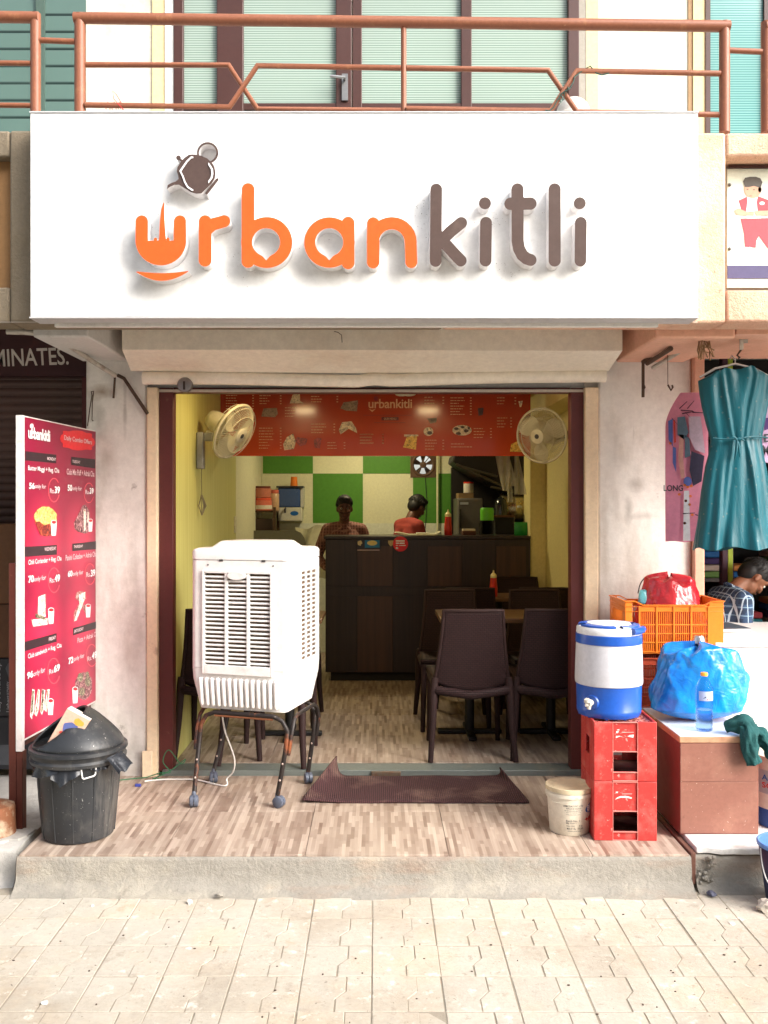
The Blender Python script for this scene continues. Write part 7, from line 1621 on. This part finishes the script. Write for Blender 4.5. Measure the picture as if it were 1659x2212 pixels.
bx_ = thing('carton', 'brown carton with papers lying on the grey fridge', 'carton', (X(1010, 8.5), 8.5, Z(1076, 8.4))); MB().box(X(990, 8.45), X(1022, 8.45), 8.42, 8.7, Z(1076, 8.4), Z(1065, 8.4)).build('box', M('carton_tan', rgb(128,104,70), .8), bx_)
tn = thing('canister', 'white canister with a red lid on the fridge top', 'canister', (X(1012, 8.5), 8.5, Z(1064.5, 8.4))); MB().lathe([(.044, 0), (.046, .004), (.046, .085)], seg=20).build('body', M('canister_white', rgb(214,212,200), .4), tn, local=True, smooth=40); MB().lathe([(.047, .0855), (.047, .10), (.0001, .103)], seg=20).build('lid', m_ket, tn, local=True, smooth=40)
kt = thing('flask', 'tall black flask beside the steel drum at the back', 'flask', (X(1082, 8.2), 8.2, zt_-.2)); MB().lathe([(.052, 0), (.06, .01), (.06, .44), (.045, .50), (.02, .52), (.0001, .525)], seg=24).build('body', M('black_gloss', (.012,.014,.016,1), .15, coat=.5), kt, local=True, smooth=50)
dr_ = thing('steel_drum', 'shiny steel drum on its side at the back right', 'drum', (X(1122, 8.35), 8.35, Z(1098, 8.35))); R_ = Matrix.Rotation(PI/2, 3, 'Y')
MB().lathe([(.0001, -.17), (.13, -.17), (.138, -.16), (.132, -.06), (.137, -.05), (.132, -.04), (.132, .06), (.137, .07), (.132, .08), (.138, .16), (.13, .17), (.0001, .17)], (0,0,0), 32, 0, R_).build('drum', M('warm_steel', rgb(196,180,140), .28, .95), dr_, local=True, smooth=40)
b = MB(); b.box(-.12, .12, -.1, .1, -.42, -.14); b.build('stand', m_hood, dr_, local=True)
bkt = thing('crate_box', 'dark box with a brown lid behind the bottles on the counter', 'box', (X(1085, 8.2), 8.2, zt_-.3)); MB().box(X(1070, 8.1), X(1112, 8.1), 8.1, 8.3, zt_-.3, Z(1118, 8.1)).build('box', m_hood, bkt); MB().box(X(1066, 8.1), X(1114, 8.1), 8.09, 8.31, Z(1117.5, 8.1), Z(1113, 8.1)).build('lid', M('brown_lid', rgb(110,70,34), .5), bkt)
nap = thing('napkin_box', 'brown basket with a paper label on the counter before the fridge', 'basket', (X(1015, 7.9), 7.9, zt_)); MB().box(X(1000, 7.8), X(1028, 7.8), 7.8, 7.95, zt_, zt_+.035).build('basket', M('basket_brown', rgb(90,52,34), .7), nap, bevel=.004); MB().box(X(1001, 7.8), X(1027, 7.8), 7.81, 7.94, zt_+.0355, zt_+.05).build('paper', M('basket_paper', rgb(206,190,160), .7), nap)
pg = thing('polythene_bags', 'bunch of translucent bags hanging from the menu panel end', 'bags', (X(1095, 7.0), 7.0, 1.75)); b = MB()
for i, (xa, xb, yb_) in enumerate(((1070,1102,1060), (1092,1118,1050), (1114,1140,1068), (1100,1112,1085))): b.grid(lambda u, v, xa=xa, xb=xb, yb_=yb_, i=i: (X(xa+(xb-xa)*(u*(.35+.65*v) if i else (u*(1-.6*v)+.5*v)), 7.0), 7.0+.03*i+.02*math.sin(u*9+v*3), Z(984+(yb_-984)*v, 7.0)), 12, 16)
b.build('bag', M('milky_polythene', rgb(200,196,170), .35, alpha=.7, bump=.5, bs=20, bd=.02), pg, smooth=90)
# ------------------------------------------------------------------ next-door shop stock
r_ = random.Random(19); gcol = [(40,70,120), (36,110,120), (150,50,60), (90,120,60), (170,150,140), (60,40,90), (30,90,150), (190,120,60)]
shf = thing('cloth_shelf', 'dark shelf unit at the back of the clothes shop', 'shelf', (2.75, 7.0, .17))
for z in (.7, 1.05, 1.40, 1.75, 2.1): MB().box(1.8, 4.2, 6.8, 7.19, z, z+.025).build('shelf_board', m_wenge, shf)
for x in (1.8, 2.6, 3.4, 4.18): MB().box(x, x+.02, 6.8, 7.19, .17, 2.12).build('side_board', m_purple, shf)
lab_ = ['navy', 'teal', 'red', 'olive', 'grey', 'purple', 'blue', 'orange']
for zi, z in enumerate((.725, 1.075, 1.425, 1.775)):
    for i in range(8):
        x = 1.9+i*.28; ci = (i*3+zi*5) % 8; n_ = r_.randint(2, 4)
        t = thing('garment_stack', 'folded %s clothes, stack %s from the post on the %s shelf of the clothes shop' % (lab_[ci], ['first','second','third','fourth','fifth','sixth','seventh','eighth'][i], ['lowest','second','third','top'][zi]), 'clothes', (x, 6.95, z+.001), 0, 'folded clothes on the back shelves')
        for j in range(n_): MB().box(-.11, .11, -.12, .12, j*.05, j*.05+.045).build('folded_garment', M('garment', rgb(*gcol[(ci+j) % 8]), .8, var=.2, vs=20), t, local=True, bevel=.012)
# ------------------------------------------------------------------ people
def figure(joints, mat, name, par, extra=None, vox=.0075, smooth_it=6):
    b = MB()
    for (p0, p1, r0, r1) in joints: b.capsule(p0, p1, r0, r1, 14, 4)
    for (c, r, m) in (extra or []): b.ball(c, r, m, 18, 12)
    o = b.build(name, mat, par, local=True, smooth=180)
    md = o.modifiers.new('remesh', 'REMESH'); md.mode = 'VOXEL'; md.voxel_size = vox; md.use_smooth_shade = True
    if smooth_it: s_ = o.modifiers.new('smooth', 'SMOOTH'); s_.iterations = smooth_it; s_.factor = .5
    return o
def hand(wr, el, fwd, side, s=1):
    """five fingers of unequal length, gently curled, on a palm that continues the forearm"""
    wr, fwd, side = Vector(wr), Vector(fwd).normalized(), Vector(side).normalized(); dn = fwd.cross(side); out = []
    pe = wr+fwd*.075*s
    for k_ in range(4): out.append((wr+side*(k_-1.5)*.012*s, pe+side*(k_-1.5)*.019*s, .016*s, .012*s))
    for k_, L_ in enumerate((.066, .074, .070, .054)):
        a_ = pe+side*(k_-1.5)*.020*s; m1 = a_+fwd*L_*.45*s+dn*.008*s; m2 = m1+fwd*L_*.33*s+dn*.018*s; m3 = m2+fwd*L_*.2*s+dn*.018*s
        out += [(a_, m1, .0095*s, .009*s), (m1, m2, .009*s, .008*s), (m2, m3, .008*s, .0075*s)]
    a_ = wr+fwd*.02*s-side*.028*s; m1 = a_+fwd*.035*s-side*.022*s; m2 = m1+fwd*.03*s-side*.006*s
    out += [(wr, a_, .016*s, .013*s), (a_, m1, .012*s, .0105*s), (m1, m2, .010*s, .009*s)]
    return out
def person(loc, rz, label, skin, shirt, trousers, hair, sc=.93, head_pitch=0, head_yaw=0, lean=0, arms='down', hair_style='short', collar=True, lower=True, sit=False, shirt_mat=None):
    t = thing('person', label, 'person', loc, rz)                       # faces -y
    V = lambda x, y, z: Vector((x, y, z))*sc
    Rl = Matrix.Rotation(lean, 3, 'X')
    hip = V(0, 0, .92 if not sit else .50)
    up_ = lambda x, y, z: hip+Rl @ (V(x, y, z-.92))                       # upper body turned about the hips
    sh = [up_(s_*.165, .01, 1.40) for s_ in (-1, 1)]
    nk0, nk1 = up_(0, .015, 1.42), up_(0, -.005, 1.50)
    Rh = Rl @ Matrix.Rotation(head_yaw, 3, 'Z') @ Matrix.Rotation(head_pitch, 3, 'X')
    hc = nk1+Rh @ V(0, -.018, .105)
    H = lambda x, y, z: hc+Rh @ V(x, y, z)
    j = [(up_(0, 0, .95), up_(0, 0, 1.10), .125*sc, .115*sc), (up_(-.06, 0, 1.10), up_(-.075, .0, 1.30), .085*sc, .095*sc), (up_(.06, 0, 1.10), up_(.075, .0, 1.30), .085*sc, .095*sc), (up_(-.09, .01, 1.36), up_(.09, .01, 1.36), .072*sc, .072*sc), (sh[0], up_(0, .01, 1.42), .052*sc, .06*sc), (sh[1], up_(0, .01, 1.42), .052*sc, .06*sc), (nk0, nk1, .058*sc, .052*sc), (nk1, H(0, .01, -.04), .052*sc, .05*sc)]
    sj = []
    arm_pts = []
    for i, s_ in enumerate((-1, 1)):
        if arms == 'down': el = up_(s_*.24, .02, 1.12); wr = up_(s_*.20, -.14, .96); fw = Vector((-s_*.35, -.8, -.3)); 
        elif arms == 'hips': el = up_(s_*.275, .05, 1.13); wr = up_(s_*.15, -.10, 1.0); fw = Vector((-s_*.8, -.5, -.2))
        else: el = up_(s_*.21, -.10, 1.14); wr = up_(s_*.13, -.32, 1.05); fw = Vector((-s_*.3, -1, -.1))
        arm_pts.append((sh[i], el, wr)); j += [(sh[i], el, .052*sc, .042*sc), (el, wr, .040*sc, .026*sc)]
        j += hand(wr, el, fw, Vector((-s_*.2, .2, 1)).cross(fw)*(-1), sc)
    hs_ = [V(s_*.09, 0, .90 if not sit else .50) for s_ in (-1, 1)]
    for i, s_ in enumerate((-1, 1)):
        if sit: kn = V(s_*.12, -.42, .52); an = V(s_*.12, -.40, .09)
        else: kn = V(s_*.10, -.01, .50); an = V(s_*.10, .02, .09)
        j += [(hs_[i], kn, .082*sc, .056*sc), (kn, an, .054*sc, .036*sc), (an, an+V(0, -.13, -.045), .034*sc, .03*sc), (hs_[i], up_(0, 0, .96), .09*sc, .12*sc)]
    ex = [(H(0, 0, .03), (.072*sc, .092*sc, .095*sc), Rh), (H(0, -.012, -.045), (.058*sc, .068*sc, .062*sc), Rh), (H(0, -.045, -.082), (.032*sc, .03*sc, .026*sc), Rh)]
    ex += [(H(0, -.092, -.012), (.012*sc, .017*sc, .022*sc), Rh), (H(0, -.098, -.024), (.016*sc, .014*sc, .010*sc), Rh), (H(0, -.078, -.055), (.026*sc, .012*sc, .010*sc), Rh)]
    for s_ in (-1, 1): ex += [(H(s_*.073, .008, -.005), (.010*sc, .018*sc, .030*sc), Rh), (H(s_*.036, -.072, -.02), (.022*sc, .018*sc, .020*sc), Rh), (H(s_*.03, -.08, .034), (.026*sc, .012*sc, .008*sc), Rh)]
    body = figure(j, skin, 'body', t, ex, .0075, 3)
    for s_ in (-1, 1):
        e_ = MB(); e_.ball(H(s_*.031, -.0775, .012), .0108*sc, None, 12, 8); eo = e_.build('eye', M('eye_white', rgb(214,204,190), .25), t, local=True, smooth=90)
        e_ = MB(); e_.ball(H(s_*.031, -.0865, .012), (.006*sc, .006*sc, .006*sc), None, 10, 6); e_.build('iris', m_ink, eo, local=True, smooth=90)
        MB().tube([H(s_*.014, -.091, .033), H(s_*.033, -.090, .039), H(s_*.052, -.078, .033)], .0035*sc, 6).build('eyebrow', hair, t, local=True, smooth=60)
    MB().tube([H(-.022, -.087, -.056), H(0, -.092, -.054), H(.022, -.087, -.056)], .0042*sc, 6).build('mouth', M('lip', rgb(110,58,50), .5), t, local=True, smooth=60)
    # hair: a cap of short locks
    b = MB(); rr_ = random.Random(len(label))
    b.ball(H(0, .012, .052), (.080*sc, .098*sc, .088*sc), Rh, 24, 14)
    b.ball(H(0, .052, .005), (.070*sc, .058*sc, .075*sc), Rh, 20, 12)
    b.ball(H(0, -.055, .10), (.062*sc, .040*sc, .034*sc), Rh, 18, 10)
    ho = b.build('hair', hair, t, local=True, smooth=180); md = ho.modifiers.new('remesh', 'REMESH'); md.mode = 'VOXEL'; md.voxel_size = .006; md.use_smooth_shade = True
    lk_ = MB()
    for i in range(240):
        a_ = rr_.uniform(0, 2*PI); ph_ = rr_.uniform(-.05, 1.5); d_ = Vector((math.cos(a_)*math.cos(ph_), math.sin(a_)*math.cos(ph_), math.sin(ph_)))
        if d_.y < -.55 and d_.z < .62: continue
        base = Vector((d_.x*.080, .012+d_.y*.098, .052+d_.z*.088)); tan = Vector((rr_.uniform(-.3, .3)-d_.x*.2, -.5*(d_.z > .3)+.2, -.9+.6*d_.z)).normalized()
        p0 = H(*base); p1 = H(*(base+tan*.016+d_*.006)); p2 = H(*(base+tan*.034+d_*.002)); lk_.tube([p0, p1, p2], [.0045*sc, .0035*sc, .0008], 5, cap=False)
    lk_.build('hair_locks', hair, t, local=True, smooth=90, kind='stuff')
    # shirt over the torso and sleeves
    g_ = .012*sc
    sjn = [(p0, p1, r0+g_, r1+g_) for (p0, p1, r0, r1) in j[:6]]
    sjn += [(up_(0, 0, .88), up_(0, 0, 1.0), .135*sc, .135*sc)]
    for (a_, e_, w_) in arm_pts: sjn += [(a_, e_, .064*sc, .055*sc)]+([(e_, e_+(w_-e_)*.75, .053*sc, .042*sc)] if arms == 'hips' else [(e_, e_+(w_-e_)*.12, .055*sc, .056*sc)])
    figure(sjn, shirt_mat or shirt, 'shirt', t, None, .0085, 8)
    if collar:
        b = MB(); ps = [nk0+Rl @ V(.064*math.sin(a_), -.066*math.cos(a_)-.004, .028+.022*(1-math.cos(a_))*.5) for a_ in [math.radians(d) for d in range(18, 343, 12)]]
        b.tube(ps, [.010*sc]*len(ps), 8); b.build('collar', shirt_mat or shirt, t, local=True, smooth=90)
        b = MB()
        for s_ in (-1, 1): q = [nk0+Rl @ V(*p) for p in ((s_*.02, -.072, .03), (s_*.07, -.05, .045), (s_*.06, -.085, -.03), (s_*.025, -.088, -.005))]; b.add(q, [(0,1,2,3)])
        b.build('collar_wing', shirt_mat or shirt, t, local=True, solid=.004)
    tj = []
    for i, s_ in enumerate((-1, 1)):
        if sit: kn = V(s_*.12, -.42, .52); an = V(s_*.12, -.40, .10)
        else: kn = V(s_*.10, -.01, .50); an = V(s_*.10, .02, .10)
        tj += [(hs_[i], kn, .094*sc, .068*sc), (kn, an, .066*sc, .052*sc), (hs_[i], up_(0, 0, .95), .098*sc, .128*sc)]
    figure(tj, trousers, 'trousers', t, None, .012, 5)
    return t
m_skin = M('brown_skin', rgb(134,88,64), .5, var=.06, sss=.05); m_skin_d = M('dark_brown_skin', rgb(96,62,48), .5, var=.06); m_hair = M('black_hair', (.008,.007,.007,1), .6, var=.3, vs=60)
m_check = None
def plaid(name, base, line, line2, p=.05, wd=.10):
    k = NT(name); s_ = k.n('ShaderNodeSeparateXYZ', {0: k.n('ShaderNodeVectorMath', {0: k.tc.outputs['Object'], 1: k.n('ShaderNodeVectorMath', {0: k.noise(5).outputs['Color'], 1: (.02,.02,.02)}, operation='MULTIPLY').outputs[0]}).outputs[0]})
    def st(sock, per, off, w_):
        f = k.n('ShaderNodeMath', {0: k.n('ShaderNodeMath', {0: k.n('ShaderNodeMath', {0: sock, 1: off}).outputs[0], 1: 1/per}, operation='MULTIPLY').outputs[0]}, operation='FRACT').outputs[0]
        return k.n('ShaderNodeMath', {0: f, 1: w_}, operation='LESS_THAN').outputs[0]
    c_ = base
    c_ = k.mix(st(s_.outputs[2], p*1.15, .02, .45), c_, dim(base, 2.0)); c_ = k.mix(st(s_.outputs[0], p*1.2, .0, .45), c_, dim(base, 1.7))
    a1 = st(s_.outputs[0], p, 1, wd); a2 = st(s_.outputs[1], p, 1, wd); a3 = st(s_.outputs[2], p, 1, wd)
    c_ = k.mix(a3, c_, line2); c_ = k.mix(a1, c_, line); c_ = k.mix(a2, c_, line)
    k.link(c_, k.b.inputs['Base Color']); k.b.inputs['Roughness'].default_value = .85; return k.m
m_plaid = plaid('navy_plaid', (.016,.035,.075,1), rgb(170,190,206), rgb(120,150,170))
m_mcheck = plaid('maroon_check', (.095,.036,.030,1), rgb(150,110,100), rgb(130,90,80), .025, .2)
m_redsh = M('red_tshirt', (.30,.04,.03,1), .85, var=.1, bump=.15, bs=20); m_trs = M('dark_trousers', (.02,.02,.026,1), .8)
person((X(744, 8.02), 8.02, ZI), .05, 'person in a brown checked shirt standing behind the left end of the counter', m_skin_d, None, m_trs, m_hair, .875, head_pitch=.10, arms='hips', shirt_mat=m_mcheck)
person((X(866, 8.3), 8.3, ZI), math.radians(122), 'person in a red shirt turned away behind the counter, working at the stove', m_skin_d, None, m_trs, m_hair, .90, head_pitch=.30, head_yaw=.25, lean=.22, arms='work', shirt_mat=m_redsh, collar=False)
person((1.93, 5.60, .17), math.radians(98), 'person in a navy plaid shirt bent over work in the clothes shop', m_skin, None, m_trs, m_hair, .95, head_pitch=.40, lean=.52, arms='work', sit=True, shirt_mat=m_plaid)
stl = thing('stool', 'wooden stool under the person in the plaid shirt', 'stool', (1.93, 5.60, .17))
MB().box(-.17, .17, -.17, .17, .36, .39).build('seat', m_walnut, stl, local=True, bevel=.005)
for sx in (-1, 1):
    for sy in (-1, 1): MB().box(sx*.14-.015, sx*.14+.015, sy*.14-.015, sy*.14+.015, 0, .3595).build('leg', m_walnut, stl, local=True)
